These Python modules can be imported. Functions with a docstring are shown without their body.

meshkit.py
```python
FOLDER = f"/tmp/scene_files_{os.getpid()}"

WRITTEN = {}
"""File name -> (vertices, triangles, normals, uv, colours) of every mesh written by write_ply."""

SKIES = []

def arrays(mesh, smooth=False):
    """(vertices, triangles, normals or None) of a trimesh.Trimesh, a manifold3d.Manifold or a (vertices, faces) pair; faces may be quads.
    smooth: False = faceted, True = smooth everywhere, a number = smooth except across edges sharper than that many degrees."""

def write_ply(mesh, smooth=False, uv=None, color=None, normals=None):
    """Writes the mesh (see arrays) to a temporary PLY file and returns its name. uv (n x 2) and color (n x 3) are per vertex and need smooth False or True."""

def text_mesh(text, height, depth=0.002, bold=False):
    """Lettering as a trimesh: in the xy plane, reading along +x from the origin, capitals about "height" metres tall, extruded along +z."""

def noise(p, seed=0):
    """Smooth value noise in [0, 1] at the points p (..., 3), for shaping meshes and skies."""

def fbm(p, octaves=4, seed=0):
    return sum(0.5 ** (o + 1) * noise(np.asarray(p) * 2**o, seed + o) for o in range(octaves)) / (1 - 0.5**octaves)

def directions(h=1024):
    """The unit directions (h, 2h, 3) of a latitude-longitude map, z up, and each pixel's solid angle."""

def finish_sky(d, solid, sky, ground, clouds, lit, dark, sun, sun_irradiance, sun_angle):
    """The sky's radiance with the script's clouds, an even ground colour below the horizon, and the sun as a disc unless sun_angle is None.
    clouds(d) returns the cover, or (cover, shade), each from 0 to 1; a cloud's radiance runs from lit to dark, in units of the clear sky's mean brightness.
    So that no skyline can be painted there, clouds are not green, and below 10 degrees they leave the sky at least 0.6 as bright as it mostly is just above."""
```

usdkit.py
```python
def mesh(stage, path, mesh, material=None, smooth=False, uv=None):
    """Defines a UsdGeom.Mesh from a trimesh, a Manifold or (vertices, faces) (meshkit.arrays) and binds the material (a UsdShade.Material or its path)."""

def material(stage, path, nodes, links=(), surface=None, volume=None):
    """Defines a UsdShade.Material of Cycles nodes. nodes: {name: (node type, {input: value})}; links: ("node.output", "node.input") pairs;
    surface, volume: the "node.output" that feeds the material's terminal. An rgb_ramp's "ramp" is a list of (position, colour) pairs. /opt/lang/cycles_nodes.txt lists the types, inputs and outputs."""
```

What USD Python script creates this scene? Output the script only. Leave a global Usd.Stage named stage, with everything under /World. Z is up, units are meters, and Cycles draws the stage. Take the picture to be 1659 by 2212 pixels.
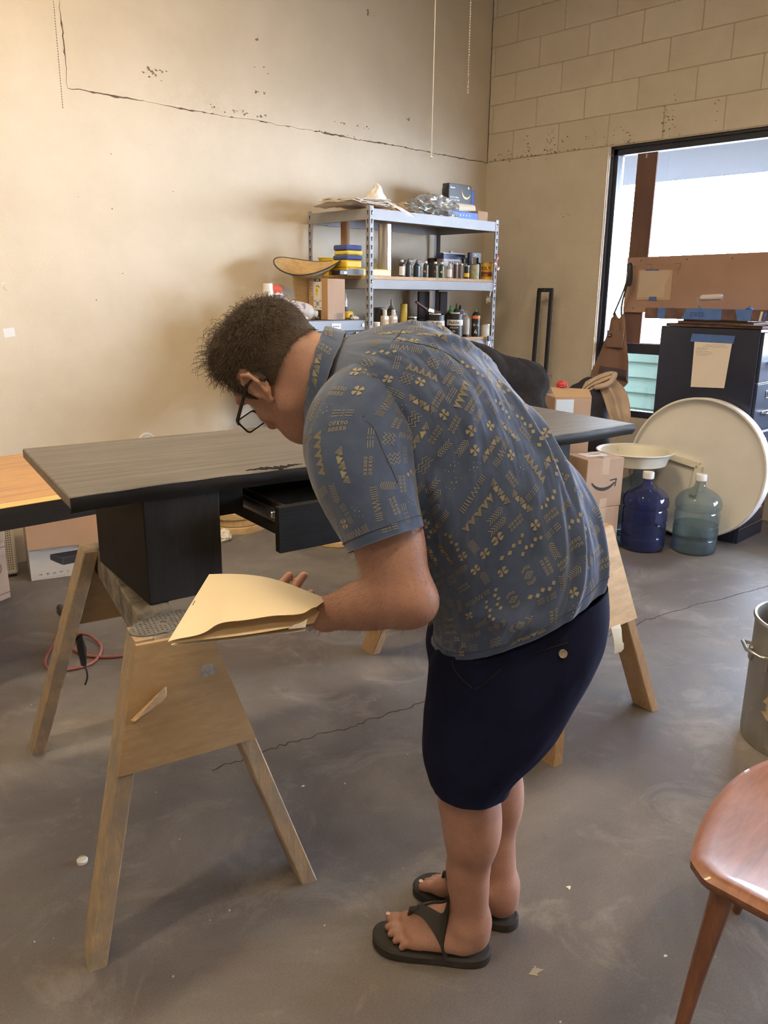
import math, random
import numpy as np, trimesh, manifold3d, usdkit, meshkit
from shapely import affinity
from shapely.geometry import Polygon, Point, LineString, box as sbox
from shapely.ops import unary_union
from pxr import Usd, UsdGeom, UsdLux, UsdShade, Gf, Sdf, Vt

rng = np.random.default_rng(7)
stage = Usd.Stage.CreateInMemory()
UsdGeom.SetStageUpAxis(stage, UsdGeom.Tokens.z)
UsdGeom.SetStageMetersPerUnit(stage, 1.0)
world = UsdGeom.Xform.Define(stage, '/World')
stage.SetDefaultPrim(world.GetPrim())
UsdGeom.Scope.Define(stage, '/World/Looks')

# ------------------------------------------------------------------ camera
IW, IH, FPX = 1659, 2212, 1725.0
PITCH, ROLL, AZ, EYE = math.radians(15.2), math.radians(0.55), math.radians(45.2), 1.50
CF = np.array([math.cos(AZ) * math.cos(PITCH), math.sin(AZ) * math.cos(PITCH), -math.sin(PITCH)])
_r0 = np.array([math.sin(AZ), -math.cos(AZ), 0.0])
_u0 = np.cross(_r0, CF)
CR = _r0 * math.cos(ROLL) + _u0 * math.sin(ROLL)
CU = np.cross(CR, CF)
CAM = np.array([0, 0, EYE])
cam = UsdGeom.Camera.Define(stage, '/World/camera')
m = np.eye(4); m[0, :3], m[1, :3], m[2, :3], m[3, :3] = CR, CU, -CF, CAM
cam.AddTransformOp().Set(Gf.Matrix4d(m.tolist()))
cam.CreateHorizontalApertureAttr(36.0)
cam.CreateVerticalApertureAttr(36.0 * IH / IW)
cam.CreateFocalLengthAttr(36.0 * FPX / IW)
cam.CreateClippingRangeAttr(Gf.Vec2f(0.05, 200.0))
cam.CreateExposureAttr(-0.14)

YA, XC, ZC = 4.55, 5.70, 4.25        # back wall, right wall, ceiling
# ------------------------------------------------------------------ sky and lamps
dome = UsdLux.DomeLight.Define(stage, '/World/sky')
dome.CreateIntensityAttr(15.5)
dome.CreateColorAttr(Gf.Vec3f(0.80, 0.90, 1.12))

def lamp_light(path, pos, w, l, yaw, inten, col):
    r = UsdLux.RectLight.Define(stage, path)
    r.CreateWidthAttr(w); r.CreateHeightAttr(l)
    r.CreateIntensityAttr(inten); r.CreateColorAttr(Gf.Vec3f(*col))
    r.AddTranslateOp().Set(Gf.Vec3d(*pos)); r.AddRotateZOp().Set(yaw)
LAMPS = [((0.85, 3.195, 3.85), 0.0, 22.0), ((2.1, 2.16, 3.85), 0.0, 66.0), ((-0.9, 1.5, 3.85), 0.0, 52.0), ((1.6, -0.6, 3.85), 0.0, 66.0), ((-1.2, -1.6, 3.85), 0.0, 40.0)]  # last three are unseen lamps added to soften shadows and even the walls
WARM = (1.0, 0.775, 0.48)

# ------------------------------------------------------------------ materials
def mat(name, nodes, links=(), surface='p.BSDF'):
    return usdkit.material(stage, '/World/Looks/' + name, nodes, links, surface=surface)

def M(name, c, rough=0.6, c2=None, scale=6.0, lo=0.35, hi=0.65, bump=0.0, bscale=80.0, metal=0.0, spec=0.5, stretch=(1, 1, 1), detail=5, coat=0.0, sheen=0.0, bdist=0.002, space='object', rvar=0.0):
    n = {'p': ('principled_bsdf', {'base_color': c, 'roughness': rough, 'metallic': metal, 'specular_ior_level': spec, 'coat_weight': coat, 'sheen_weight': sheen})}
    L = []
    if c2 is not None or bump or rvar:
        n['t'] = ('texture_coordinate', {}) if space == 'object' else ('geometry', {})
        src = 't.object' if space == 'object' else 't.position'
        n['m'] = ('mapping', {'scale': stretch}); L.append((src, 'm.vector'))
    if c2 is not None:
        n['n'] = ('noise_texture', {'scale': scale, 'detail': detail, 'roughness': 0.6})
        n['r'] = ('rgb_ramp', {'ramp': [(lo, c), (hi, c2)]})
        L += [('m.vector', 'n.vector'), ('n.fac', 'r.fac'), ('r.color', 'p.base_color')]
    if rvar:
        n['rn'] = ('noise_texture', {'scale': scale * 1.7, 'detail': 4})
        n['rr'] = ('map_range', {'from_min': 0.3, 'from_max': 0.7, 'to_min': max(rough - rvar, 0.02), 'to_max': rough + rvar})
        L += [('m.vector', 'rn.vector'), ('rn.fac', 'rr.value'), ('rr.result', 'p.roughness')]
    if bump:
        n['bn'] = ('noise_texture', {'scale': bscale, 'detail': 4, 'roughness': 0.6})
        n['b'] = ('bump', {'strength': bump, 'distance': bdist})
        L += [('m.vector', 'bn.vector'), ('bn.fac', 'b.height'), ('b.normal', 'p.normal')]
    return mat(name, n, L)

def wood(name, c1, c2, c3=None, axis=0, scale=14.0, stretch=14.0, rough=0.55, bump=0.15, yaw=0.0, coat=0.0, spec=0.5, dirt=None):
    s = [stretch] * 3; s[axis] = 1.0
    stops = [(0.25, c1), (0.5, c2), (0.75, c3 or c1)]
    n = {'t': ('texture_coordinate', {}), 'm': ('mapping', {'scale': s, 'rotation': (0, 0, -yaw)}),
         'n': ('noise_texture', {'scale': scale * 0.12, 'detail': 7, 'roughness': 0.65, 'distortion': 0.6}),
         'f': ('noise_texture', {'scale': scale, 'detail': 3, 'roughness': 0.7}),
         'r': ('rgb_ramp', {'ramp': stops}),
         'fr': ('rgb_ramp', {'ramp': [(0.3, (0.72, 0.72, 0.72)), (0.65, (1.05, 1.05, 1.05))]}),
         'x': ('mix', {'mix_type': 'multiply', 'fac': 0.8}),
         'b': ('bump', {'strength': bump, 'distance': 0.002}),
         'p': ('principled_bsdf', {'roughness': rough, 'coat_weight': coat, 'specular_ior_level': spec})}
    L = [('t.object', 'm.vector'), ('m.vector', 'n.vector'), ('m.vector', 'f.vector'), ('n.fac', 'r.fac'), ('f.fac', 'fr.fac'), ('r.color', 'x.color1'), ('fr.color', 'x.color2'), ('f.fac', 'b.height'), ('b.normal', 'p.normal')]
    out = 'x.color'
    if dirt:
        n['dn'] = ('noise_texture', {'scale': 9.0, 'detail': 6, 'roughness': 0.7})
        n['dr'] = ('rgb_ramp', {'ramp': [(0.45, (0, 0, 0)), (0.62, (1, 1, 1))]})
        n['dx'] = ('mix', {'color2': dirt})
        L += [('t.object', 'dn.vector'), ('dn.fac', 'dr.fac'), ('dr.color', 'dx.fac'), (out, 'dx.color1')]
        out = 'dx.color'
    L.append((out, 'p.base_color'))
    return mat(name, n, L)

# ------------------------------------------------------------------ things and parts
_names = {}
def _path(parent, name):
    base = parent.GetPath().pathString if parent is not None else '/World'
    k = (base, name); i = _names.get(k, 0); _names[k] = i + 1
    return base + '/' + (name if i == 0 else f'{name}_{i:03d}')

def tag(p, label=None, cat=None, group=None, kind=None):
    for k, v in (('label', label), ('category', cat), ('group', group), ('kind', kind)):
        if v: p.SetCustomDataByKey(k, v)
    return p

_base = {}
def thing(name, label, cat, loc=(0, 0, 0), yaw=0.0, group=None, kind=None):
    """An Xform at the thing's base; yaw in degrees. Parts follow with part()."""
    x = UsdGeom.Xform.Define(stage, _path(None, name))
    x.AddTranslateOp().Set(Gf.Vec3d(*map(float, loc)))
    if yaw: x.AddRotateZOp().Set(float(yaw))
    c, s = math.cos(math.radians(yaw)), math.sin(math.radians(yaw))
    T = np.array([[c, -s, 0, loc[0]], [s, c, 0, loc[1]], [0, 0, 1, loc[2]], [0, 0, 0, 1.0]])
    _base[x.GetPath().pathString] = np.linalg.inv(T)
    return tag(x.GetPrim(), label, cat, group, kind)

def J(*ms):
    out = []
    for a in ms:
        if isinstance(a, (list, tuple)) and not (len(a) == 2 and isinstance(a[0], np.ndarray)):
            a = J(*a)
        if isinstance(a, manifold3d.Manifold):
            a = trimesh.Trimesh(*meshkit.arrays(a)[:2], process=False)
        if isinstance(a, (tuple, list)):
            a = trimesh.Trimesh(np.asarray(a[0], float), np.asarray(a[1], int), process=False)
        out.append(a)
    return out[0] if len(out) == 1 else trimesh.util.concatenate(out)

def part(name, mesh, material, parent=None, smooth=30, label=None, wspace=False, uv=None, kind=None, cat=None, group=None):
    """One Mesh prim. wspace: the mesh is given in world coordinates and is taken into its thing's own frame."""
    mesh = J(mesh)
    if wspace and parent is not None:
        p, T = parent.GetPath().pathString, None
        while p not in _base: p = p.rsplit('/', 1)[0]
        T = _base[p]
        if not np.allclose(T, np.eye(4)):
            mesh = mesh.copy(); mesh.apply_transform(T)
    if uv is None: mesh = mesh.copy(); mesh.remove_unreferenced_vertices()
    pr = usdkit.mesh(stage, _path(parent, name), mesh, material, smooth=smooth, uv=uv).GetPrim()
    return tag(pr, label, cat, group, kind)

def copy_of(root, loc, yaw=0.0, label=None, group=None, scale=None):
    x = UsdGeom.Xform.Define(stage, _path(None, root.GetName()))
    x.GetPrim().GetReferences().AddInternalReference(root.GetPath())
    x.ClearXformOpOrder()
    x.AddTranslateOp(opSuffix='c').Set(Gf.Vec3d(*map(float, loc)))
    x.AddRotateZOp(opSuffix='c').Set(float(yaw))
    if scale is not None: x.AddScaleOp(opSuffix='c').Set(Gf.Vec3f(*map(float, scale)))
    x.GetPrim().SetInstanceable(True)
    tag(x.GetPrim(), label, None, group)
    return x.GetPrim()

# ------------------------------------------------------------------ shapes
def RZ(a): c, s = math.cos(a), math.sin(a); return np.array([[c, -s, 0], [s, c, 0], [0, 0, 1.0]])
def RX(a): c, s = math.cos(a), math.sin(a); return np.array([[1.0, 0, 0], [0, c, -s], [0, s, c]])
def RY(a): c, s = math.cos(a), math.sin(a); return np.array([[c, 0, s], [0, 1.0, 0], [-s, 0, c]])
def tr(mesh, t=(0, 0, 0), R=None):
    mesh = J(mesh).copy()
    v = mesh.vertices
    if R is not None: v = v @ np.asarray(R).T
    mesh.vertices = v + np.asarray(t, float)
    return mesh
def hull(pts):
    return trimesh.convex.convex_hull(np.asarray(pts, float))
def rb(size, c=(0, 0, 0), r=0.003, R=None):
    """A chamfered box centred at c."""
    h = np.asarray(size, float) / 2; r = min(r, h.min() * 0.9)
    P = []
    for sx in (-1, 1):
        for sy in (-1, 1):
            for sz in (-1, 1):
                for k in range(3):
                    q = h - r; q = q.copy(); q[k] = h[k]
                    P.append(q * (sx, sy, sz))
    return tr(hull(P), c, R)
def bx(lo, hi, r=0.003):
    lo, hi = np.asarray(lo, float), np.asarray(hi, float)
    return rb(hi - lo, (lo + hi) / 2, r)
def obox(p0, p1, w, t, up=(0, 0, 1), r=0.003):
    """A bar from p0 to p1, w wide (across up) and t thick (along up)."""
    p0, p1 = np.asarray(p0, float), np.asarray(p1, float)
    a = p1 - p0; L = np.linalg.norm(a); a /= L
    s = np.cross(up, a); s /= np.linalg.norm(s); u = np.cross(a, s)
    return rb((L, w, t), (p0 + p1) / 2, r, np.stack([a, s, u], 1))
def cyl(p0, p1, r0, r1=None, n=24):
    p0, p1 = np.asarray(p0, float), np.asarray(p1, float)
    r1 = r0 if r1 is None else r1
    a = p1 - p0; a = a / np.linalg.norm(a)
    s = np.cross(a, (0.3, 0.9, 0.2)); s /= np.linalg.norm(s); u = np.cross(a, s)
    t = np.linspace(0, 2 * np.pi, n, endpoint=False)
    d = np.outer(np.cos(t), s) + np.outer(np.sin(t), u)
    return hull(np.vstack([p0 + d * r0, p1 + d * r1]))
def lathe(prof, n=40, c=(0, 0, 0), R=None):
    """Revolves (r, z) points about z."""
    return tr(trimesh.creation.revolve(np.asarray(prof, float), sections=n), c, R)
def tube(pts, r, n=10, closed=False):
    """A round tube along a polyline; r a number or one per point."""
    P = np.asarray(pts, float); N = len(P); rr = np.broadcast_to(np.asarray(r, float), (N,))
    T = np.gradient(P, axis=0) if not closed else np.roll(P, -1, 0) - np.roll(P, 1, 0)
    T /= np.linalg.norm(T, axis=1, keepdims=True) + 1e-12
    s = np.cross(T[0], (0.31, 0.2, 0.93)); s /= np.linalg.norm(s)
    t = np.linspace(0, 2 * np.pi, n, endpoint=False); V = []
    for i in range(N):
        s = s - T[i] * (s @ T[i]); s /= np.linalg.norm(s); u = np.cross(T[i], s)
        V.append(P[i] + rr[i] * (np.outer(np.cos(t), s) + np.outer(np.sin(t), u)))
    V = np.vstack(V); F = []
    for i in range(N if closed else N - 1):
        j = (i + 1) % N
        for k in range(n):
            l = (k + 1) % n
            F += [[i * n + k, i * n + l, j * n + l], [i * n + k, j * n + l, j * n + k]]
    if not closed:
        V = np.vstack([V, P[0], P[-1]]); a, b = N * n, N * n + 1
        for k in range(n):
            l = (k + 1) % n
            F += [[a, l, k], [b, (N - 1) * n + k, (N - 1) * n + l]]
    return trimesh.Trimesh(V, F, process=False)
def spline(pts, n=40):
    from scipy.interpolate import CubicSpline
    P = np.asarray(pts, float)
    t = np.r_[0, np.cumsum(np.linalg.norm(np.diff(P, axis=0), axis=1))]
    return CubicSpline(t, P)(np.linspace(0, t[-1], n))
def ex(poly, h):
    """Extrudes a shapely polygon (or list of points) from z 0 to h."""
    if not hasattr(poly, 'geom_type'): poly = Polygon(poly)
    gs = [g for g in getattr(poly, 'geoms', [poly]) if g.area > 1e-10]
    return J(*[trimesh.creation.extrude_polygon(g, h, engine='earcut') for g in gs])
def grid(P, thick=0.0, closed_u=False):
    """A sheet from a grid of points (nu, nv, 3); thick gives it a back along the normals."""
    nu, nv = P.shape[:2]; V = P.reshape(-1, 3); F = []
    I = np.arange(nu * nv).reshape(nu, nv)
    if closed_u: I = np.vstack([I, I[:1]])
    a, b, c, d = I[:-1, :-1].ravel(), I[1:, :-1].ravel(), I[1:, 1:].ravel(), I[:-1, 1:].ravel()
    F = np.vstack([np.stack([a, b, c], 1), np.stack([a, c, d], 1)])
    msh = trimesh.Trimesh(V, F, process=False)
    if thick:
        _, _, nrm = meshkit.arrays(msh, True)
        V2 = V - nrm * thick; n = len(V)
        edges = []
        if not closed_u:
            edges += list(zip(I[0, :-1], I[0, 1:])) + list(zip(I[-1, 1:], I[-1, :-1]))
        edges += list(zip(I[1:, 0], I[:-1, 0])) + list(zip(I[:-1, -1], I[1:, -1]))
        E = np.array(edges)
        side = np.vstack([np.stack([E[:, 1], E[:, 0], E[:, 0] + n], 1), np.stack([E[:, 1], E[:, 0] + n, E[:, 1] + n], 1)])
        msh = trimesh.Trimesh(np.vstack([V, V2]), np.vstack([F, F[:, ::-1] + n, side]), process=False)
    return msh
def letters(s, h, o, ux, uy, depth=0.001, bold=False):
    """Flat lettering of height h with its corner at o, reading along ux, upright along uy."""
    ux, uy = np.asarray(ux, float), np.asarray(uy, float)
    ux = ux / np.linalg.norm(ux); uy = uy - ux * (uy @ ux); uy /= np.linalg.norm(uy)
    return tr(meshkit.text_mesh(s, h, depth, bold), o, np.stack([ux, uy, np.cross(ux, uy)], 1))
def onto(mesh, o, ux, uy):
    """Places a mesh made in the xy plane at o, x along ux, y along uy."""
    ux, uy = np.asarray(ux, float), np.asarray(uy, float)
    ux = ux / np.linalg.norm(ux); uy = uy - ux * (uy @ ux); uy /= np.linalg.norm(uy)
    return tr(mesh, o, np.stack([ux, uy, np.cross(ux, uy)], 1))

def sdf_mesh(f, lo, hi, res, coarse=6):
    """Surface nets of a signed distance field, evaluated only near its surface."""
    lo, hi = np.asarray(lo, float), np.asarray(hi, float)
    B = coarse; nb = np.ceil((hi - lo) / (res * B)).astype(int) + 1
    g = np.stack(np.meshgrid(*[np.arange(k) for k in nb], indexing='ij'), -1).reshape(-1, 3)
    d = f(lo + (g + 0.5) * res * B)
    g = g[np.abs(d) < res * B * 1.15 + 0.004]
    n = nb * B + 2
    D = np.full(n, 1.0, np.float32)
    o = np.stack(np.meshgrid(*[np.arange(B + 1)] * 3, indexing='ij'), -1).reshape(-1, 3)
    idx = np.unique(((g[:, None] * B + o[None]).reshape(-1, 3) @ np.array([n[1] * n[2], n[2], 1])))
    ijk = np.stack(np.unravel_index(idx, n), 1)
    known = np.zeros(n, bool)
    ijk = ijk[np.argsort(((ijk[:, 0] // 10) * 4096 + ijk[:, 1] // 10) * 4096 + ijk[:, 2] // 10, kind='stable')]
    idx = ijk @ np.array([n[1] * n[2], n[2], 1])
    val = np.concatenate([f(lo + ijk[i:i + 200000] * res) for i in range(0, len(ijk), 200000)])
    D.ravel()[idx] = val; known.ravel()[idx] = True
    # cells whose eight corners are known and change sign
    C = [D[a:n[0] - 1 + a, b:n[1] - 1 + b, c:n[2] - 1 + c] for a in (0, 1) for b in (0, 1) for c in (0, 1)]
    K = np.logical_and.reduce([known[a:n[0] - 1 + a, b:n[1] - 1 + b, c:n[2] - 1 + c] for a in (0, 1) for b in (0, 1) for c in (0, 1)])
    neg = sum((x < 0).astype(np.int8) for x in C)
    cell = np.argwhere(K & (neg > 0) & (neg < 8))
    cid = np.full(tuple(k - 1 for k in n), -1, np.int32); cid[tuple(cell.T)] = np.arange(len(cell))
    corners = np.array([(a, b, c) for a in (0, 1) for b in (0, 1) for c in (0, 1)])
    cv = np.stack([x[tuple(cell.T)] for x in C], 1)
    acc, cnt = np.zeros((len(cell), 3)), np.zeros(len(cell))
    for i in range(8):
        for j in range(i + 1, 8):
            if np.abs(corners[i] - corners[j]).sum() == 1:
                a, b = cv[:, i], cv[:, j]; s = (a < 0) != (b < 0)
                t = np.where(s, a / np.where(s, a - b, 1), 0)
                acc += np.where(s[:, None], corners[i] + t[:, None] * (corners[j] - corners[i]), 0); cnt += s
    V = lo + (cell + acc / cnt[:, None]) * res
    F = []
    for ax in range(3):
        u, v = (ax + 1) % 3, (ax + 2) % 3
        e = cell; q = e.copy(); q[:, ax] += 1
        d0, d1 = D[tuple(e.T)], D[tuple(q.T)]
        s = ((d0 < 0) != (d1 < 0)) & (e[:, u] > 0) & (e[:, v] > 0)
        e, d0 = e[s], d0[s]
        def at(du, dv):
            w = e.copy(); w[:, u] -= du; w[:, v] -= dv
            return cid[tuple(w.T)]
        Q = np.stack([at(0, 0), at(1, 0), at(1, 1), at(0, 1)], 1)
        ok = (Q >= 0).all(1); Q, d0 = Q[ok], d0[ok]
        Q = np.where((d0 < 0)[:, None], Q, Q[:, ::-1])
        F += [Q[:, [0, 1, 2]], Q[:, [0, 2, 3]]]
    return trimesh.Trimesh(V, np.vstack(F), process=False)

def smin(a, b, k):
    h = np.clip(0.5 + 0.5 * (b - a) / k, 0, 1)
    return b * (1 - h) + a * h - k * h * (1 - h)
def cone_sdf(p, a, b, ra, rb_):
    a, b = np.asarray(a, float), np.asarray(b, float)
    ab = b - a; t = np.clip(((p - a) @ ab) / (ab @ ab), 0, 1)
    return np.linalg.norm(p - a - t[:, None] * ab, axis=1) - (ra + t * (rb_ - ra))
def ell_sdf(p, c, R, r):
    q = (p - np.asarray(c)) @ np.asarray(R)          # columns of R are the axes
    r = np.asarray(r, float)
    k0 = np.linalg.norm(q / r, axis=1); k1 = np.linalg.norm(q / r ** 2, axis=1)
    return k0 * (k0 - 1) / np.maximum(k1, 1e-9)
def frame(x, up):
    x = np.asarray(x, float); x = x / np.linalg.norm(x)
    y = np.asarray(up, float) - x * (np.asarray(up, float) @ x); y /= np.linalg.norm(y)
    return np.stack([x, y, np.cross(x, y)], 1)

def slab(top, z0, z1, ch):
    """A board from its outline, with its upper and lower edges eased by ch."""
    P = np.asarray(top, float); n = len(P)
    if Polygon(P).exterior.is_ccw is False: P = P[::-1]
    ins = lambda d: _inset(P, d)
    rings = [(ins(ch[0]), z0), (P, z0 + ch[0]), (P, z1 - ch[1]), (ins(ch[1]), z1)]
    V = np.vstack([np.c_[q, np.full(n, z)] for q, z in rings]); F = []
    for k in range(3):
        for i in range(n):
            j = (i + 1) % n
            F += [[k * n + i, k * n + j, k * n + n + j], [k * n + i, k * n + n + j, k * n + n + i]]
    cap = trimesh.creation.triangulate_polygon(Polygon(rings[3][0]), engine='earcut')
    cap0 = trimesh.creation.triangulate_polygon(Polygon(rings[0][0]), engine='earcut')
    return J(trimesh.Trimesh(V, F, process=False), trimesh.Trimesh(np.c_[cap[0], np.full(len(cap[0]), z1)], cap[1], process=False), trimesh.Trimesh(np.c_[cap0[0], np.full(len(cap0[0]), z0)], np.asarray(cap0[1])[:, ::-1], process=False))
def _inset(P, d):
    a, b = np.roll(P, 1, 0), np.roll(P, -1, 0)
    def nrm(e): e = e / (np.linalg.norm(e, axis=1, keepdims=True) + 1e-12); return np.stack([-e[:, 1], e[:, 0]], 1)
    n1, n2 = nrm(P - a), nrm(b - P); s = n1 + n2
    return P + d * s / np.maximum((s * n1).sum(1), 0.3)[:, None]
# ================================================================== the room
m_wall = M('wall_paint', (0.60, 0.52, 0.40), 0.75, (0.66, 0.575, 0.45), 2.2, bump=0.35, bscale=95.0, bdist=0.004, spec=0.06)
m_wall2 = M('block_paint', (0.59, 0.52, 0.41), 0.75, (0.65, 0.575, 0.46), 3.0, bump=0.5, bscale=70.0, bdist=0.005, spec=0.08)
m_joint = M('joint_dirt', (0.10, 0.075, 0.05), 0.9, (0.24, 0.18, 0.12), 25.0)
m_mortar = M('mortar', (0.42, 0.36, 0.27), 0.9, (0.50, 0.43, 0.33), 30.0)
m_chip = M('chipped_paint', (0.13, 0.10, 0.07), 0.9, (0.30, 0.25, 0.19), 60.0)
m_ceil = M('ceiling_white', (0.62, 0.63, 0.66), 0.9, (0.55, 0.56, 0.60), 3.0)
m_slab = M('asphalt', (0.16, 0.16, 0.165), 0.9)

def floor_material():
    n = {'t': ('texture_coordinate', {}),
         'a': ('noise_texture', {'scale': 1.3, 'detail': 8, 'roughness': 0.62, 'distortion': 0.7}),
         'ar': ('rgb_ramp', {'ramp': [(0.30, (0.098, 0.078, 0.075)), (0.46, (0.125, 0.112, 0.107)), (0.60, (0.170, 0.154, 0.145)), (0.78, (0.25, 0.228, 0.212))]}),
         'g': ('noise_texture', {'scale': 190.0, 'detail': 3, 'roughness': 0.7}),
         'gr': ('rgb_ramp', {'ramp': [(0.25, (0.78, 0.78, 0.78)), (0.7, (1.12, 1.12, 1.12))]}),
         'gx': ('mix', {'mix_type': 'multiply', 'fac': 1.0}),
         # pale scuffs and trowel swirls
         's': ('noise_texture', {'scale': 3.2, 'detail': 9, 'roughness': 0.72, 'distortion': 1.1}),
         'sr': ('rgb_ramp', {'ramp': [(0.52, (0, 0, 0)), (0.75, (0.34, 0.34, 0.34))]}),
         'sx': ('mix', {'color2': (0.42, 0.385, 0.345)}),
         # dark stains
         'd': ('noise_texture', {'scale': 8.5, 'detail': 4, 'roughness': 0.5}),
         'dr': ('rgb_ramp', {'ramp': [(0.66, (0, 0, 0)), (0.74, (0.6, 0.6, 0.6))]}),
         'dx': ('mix', {'color2': (0.10, 0.092, 0.088)}),
         'rr': ('map_range', {'from_min': 0.35, 'from_max': 0.7, 'to_min': 0.50, 'to_max': 0.72}),
         'b': ('bump', {'strength': 0.22, 'distance': 0.002}),
         'p': ('principled_bsdf', {'specular_ior_level': 0.42})}
    L = [('t.object', f'{k}.vector') for k in 'agsd'] + [('a.fac', 'ar.fac'), ('g.fac', 'gr.fac'), ('ar.color', 'gx.color1'), ('gr.color', 'gx.color2'), ('s.fac', 'sr.fac'), ('sr.color', 'sx.fac'), ('gx.color', 'sx.color1'), ('d.fac', 'dr.fac'), ('dr.color', 'dx.fac'), ('sx.color', 'dx.color1'), ('dx.color', 'p.base_color'), ('a.fac', 'rr.value'), ('rr.result', 'p.roughness'), ('g.fac', 'b.height'), ('b.normal', 'p.normal')]
    return mat('floor_concrete', n, L)
m_floor = floor_material()

X0, Y0 = -4.5, -4.5
fl = thing('floor', None, None, kind='structure')
part('slab', bx((X0, Y0, -0.2), (XC + 0.25, YA + 0.2, 0), 0), m_floor, fl, smooth=False)

def jag(p, q, n, amp, seed):
    r = np.random.default_rng(seed)
    p, q = np.asarray(p, float), np.asarray(q, float)
    t = np.linspace(0, 1, n); d = (q - p) / np.linalg.norm(q - p); nrm = np.array([-d[1], d[0]])
    w = np.cumsum(r.normal(0, 1, n)); w = w - np.linspace(w[0], w[-1], n)
    w = w / (np.abs(w).max() + 1e-9) * amp + r.normal(0, amp * 0.13, n)
    w[0] = w[-1] = 0
    return p + np.outer(t, q - p) + np.outer(w, nrm)
# the long crack across the floor and a short branch
crack = np.vstack([jag((1.22, 2.012), (2.03, 1.85), 50, .022, 4), jag((2.03, 1.85), (3.41, 1.652), 60, .02, 5)[1:], jag((3.41, 1.652), (4.35, 1.424), 46, .014, 6)[1:], jag((4.35, 1.424), (5.69, 1.13), 40, .014, 16)[1:]])
_w = 0.0016 + 0.0022 * np.abs(np.sin(np.arange(len(crack)) * 0.7)) * rng.random(len(crack))
_n = np.gradient(crack, axis=0); _n = np.stack([-_n[:, 1], _n[:, 0]], 1) / np.linalg.norm(_n, axis=1)[:, None]
m_crack = M('crack_dark', (0.05, 0.043, 0.038), 0.95)
part('crack', ex(Polygon(np.vstack([crack + _n * _w[:, None], (crack - _n * _w[:, None])[::-1]])).buffer(0), 0.0008), m_crack, fl, smooth=False, label='thin dark jagged crack across the concrete')

# back wall: two plastered panels with an open, ragged joint between them
wb = thing('wall_back', None, None, loc=(0, YA, 0), kind='structure')
part('backing', bx((X0, 0.012, 0), (XC + 0.25, 0.2, ZC), 0), m_joint, wb, smooth=False)
vert = jag((2.10, ZC), (2.105, 2.552), 90, 0.012, 11)
hori = jag((2.105, 2.552), (XC, 2.578), 180, 0.012, 12)
jl = np.vstack([vert, hori[1:]])
gw = 0.0010 + 0.0032 * np.clip(meshkit.noise(np.c_[jl * 5.0, np.zeros(len(jl))]) * 1.8 - 0.4, 0, 1) + 0.003 * (rng.random(len(jl)) > 0.86)
nn = np.gradient(jl, axis=0); nn = np.stack([-nn[:, 1], nn[:, 0]], 1) / np.linalg.norm(nn, axis=1)[:, None]
up_edge, lo_edge = jl + nn * gw[:, None], jl - nn * gw[:, None]
upper = Polygon(np.vstack([up_edge, [(XC, ZC)]])).buffer(0)
lower = Polygon(np.vstack([lo_edge, [(XC, 0), (X0, 0), (X0, ZC)]])).buffer(0)
def wall_sheet(poly, y0, y1):
    return tr(ex(poly, y1 - y0), (0, y1, 0), RX(math.pi / 2))
part('panel', wall_sheet(lower, 0.0, 0.012), m_wall, wb, smooth=False)
part('panel', wall_sheet(upper, 0.003, 0.0125), m_wall, wb, smooth=False)
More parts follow.
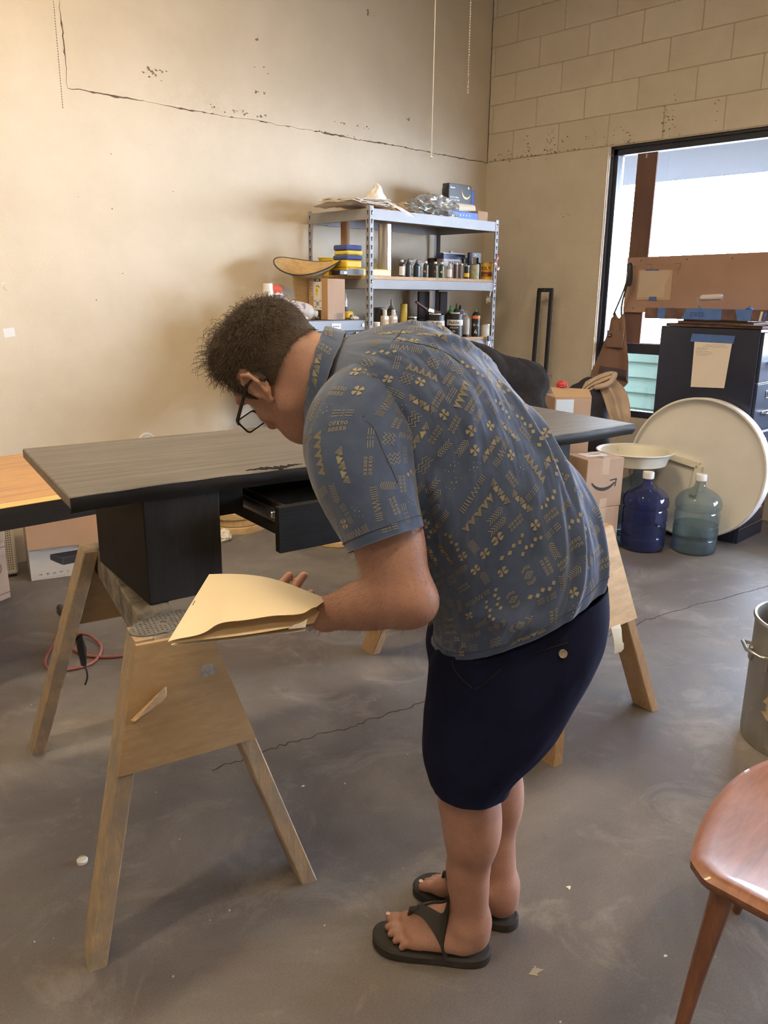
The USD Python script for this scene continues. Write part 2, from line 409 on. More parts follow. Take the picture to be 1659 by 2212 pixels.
def flakes(c, spread, n, size, seed):
    r = np.random.default_rng(seed); out = []
    for _ in range(n):
        k = r.integers(5, 9); a = np.sort(r.random(k)) * 2 * np.pi
        rad = size * (0.35 + r.random(k)) * (0.4 + r.random())
        p = np.c_[np.cos(a) * rad * 1.4, np.sin(a) * rad] + np.asarray(c) + r.normal(0, 1, 2) * spread
        out.append(Polygon(p).buffer(0))
    return unary_union(out)
chips = [flakes((2.63, 2.72), (.05, .022), 16, .006, 21), flakes((3.38, 2.88), (.04, .01), 3, .006, 22), flakes((3.36, 3.02), (.03, .01), 3, .006, 23), flakes((3.38, 2.73), (.03, .006), 4, .007, 24), flakes((4.05, 2.66), (.03, .006), 6, .006, 25), flakes((4.28, 2.66), (.03, .006), 4, .005, 26), flakes((4.75, 2.78), (.02, .01), 4, .006, 27), flakes((2.90, 3.42), (.012, .008), 4, .008, 28), flakes((4.31, 3.4), (.01, .01), 3, .009, 29), flakes((3.20, 2.60), (.12, .008), 18, .006, 30), flakes((3.95, 2.575), (.10, .006), 14, .005, 31), flakes((2.31, 2.19), (.3, .15), 4, .004, 32), flakes((2.55, 1.62), (.5, .3), 5, .004, 33)]
part('paint_chip', wall_sheet(unary_union(chips), -0.0006, 0.004), m_chip, wb, smooth=False, kind='stuff')
part('plaster_scar', wall_sheet(flakes((1.662, 1.52), (.006, .01), 7, .012, 35), -0.0012, 0.004), M('bare_plaster', (0.78, 0.72, 0.64), 0.9, (0.5, 0.36, 0.28), 40), wb, smooth=False)

# right wall: smooth below, painted blocks above, a wide shop window cut into it
WY0, WY1, WZ0, WZ1 = -2.6, 3.395, 0.60, 2.575
BZ, BH, BL = 2.582, 0.2142, 0.434
wr = thing('wall_right', None, None, loc=(XC, 0, 0), kind='structure')
low = sbox(Y0, 0, YA, BZ - 0.004).difference(sbox(WY0, WZ0, WY1, WZ1 + 0.2))
def wall_yz(poly, x0, x1):
    return tr(ex(poly, x1 - x0), (x0, 0, 0), np.array([[0, 0, 1.0], [1, 0, 0], [0, 1, 0]]))
part('panel', wall_yz(low, 0.0, 0.22), m_wall2, wr, smooth=False)
part('mortar', wall_yz(sbox(Y0, BZ - 0.006, YA, ZC), 0.006, 0.22), m_mortar, wr, smooth=False)
mv = [m_wall2, M('block_paint_pale', (0.61, 0.54, 0.43), 0.75, (0.67, 0.595, 0.475), 3.0, bump=0.6, bscale=60.0, bdist=0.006, spec=0.25), M('block_paint_dull', (0.575, 0.505, 0.395), 0.75, (0.63, 0.555, 0.44), 4.0, bump=0.6, bscale=60.0, bdist=0.006, spec=0.25)]
for k in range(8):
    y = 3.425 + (0 if k % 2 == 0 else BL / 2) + 3 * BL
    while y > 0.3:
        y0, y1 = y - BL, min(y, YA)
        if y1 - y0 > 0.03 and y0 < YA:
            z0 = BZ + k * BH
            r1, r2 = 0.0012 + 0.0012 * rng.random(2)
            if z0 + BH < ZC + 0.1:
                part('block', tr(bx((0.0005 * rng.random(), y0 + r1, z0 + r1), (0.03, y1 - r1, min(z0 + BH - r2, ZC)), 0.0035)), mv[int(rng.integers(3))], wr, smooth=False)
        y -= BL
rough = [flakes((YA - .18, 2.62), (.11, .03), 16, .006, 41), flakes((YA - .4, 2.66), (.05, .07), 12, .006, 42), flakes((3.92, 2.70), (.02, .07), 20, .005, 43), flakes((3.95, 2.66), (.015, .05), 16, .006, 51), flakes((3.62, 2.68), (.12, .03), 12, .006, 44), flakes((3.30, 2.64), (.05, .05), 14, .006, 45), flakes((2.95, 2.75), (.03, .05), 22, .006, 46), flakes((2.97, 2.70), (.02, .03), 14, .007, 52), flakes((2.6, 2.72), (.02, .06), 6, .005, 47), flakes((3.8, 2.592), (.35, .004), 34, .005, 48), flakes((4.1, 2.588), (.3, .003), 40, .005, 49), flakes((3.78, 2.12), (.08, .01), 8, .004, 50)]
part('paint_chip', wall_yz(unary_union(rough), -0.0006, 0.004), m_chip, wr, smooth=False, kind='stuff')
part('corner_bead', tube([(-0.004, WY1 + 0.012, 0.0), (-0.004, WY1 + 0.012, WZ1)], 0.006, 8), m_wall2, wr)

cl_ = thing('ceiling', None, None, kind='structure')
part('board', bx((X0, Y0, ZC), (XC + 0.22, YA + 0.2, ZC + 0.15), 0), m_ceil, cl_, smooth=False)
wl = thing('wall_left', None, None, kind='structure')
part('panel', bx((X0 - 0.2, Y0, 0), (X0, YA + 0.2, ZC), 0), m_wall, wl, smooth=False)
wf = thing('wall_front', None, None, kind='structure')
part('panel', bx((X0 - 0.2, Y0 - 0.2, 0), (XC + 0.22, Y0, ZC), 0), m_wall, wf, smooth=False)

# ------------------------------------------------------------------ the window
m_alu = M('dark_anodised', (0.022, 0.024, 0.034), 0.42, metal=0.3)
m_pane = mat('window_glass', {'a': ('transparent_bsdf', {'color': (0.93, 0.95, 0.95)}), 'b': ('glossy_bsdf', {'roughness': 0.05}), 'x': ('mix_closure', {'fac': 0.05})}, [('a.BSDF', 'x.closure1'), ('b.BSDF', 'x.closure2')], surface='x.closure')
wn = thing('window_1', None, None, loc=(XC, 0, 0), kind='structure')
FX0, FX1 = 0.035, 0.11
fr = 0.05
part('frame_jamb', bx((FX0, WY1 - fr, WZ0), (FX1, WY1, WZ1), .004), m_alu, wn)
part('frame_jamb', bx((FX0, WY0, WZ0), (FX1, WY0 + fr, WZ1), .004), m_alu, wn)
part('frame_head', bx((FX0, WY0, WZ1 - 0.06), (FX1, WY1, WZ1), .004), m_alu, wn)
part('frame_stop', bx((FX0 - 0.018, WY0, WZ1 - 0.02), (FX0, WY1, WZ1), .003), m_alu, wn)
part('frame_stop', bx((FX0 - 0.018, WY1 - 0.02, WZ0), (FX0, WY1, WZ1), .003), m_alu, wn)
part('frame_sill', bx((FX0, WY0, WZ0), (FX1, WY1, WZ0 + 0.05), .004), m_alu, wn)
for y in (0.9, -0.9):
    part('frame_post', bx((FX0, y - .03, WZ0), (FX1, y + .03, WZ1), .004), m_alu, wn)
part('mullion', bx((FX0 - 0.01, WY0 + fr, 1.085), (FX1, WY1 - fr, 1.16), .004), m_alu, wn)
part('glazing_bead', bx((FX0 - 0.004, WY0 + fr, 1.16), (FX0 + 0.03, WY1 - fr, 1.168), .002), M('bead_white', (0.7, 0.72, 0.76), 0.5), wn)
part('pane', bx((0.068, WY0 + fr, 1.16), (0.074, WY1 - fr, WZ1 - 0.06), 0), m_pane, wn, smooth=False)
part('pane', bx((0.068, WY0 + fr, WZ0 + 0.05), (0.074, WY1 - fr, 1.085), 0), m_pane, wn, smooth=False)

# outside: paving, a low wall of pale green siding, and the canopy over the shop front
og = thing('outdoor_paving', None, None, kind='structure')
part('slab', bx((XC + 0.25, -14, -0.25), (30, 18, -0.05), 0), m_slab, og, smooth=False)
m_side = M('green_siding_paint', (0.045, 0.092, 0.066), 0.6, (0.038, 0.082, 0.062), 2.0)
sd = thing('siding_wall', 'pale green horizontal siding seen through the lower window pane', 'wall', loc=(6.9, 0, 0))
for k in range(8):
    z0 = -0.05 + k * 0.14
    part('siding_board', tr(hull([(0, -1, z0), (0, 6, z0), (.05, -1, z0), (.05, 6, z0), (.05, -1, z0 + .1395), (.05, 6, z0 + .1395)])), m_side, sd, smooth=False)
cn = thing('canopy', 'grey canopy ceiling over the shop front, seen through the top of the window', 'canopy', loc=(XC + 0.25, 0, 0))
part('soffit', bx((0, -3, 2.66), (2.35, 7, 2.74), 0.01), M('canopy_grey', (0.017, 0.0185, 0.023), 0.85, (0.014, 0.0155, 0.020), 3.0), cn, smooth=False)

# ceiling lamps: two whose pull chains hang into view, three added as soft fill
m_hous = M('lamp_housing', (0.7, 0.7, 0.7), 0.5)
m_tube = mat('lamp_tube_glow', {'e': ('emission', {'color': WARM, 'strength': 45.0})}, surface='e.emission')
for (p, yaw, inten), lab in zip(LAMPS, ('bare two-tube ceiling lamp above the back wall end of the shop', 'bare two-tube ceiling lamp above the window end of the shop', 'unseen two-tube fill lamp added left of the camera', 'unseen two-tube fill lamp added right of the camera', 'unseen two-tube fill lamp added furthest behind the camera')):
    t = thing('ceiling_lamp', lab, 'lamp', loc=(p[0], p[1], p[2]), yaw=yaw)
    part('housing', bx((-0.62, -0.08, 0.02), (0.62, 0.08, 0.10)), m_hous, t)
    for s in (-0.05, 0.05):
        part('lamp_tube', cyl((-0.6, s, 0.0), (0.6, s, 0.0), 0.013, n=12), m_tube, t)
    for s in (-0.4, 0.4):
        part('hanger', cyl((s, 0, 0.1), (s, 0, ZC - p[2]), 0.004, n=8), m_hous, t)
    lamp_light(f'/World/lamp_light_{_names["/World", "ceiling_lamp"]}', (p[0], p[1], p[2] - 0.02), 1.2, 0.25, yaw, inten, WARM)
# ================================================================== desk, sawhorses and other large things
m_top = wood('ebonised_oak_top', (0.066, 0.059, 0.053), (0.120, 0.106, 0.095), (0.190, 0.169, 0.151), axis=0, scale=22, stretch=16, rough=0.46, bump=0.12)
m_ebony = wood('ebonised_oak', (0.011, 0.0100, 0.0092), (0.016, 0.0142, 0.013), (0.023, 0.0205, 0.0185), axis=0, scale=20, stretch=12, rough=0.55, bump=0.25, spec=.18)
m_ebonyv = wood('ebonised_oak_upright', (0.017, 0.0155, 0.014), (0.024, 0.0215, 0.020), (0.030, 0.027, 0.0245), axis=2, scale=16, stretch=10, rough=0.6, bump=0.1, spec=.15)
m_steel = M('bright_steel', (0.62, 0.62, 0.63), 0.28, metal=1.0)
m_galv = M('galvanised', (0.50, 0.50, 0.49), 0.38, (0.40, 0.40, 0.38), 9, metal=0.9)


DZ = 1.065
DA, DB, DD = np.array([.853, 2.335]), np.array([.706, 1.69]), np.array([2.632, 1.385])
DC = DD + np.array([.135, .60])
dyaw = math.atan2(*(DD - DB)[::-1])
dk = thing('desk', 'dark ebonised oak desk with a live front edge, upright on two sawhorses', 'desk', loc=(DB[0], DB[1], 0), yaw=math.degrees(dyaw))
Dl = lambda p: (np.asarray(p, float)[:2] - DB) @ RZ(dyaw)[:2, :2]
a_, c_, d_ = Dl(DA), Dl(DC), Dl(DD)
tx = np.linspace(0, d_[0], 60)
wav = 0.014 * np.sin(tx * 2.6 + 0.4) + 0.008 * np.sin(tx * 7.1) + 0.004 * (meshkit.noise(np.c_[tx * 14, tx * 0, tx * 0]) - 0.5)
wav = wav - np.interp(tx, [0, d_[0]], [wav[0], wav[-1]])
outline = np.vstack([np.c_[tx, wav], [c_], [a_]])
part('tabletop', slab(outline, DZ - 0.036, DZ, (0.010, 0.003)), m_top, dk, smooth=20)
def live_band():
    # the bark side of the slab: a dark skin that follows the front edge
    o = outline[:60]; V = []
    for (x, y) in o:
        for k, (dy, z) in enumerate(((-.0012, DZ - .002), (-.0045, DZ - .012), (-.0040, DZ - .024), (0.006, DZ - .0375))):
            V.append((x, y + dy + 0.002 * math.sin(x * 37 + k * 2), z))
    return grid(np.array(V).reshape(60, 4, 3), 0.001)
part('live_edge', live_band(), m_ebony, dk, label='near-black waney front edge')
# the black-filled split near the front edge
sp0, sp1 = Dl((1.150, 1.660)), Dl((1.310, 1.624))
sx = np.linspace(0, 1, 26); hw = 0.015 * np.sin(sx * np.pi) * (0.5 + rng.random(26)) + 0.0008
sy = sp0[1] + (sp1[1] - sp0[1]) * sx + 0.006 * np.sin(sx * 9) + 0.003 * rng.normal(size=26)
sX = sp0[0] + (sp1[0] - sp0[0]) * sx
part('filled_split', tr(ex(Polygon(np.vstack([np.c_[sX, sy + hw], np.c_[sX, sy - hw][::-1]])).buffer(0), .0008), (0, 0, DZ)), M('black_epoxy', (0.008, 0.0075, 0.007), 0.7, spec=.1), dk, smooth=False)
P0, P1 = Dl((.862, 1.662)), Dl((.953, 2.04))
pw = 0.195
def pedestal(o, dep, wid, z0, z1):
    return bx((o[0], o[1], z0), (o[0] + wid, o[1] + dep, z1), 0.003)
part('pedestal', pedestal(P0 + (0.012, 0.035), 0.40, pw, 0.762, DZ - .036), m_ebonyv, dk)
P2 = Dl((2.13, 1.535))
part('pedestal', pedestal(P2, 0.38, 0.27, 0.762, DZ - .036), m_ebonyv, dk)
# drawer runners and the open drawer
r0 = Dl((1.075, 1.735)); fx = Dl((1.165, 1.552))
part('runner_block', bx((P0[0] + pw + 0.016, r0[1] + .01, DZ - .130), (fx[0] - 0.012 + .006, r0[1] + .44, DZ - .036)), m_ebony, dk)
part('runner_block', bx((fx[0] + .60, r0[1] + .01, DZ - .142), (fx[0] + .69, r0[1] + .44, DZ - .036)), m_ebony, dk)
dr = part('drawer', slab([(fx[0], fx[1] - .010), (fx[0] + .62, fx[1] - .010), (fx[0] + .62, fx[1] + .012), (fx[0], fx[1] + .012)], 0.868, 0.988, (.002, .002)), m_ebony, dk)
for k, xx in enumerate((fx[0] + .028, fx[0] + .58)):
    part('drawer_side', bx((xx, fx[1] + .012, .895), (xx + .014, fx[1] + .46, .982)), m_ebony, dr)
    sgn = -1 if k == 0 else 1
    part('drawer_slide', J(bx((xx + (-.012 if k == 0 else .014), fx[1] + .014, .935), (xx + (-.003 if k == 0 else .023), fx[1] + .45, .970), .002), bx((xx + (-.018 if k == 0 else .023), fx[1] + .05, .945), (xx + (-.012 if k == 0 else .029), fx[1] + .45, .962), .002), cyl((xx - .010, fx[1] + .02, .942), (xx - .010, fx[1] + .05, .942), .006, n=10)), m_steel, dr, label='bright steel ball-bearing slide')
part('drawer_bottom', bx((fx[0] + .042, fx[1] + .012, .897), (fx[0] + .58, fx[1] + .46, .905), .001), M('grey_board', (0.30, 0.30, 0.29), 0.6), dr, label='pale grey drawer bottom')
part('drawer_back', bx((fx[0] + .042, fx[1] + .446, .905), (fx[0] + .58, fx[1] + .46, .975), .002), m_ebony, dr)

# ------------------------------------------------------------------ sawhorses
m_leg = wood('weathered_pine', (0.29, 0.205, 0.125), (0.42, 0.305, 0.195), (0.49, 0.36, 0.235), axis=2, scale=26, stretch=12, rough=0.75, bump=0.5, dirt=(0.27, 0.225, 0.175))
m_beam = wood('dusty_beam', (0.19, 0.16, 0.12), (0.30, 0.255, 0.19), (0.36, 0.31, 0.235), axis=1, scale=22, stretch=12, rough=0.85, bump=0.5, dirt=(0.09, 0.08, 0.07))
m_ply = wood('brown_plywood', (0.30, 0.20, 0.105), (0.41, 0.28, 0.15), (0.35, 0.24, 0.13), axis=0, scale=12, stretch=5, rough=0.75, bump=0.3, dirt=(0.36, 0.235, 0.12))
m_ply2 = wood('pale_plywood', (0.46, 0.28, 0.13), (0.56, 0.37, 0.19), (0.50, 0.32, 0.16), axis=0, scale=9, stretch=4, rough=0.7, bump=0.2)
m_leg2 = wood('orange_pine', (0.33, 0.20, 0.10), (0.45, 0.29, 0.155), (0.38, 0.235, 0.115), axis=2, scale=22, stretch=12, rough=0.7, bump=0.4)
SH = 0.76
def trimz(mesh, lo, hi):
    v, f, _ = meshkit.arrays(mesh)
    mm = manifold3d.Manifold(manifold3d.Mesh(v.astype(np.float32), f.astype(np.uint32)))
    return J(mm.trim_by_plane((0, 0, 1), lo).trim_by_plane((0, 0, -1), -hi))
def sawhorse(label, nc, fc, feet, tops, mats, gz=0.34, gus=(True, True)):
    ax = np.r_[fc - nc, 0]; Lb = np.linalg.norm(ax); ax /= Lb
    sd_ = np.array([ax[1], -ax[0], 0])
    yaw = math.degrees(math.atan2(ax[1], ax[0])) - 90
    t = thing('sawhorse', label, 'sawhorse', loc=(nc[0], nc[1], 0), yaw=yaw)
    part('beam', obox(np.r_[nc, SH - .045], np.r_[fc, SH - .045], .09, .09, r=.004), mats[1], t, wspace=True)
    for f, tp in zip(feet, tops):
        f, tp = np.r_[f, 0.0], np.r_[tp, SH]
        a = (tp - f); a /= np.linalg.norm(a)
        L = obox(f - a * .1, tp + a * .1, .040, .088, up=ax, r=.003)
        part('leg', trimz(L, 0.0, SH), mats[0], t, wspace=True, smooth=False)
    quads = []
    for e, (c, i, j) in enumerate(((nc, 0, 1), (fc, 2, 3))):
        if not gus[e]: continue
        s = -1 if e == 0 else 1
        def edge(k, z, out):
            q = np.r_[feet[k], 0.0] * (1 - z / SH) + np.r_[tops[k], SH] * (z / SH)
            return q + out * sd_ + ax * s * 0.0465
        q = [edge(i, gz, -.02), edge(j, gz, .02), edge(j, SH - .004, .02), edge(i, SH - .004, -.02)]
        quads.append(np.array(q) + ax * s * .012)
        part('gusset', hull(np.vstack([q, np.array(q) + ax * s * .012])), mats[2], t, wspace=True, smooth=False)
    return t, ax, quads
n1, f1 = np.array([.832, 1.505]), np.array([1.05, 2.262])
sd1 = np.array([.961, -.277])
s1, ax1, gq = sawhorse('worn sawhorse with a dusty plywood end under the left end of the desk', n1 , f1,
                   [np.array([.605, 1.556]), np.array([1.133, 1.435]), np.array([.867, 2.541]), np.array([1.395, 2.42])],
                   [n1 - sd1 * .062 + (.012, .045), n1 + sd1 * .062 + (.012, .045), f1 - sd1 * .062 - (.01, .04), f1 + sd1 * .062 - (.01, .04)], (m_leg, m_beam, m_ply), gz=0.463)
def on_quad(q, u, v):
    return (q[0] * (1 - u) + q[1] * u) * (1 - v) + (q[3] * (1 - u) + q[2] * u) * v
Q = gq[0]
part('torn_sliver', hull([on_quad(Q, .04, .43), on_quad(Q, .06, .40), on_quad(Q, .36, .64) - ax1 * .004, on_quad(Q, .36, .54), on_quad(Q, .32, .66) - ax1 * .018, on_quad(Q, .07, .44) - ax1 * .014]), wood('raw_split_wood', (0.50, 0.33, 0.17), (0.60, 0.42, 0.24), axis=0, bump=0.3), s1, wspace=True, smooth=False, label='raw splinter torn up from the plywood')
pp = [(.72, .69), (.77, .74), (.86, .735), (.91, .70), (.88, .66), (.76, .63), (.73, .65)]
part('tape_patch', hull([on_quad(Q, *p) - ax1 * k for p in pp for k in (-.001, .0015)]), M('foil_tape', (0.42, 0.42, 0.41), 0.35, (0.28, 0.28, 0.27), 60, metal=0.4), s1, wspace=True, smooth=False, label='crinkled grey patch of foil tape')
n2, f2 = np.array([2.275, 1.34]), np.array([2.39, 2.09])
s2, ax2, gq2 = sawhorse('cleaner sawhorse with pale plywood ends under the right end of the desk', n2, f2,
                   [np.array([2.07, 1.289]), np.array([2.644, 1.239]), np.array([2.224, 2.316]), np.array([2.80, 2.27])],
                   [n2 + (-.085, .02), n2 + (.085, .015), f2 + (-.062, -.03), f2 + (.062, -.03)], (m_leg2, m_beam, m_ply2), gz=0.40)
Q2 = gq2[0]
part('hanging_tape', grid(np.array([[on_quad(Q2, .60 + .12 * a, .02 - .28 * b) - ax2 * (.002 + .006 * math.sin(3 * b)) + np.array([0, 0, .012 * math.sin(9 * a * b)]) for b in np.linspace(0, 1, 9)] for a in np.linspace(0, 1, 4)]), .0006), M('old_tape', (0.62, 0.56, 0.42), 0.6), s2, wspace=True, label='strip of old masking tape hanging off the plywood')

# sanding pad lying on the near sawhorse
pc = np.r_[n1 + (f1 - n1) * .085, SH]
sp = thing('sanding_mesh', 'grey perforated oval sanding sheet lying on the sawhorse beside the desk pedestal', 'sanding sheet', loc=(.850, 1.580, SH), yaw=math.degrees(dyaw) + 20)
ov = affinity.scale(Point(0, 0).buffer(1, 48), .088, .052).union(sbox(-.035, -.052, .035, .052))
hol = [Point(i * .0115 + (j % 2) * .0057, j * .0105).buffer(.0024, 6) for i in range(-9, 10) for j in range(-6, 7)]
ovh = ov.difference(unary_union([h for h in hol if ov.buffer(-.006).contains(h) and Point(0, 0).distance(h) > .012])).difference(Point(0, 0).buffer(.007))
part('sheet', ex(ovh, .003), M('grit_grey', (0.17, 0.16, 0.145), 0.9, (0.11, 0.105, 0.10), 60, bump=.3, bscale=900), sp, smooth=False)

# ------------------------------------------------------------------ the long orange slab behind, on its own low frame
sl_y = math.degrees(math.atan2(4.12 - 4.04, 1.6 - 1.368)) * 0
ls = thing('wooden_slab_table', 'long low table with an orange timber top and black edge behind the desk', 'table', loc=(0, 2.93, 0))
m_or = wood('orange_timber', (0.50, 0.235, 0.085), (0.62, 0.33, 0.12), (0.34, 0.155, 0.065), axis=0, scale=15, stretch=10, rough=0.35, bump=0.05, coat=0.3)
lo_y = 0.0
tp = [(-1.4, -.10)] + [(x, .0 + .03 * math.sin(x * 2.2) - .05 * (1 - x) * .4) for x in np.linspace(-1.2, 1.2, 14)] + [(1.42, .015), (1.46, 1.02), (-1.4, 1.0)]
part('tabletop', slab(tp, .70, .74, (.004, .002)), m_or, ls, smooth=20)
sapw = np.array(tp[:16])
part('sapwood', tr(ex(Polygon(np.vstack([sapw + (0, .012), (sapw + (0, .075 + 0.0))[::-1]])).buffer(0), .0007), (0, 0, .74)), wood('yellow_sapwood', (0.72, 0.46, 0.13), (0.80, 0.55, 0.20), (0.60, 0.35, 0.10), axis=0, scale=18, rough=0.4, bump=0), ls, smooth=False, label='yellow sapwood band along the front edge')
part('edge_skin', grid(np.array([[(p[0], p[1] - .001 - k * .003, .741 - .02 * k) for k in range(5)] for p in tp[:16]]), .001), m_ebony, ls, label='black stained front edge')
for x in (-1.15, .55):
    for y in (.2, .85):
        part('leg', bx((x - .03, y - .03, 0), (x + .03, y + .03, .70)), m_ebony, ls)

# ------------------------------------------------------------------ tall black filing cabinet by the window
m_cab = M('black_cabinet_paint', (0.016, 0.020, 0.042), 0.34, (0.021, 0.026, 0.050), 5, spec=0.5)
m_chrome = M('chrome', (0.75, 0.75, 0.77), 0.18, metal=1.0)
fc_ = thing('filing_cabinet', 'tall black four-drawer steel filing cabinet by the window with a note taped to its side', 'filing cabinet', loc=(4.98, 1.856, 0))
part('body', bx((0, .014, 0), (.40, .64, 1.325), .004), m_cab, fc_)
for k in range(4):
    z0 = .095 + k * .305
    d = part('drawer', bx((.012, -.004, z0), (.388, .016, z0 + .297), .004), m_cab, fc_)
    zh = z0 + .115
    part('handle', J(tube([(.13, -.004, zh), (.135, -.03, zh), (.15, -.036, zh), (.25, -.036, zh), (.265, -.03, zh), (.27, -.004, zh)], .007, 8), bx((.125, -.008, zh - .012), (.275, -.004, zh + .012))), m_chrome, d)
    fw = [bx((.15, -.009, z0 + .20), (.25, -.004, z0 + .206), .001), bx((.15, -.009, z0 + .244), (.25, -.004, z0 + .25), .001), bx((.15, -.009, z0 + .206), (.156, -.004, z0 + .244), .001), bx((.244, -.009, z0 + .206), (.25, -.004, z0 + .244), .001)]
    part('label_holder', J(*fw), m_chrome, d)
part('plinth', bx((.004, -.004, 0), (.396, .016, .088), .003), m_cab, fc_)
for k in range(4): part('drawer_edge', bx((.01, -.005, .095 + k * .305 - .006), (.39, -.001, .095 + k * .305 - .001), .001), m_chrome, fc_)

# note taped to its side
m_paper = M('note_paper', (0.72, 0.66, 0.60), 0.8)
m_btape = M('blue_tape', (0.055, 0.13, 0.36), 0.6, (0.075, 0.16, 0.42), 20)
m_ink = M('pencil', (0.22, 0.22, 0.25), 0.8)
nt = thing('paper_note', 'white handwritten note hanging from blue tape on the black filing cabinet', 'note', loc=(4.976, 2.262, .957))
q = lambda y, z: (0.0, y - 2.262, z - .957)
part('sheet', hull([np.array(q(y, z)) + (dx, 0, 0) for y, z in ((2.265, 1.262), (2.028, 1.262), (2.045, .965), (2.258, .955)) for dx in (0, .0008)]), m_paper, nt, smooth=False)
part('tape', hull([np.array(q(y, z)) + (dx, 0, 0) for y, z in ((2.285, 1.285), (2.015, 1.282), (2.022, 1.235), (2.292, 1.236)) for dx in (-.0008, .0)]), m_btape, nt, smooth=False, label='strip of blue masking tape')
def scribble(o, ux, uy, w, h, lines, seed, r=.0008):
    rr = np.random.default_rng(seed); out = []
    ux, uy = np.asarray(ux, float), np.asarray(uy, float)
    for k, (x0, x1) in enumerate(lines):
        n = int((x1 - x0) * w / .006) + 4
        t = np.linspace(x0, x1, n)
        P = np.asarray(o) + np.outer(t * w, ux) + np.outer(-k * h + rr.normal(0, h * .2, n), uy)
        out.append(tube(P, r, 4))
    return J(*out)
part('handwriting', scribble(np.array(q(2.25, 1.222)) - (.001, 0, 0), (0, -1, 0), (0, 0, 1), .20, .011, [(.3, .9), (.2, 1), (0, .4), (0, .35), (0, .5), (.02, .55), (.02, .4)], 3, .0006), m_ink, nt, smooth=False, kind='stuff')

# ------------------------------------------------------------------ boards across the window
m_strip = M('rust_brown_ply', (0.115, 0.060, 0.042), 0.75, (0.165, 0.088, 0.060), 6, bump=.3, stretch=(1, 1, .25))
m_board = M('hardboard', (0.34, 0.205, 0.145), 0.75, (0.39, 0.24, 0.17), 3.5, bump=.1)
vs = thing('upright_board', 'dark rusty-brown plywood strip standing upright inside the window', 'board', loc=(5.70, 3.08, 1.165))
part('board', hull([(x, y, z) for (y, z) in ((.075, 1.335), (-.078, 1.335), (-.070, 0), (.085, 0)) for x in (-.004, -.018)]), m_strip, vs, smooth=False)
part('clip', bx((-.022, .0, 1.30), (-.018, .012, 1.33)), m_galv, vs)
hb = thing('hardboard_panel', 'wide brown hardboard panel fixed across the middle of the window', 'panel', loc=(5.66, 3.155, 1.392))
part('panel', tr(ex(Polygon([(0, 0), (-2.3, .02), (-2.3, .42), (-.0, .392), (.0, .02)]).buffer(.01).buffer(-.01), .012), (0, 0, 0), np.array([[0, 0, 1.0], [1, 0, 0], [0, 1, 0]])), m_board, hb, smooth=False)
part('screw', J(*[cyl((-.002, y, z), (.002, y, z), .005, n=8) for y, z in ((-.11, .37), (-.46, .37), (-.78, .37), (-.08, .03), (-.04, .20))]), M('screw_dark', (0.08, 0.06, 0.05), 0.5), hb, smooth=False, kind='stuff')
part('pencil_mark', J(*[J(tube([(-.001, y, .345), (-.001, y - .05, .343)], .0012, 4), tube([(-.001, y - .05, .343), (-.001, y - .035, .29), (-.001, y - .04, .27)], .0012, 4), tube([(-.001, y - .02, .305), (-.001, y - .055, .315)], .0010, 4)) for y in (-.15, -.37)]), M('graphite', (0.16, 0.12, 0.12), 0.7), hb, smooth=False, label='two pencilled sevens', kind='stuff')
ps = thing('taped_paper', 'torn tan paper sheet taped to the hardboard panel with blue tape', 'paper', loc=(5.656, 3.055, 1.482))
part('sheet', tr(ex([(0, 0), (-.268, .003), (-.266, .212), (-.002, .216)], .0012), (0, 0, 0), np.array([[0, 0, 1.0], [1, 0, 0], [0, 1, 0]])), M('tan_paper', (0.50, 0.36, 0.24), 0.8), ps, smooth=False)
part('torn_sheet', tr(ex([(-.012, .018), (-.215, .022), (-.222, .06), (-.215, .10), (-.24, .155), (-.252, .18), (-.25, .205), (-.012, .208)], .0012), (-.0015, 0, 0), np.array([[0, 0, 1.0], [1, 0, 0], [0, 1, 0]])), M('tan_paper_pale', (0.57, 0.46, 0.34), 0.8, (0.54, 0.42, 0.30), 8), ps, smooth=False)
for b in (bx((-.003, -.16, .208), (-.0012, -.055, .217), .0004), hull([(x, y, z) for y, z in ((-.105, .024), (-.158, .024), (-.163, -.002), (-.10, -.002)) for x in (-.003, -.0012)])): part('tape', b, m_btape, ps, smooth=False, label='piece of blue tape')

# ------------------------------------------------------------------ big round white tray leaning on the cabinet
m_white = M('chalky_white', (0.74, 0.735, 0.72), 0.6, (0.69, 0.68, 0.66), 4, bump=.1)
m_cream = M('enamel_cream', (0.77, 0.76, 0.68), 0.4, (0.72, 0.70, 0.60), 6)
R_ = .445
rd = thing('round_table_top', 'big round white tray-edged table top leaning on the black filing cabinet', 'table top', loc=(4.885, 2.13, 0))
RT = RY(math.radians(-90 + 4.5))            # axis of the disc now points at -x, a little up
prof = [(0, .0), (R_, .0), (R_, .075), (R_ - .004, .079), (R_ - .012, .079), (R_ - .016, .074), (R_ - .018, .05), (R_ - .05, .036), (R_ - .13, .028), (0, .026)]
ctr = np.array([.055, 0, .455])
dm = tr(lathe(prof, 96), ctr, RT)
part('tray', dm, m_white, rd, smooth=40)
onf = lambda y, z, h: np.array(RT @ np.array([z, y, h]))
def disc_pt(y, z, h):     # y across, z up along the face, h off the face
    return ctr + RT @ np.array([z, y, h])
def dbar(y0, z0, y1, z1, w=.045, t=.03):
    a, b = disc_pt(y0, z0, .026 + t / 2), disc_pt(y1, z1, .026 + t / 2)
    return obox(a, b, t, w, up=np.cross(b - a, RT[:, 2]), r=.003)
part('batten', dbar(.33, .075, -.02, .02), m_cream, rd, label='painted wooden batten')
part('batten', dbar(-.02, .02, .0, -.17), m_cream, rd)
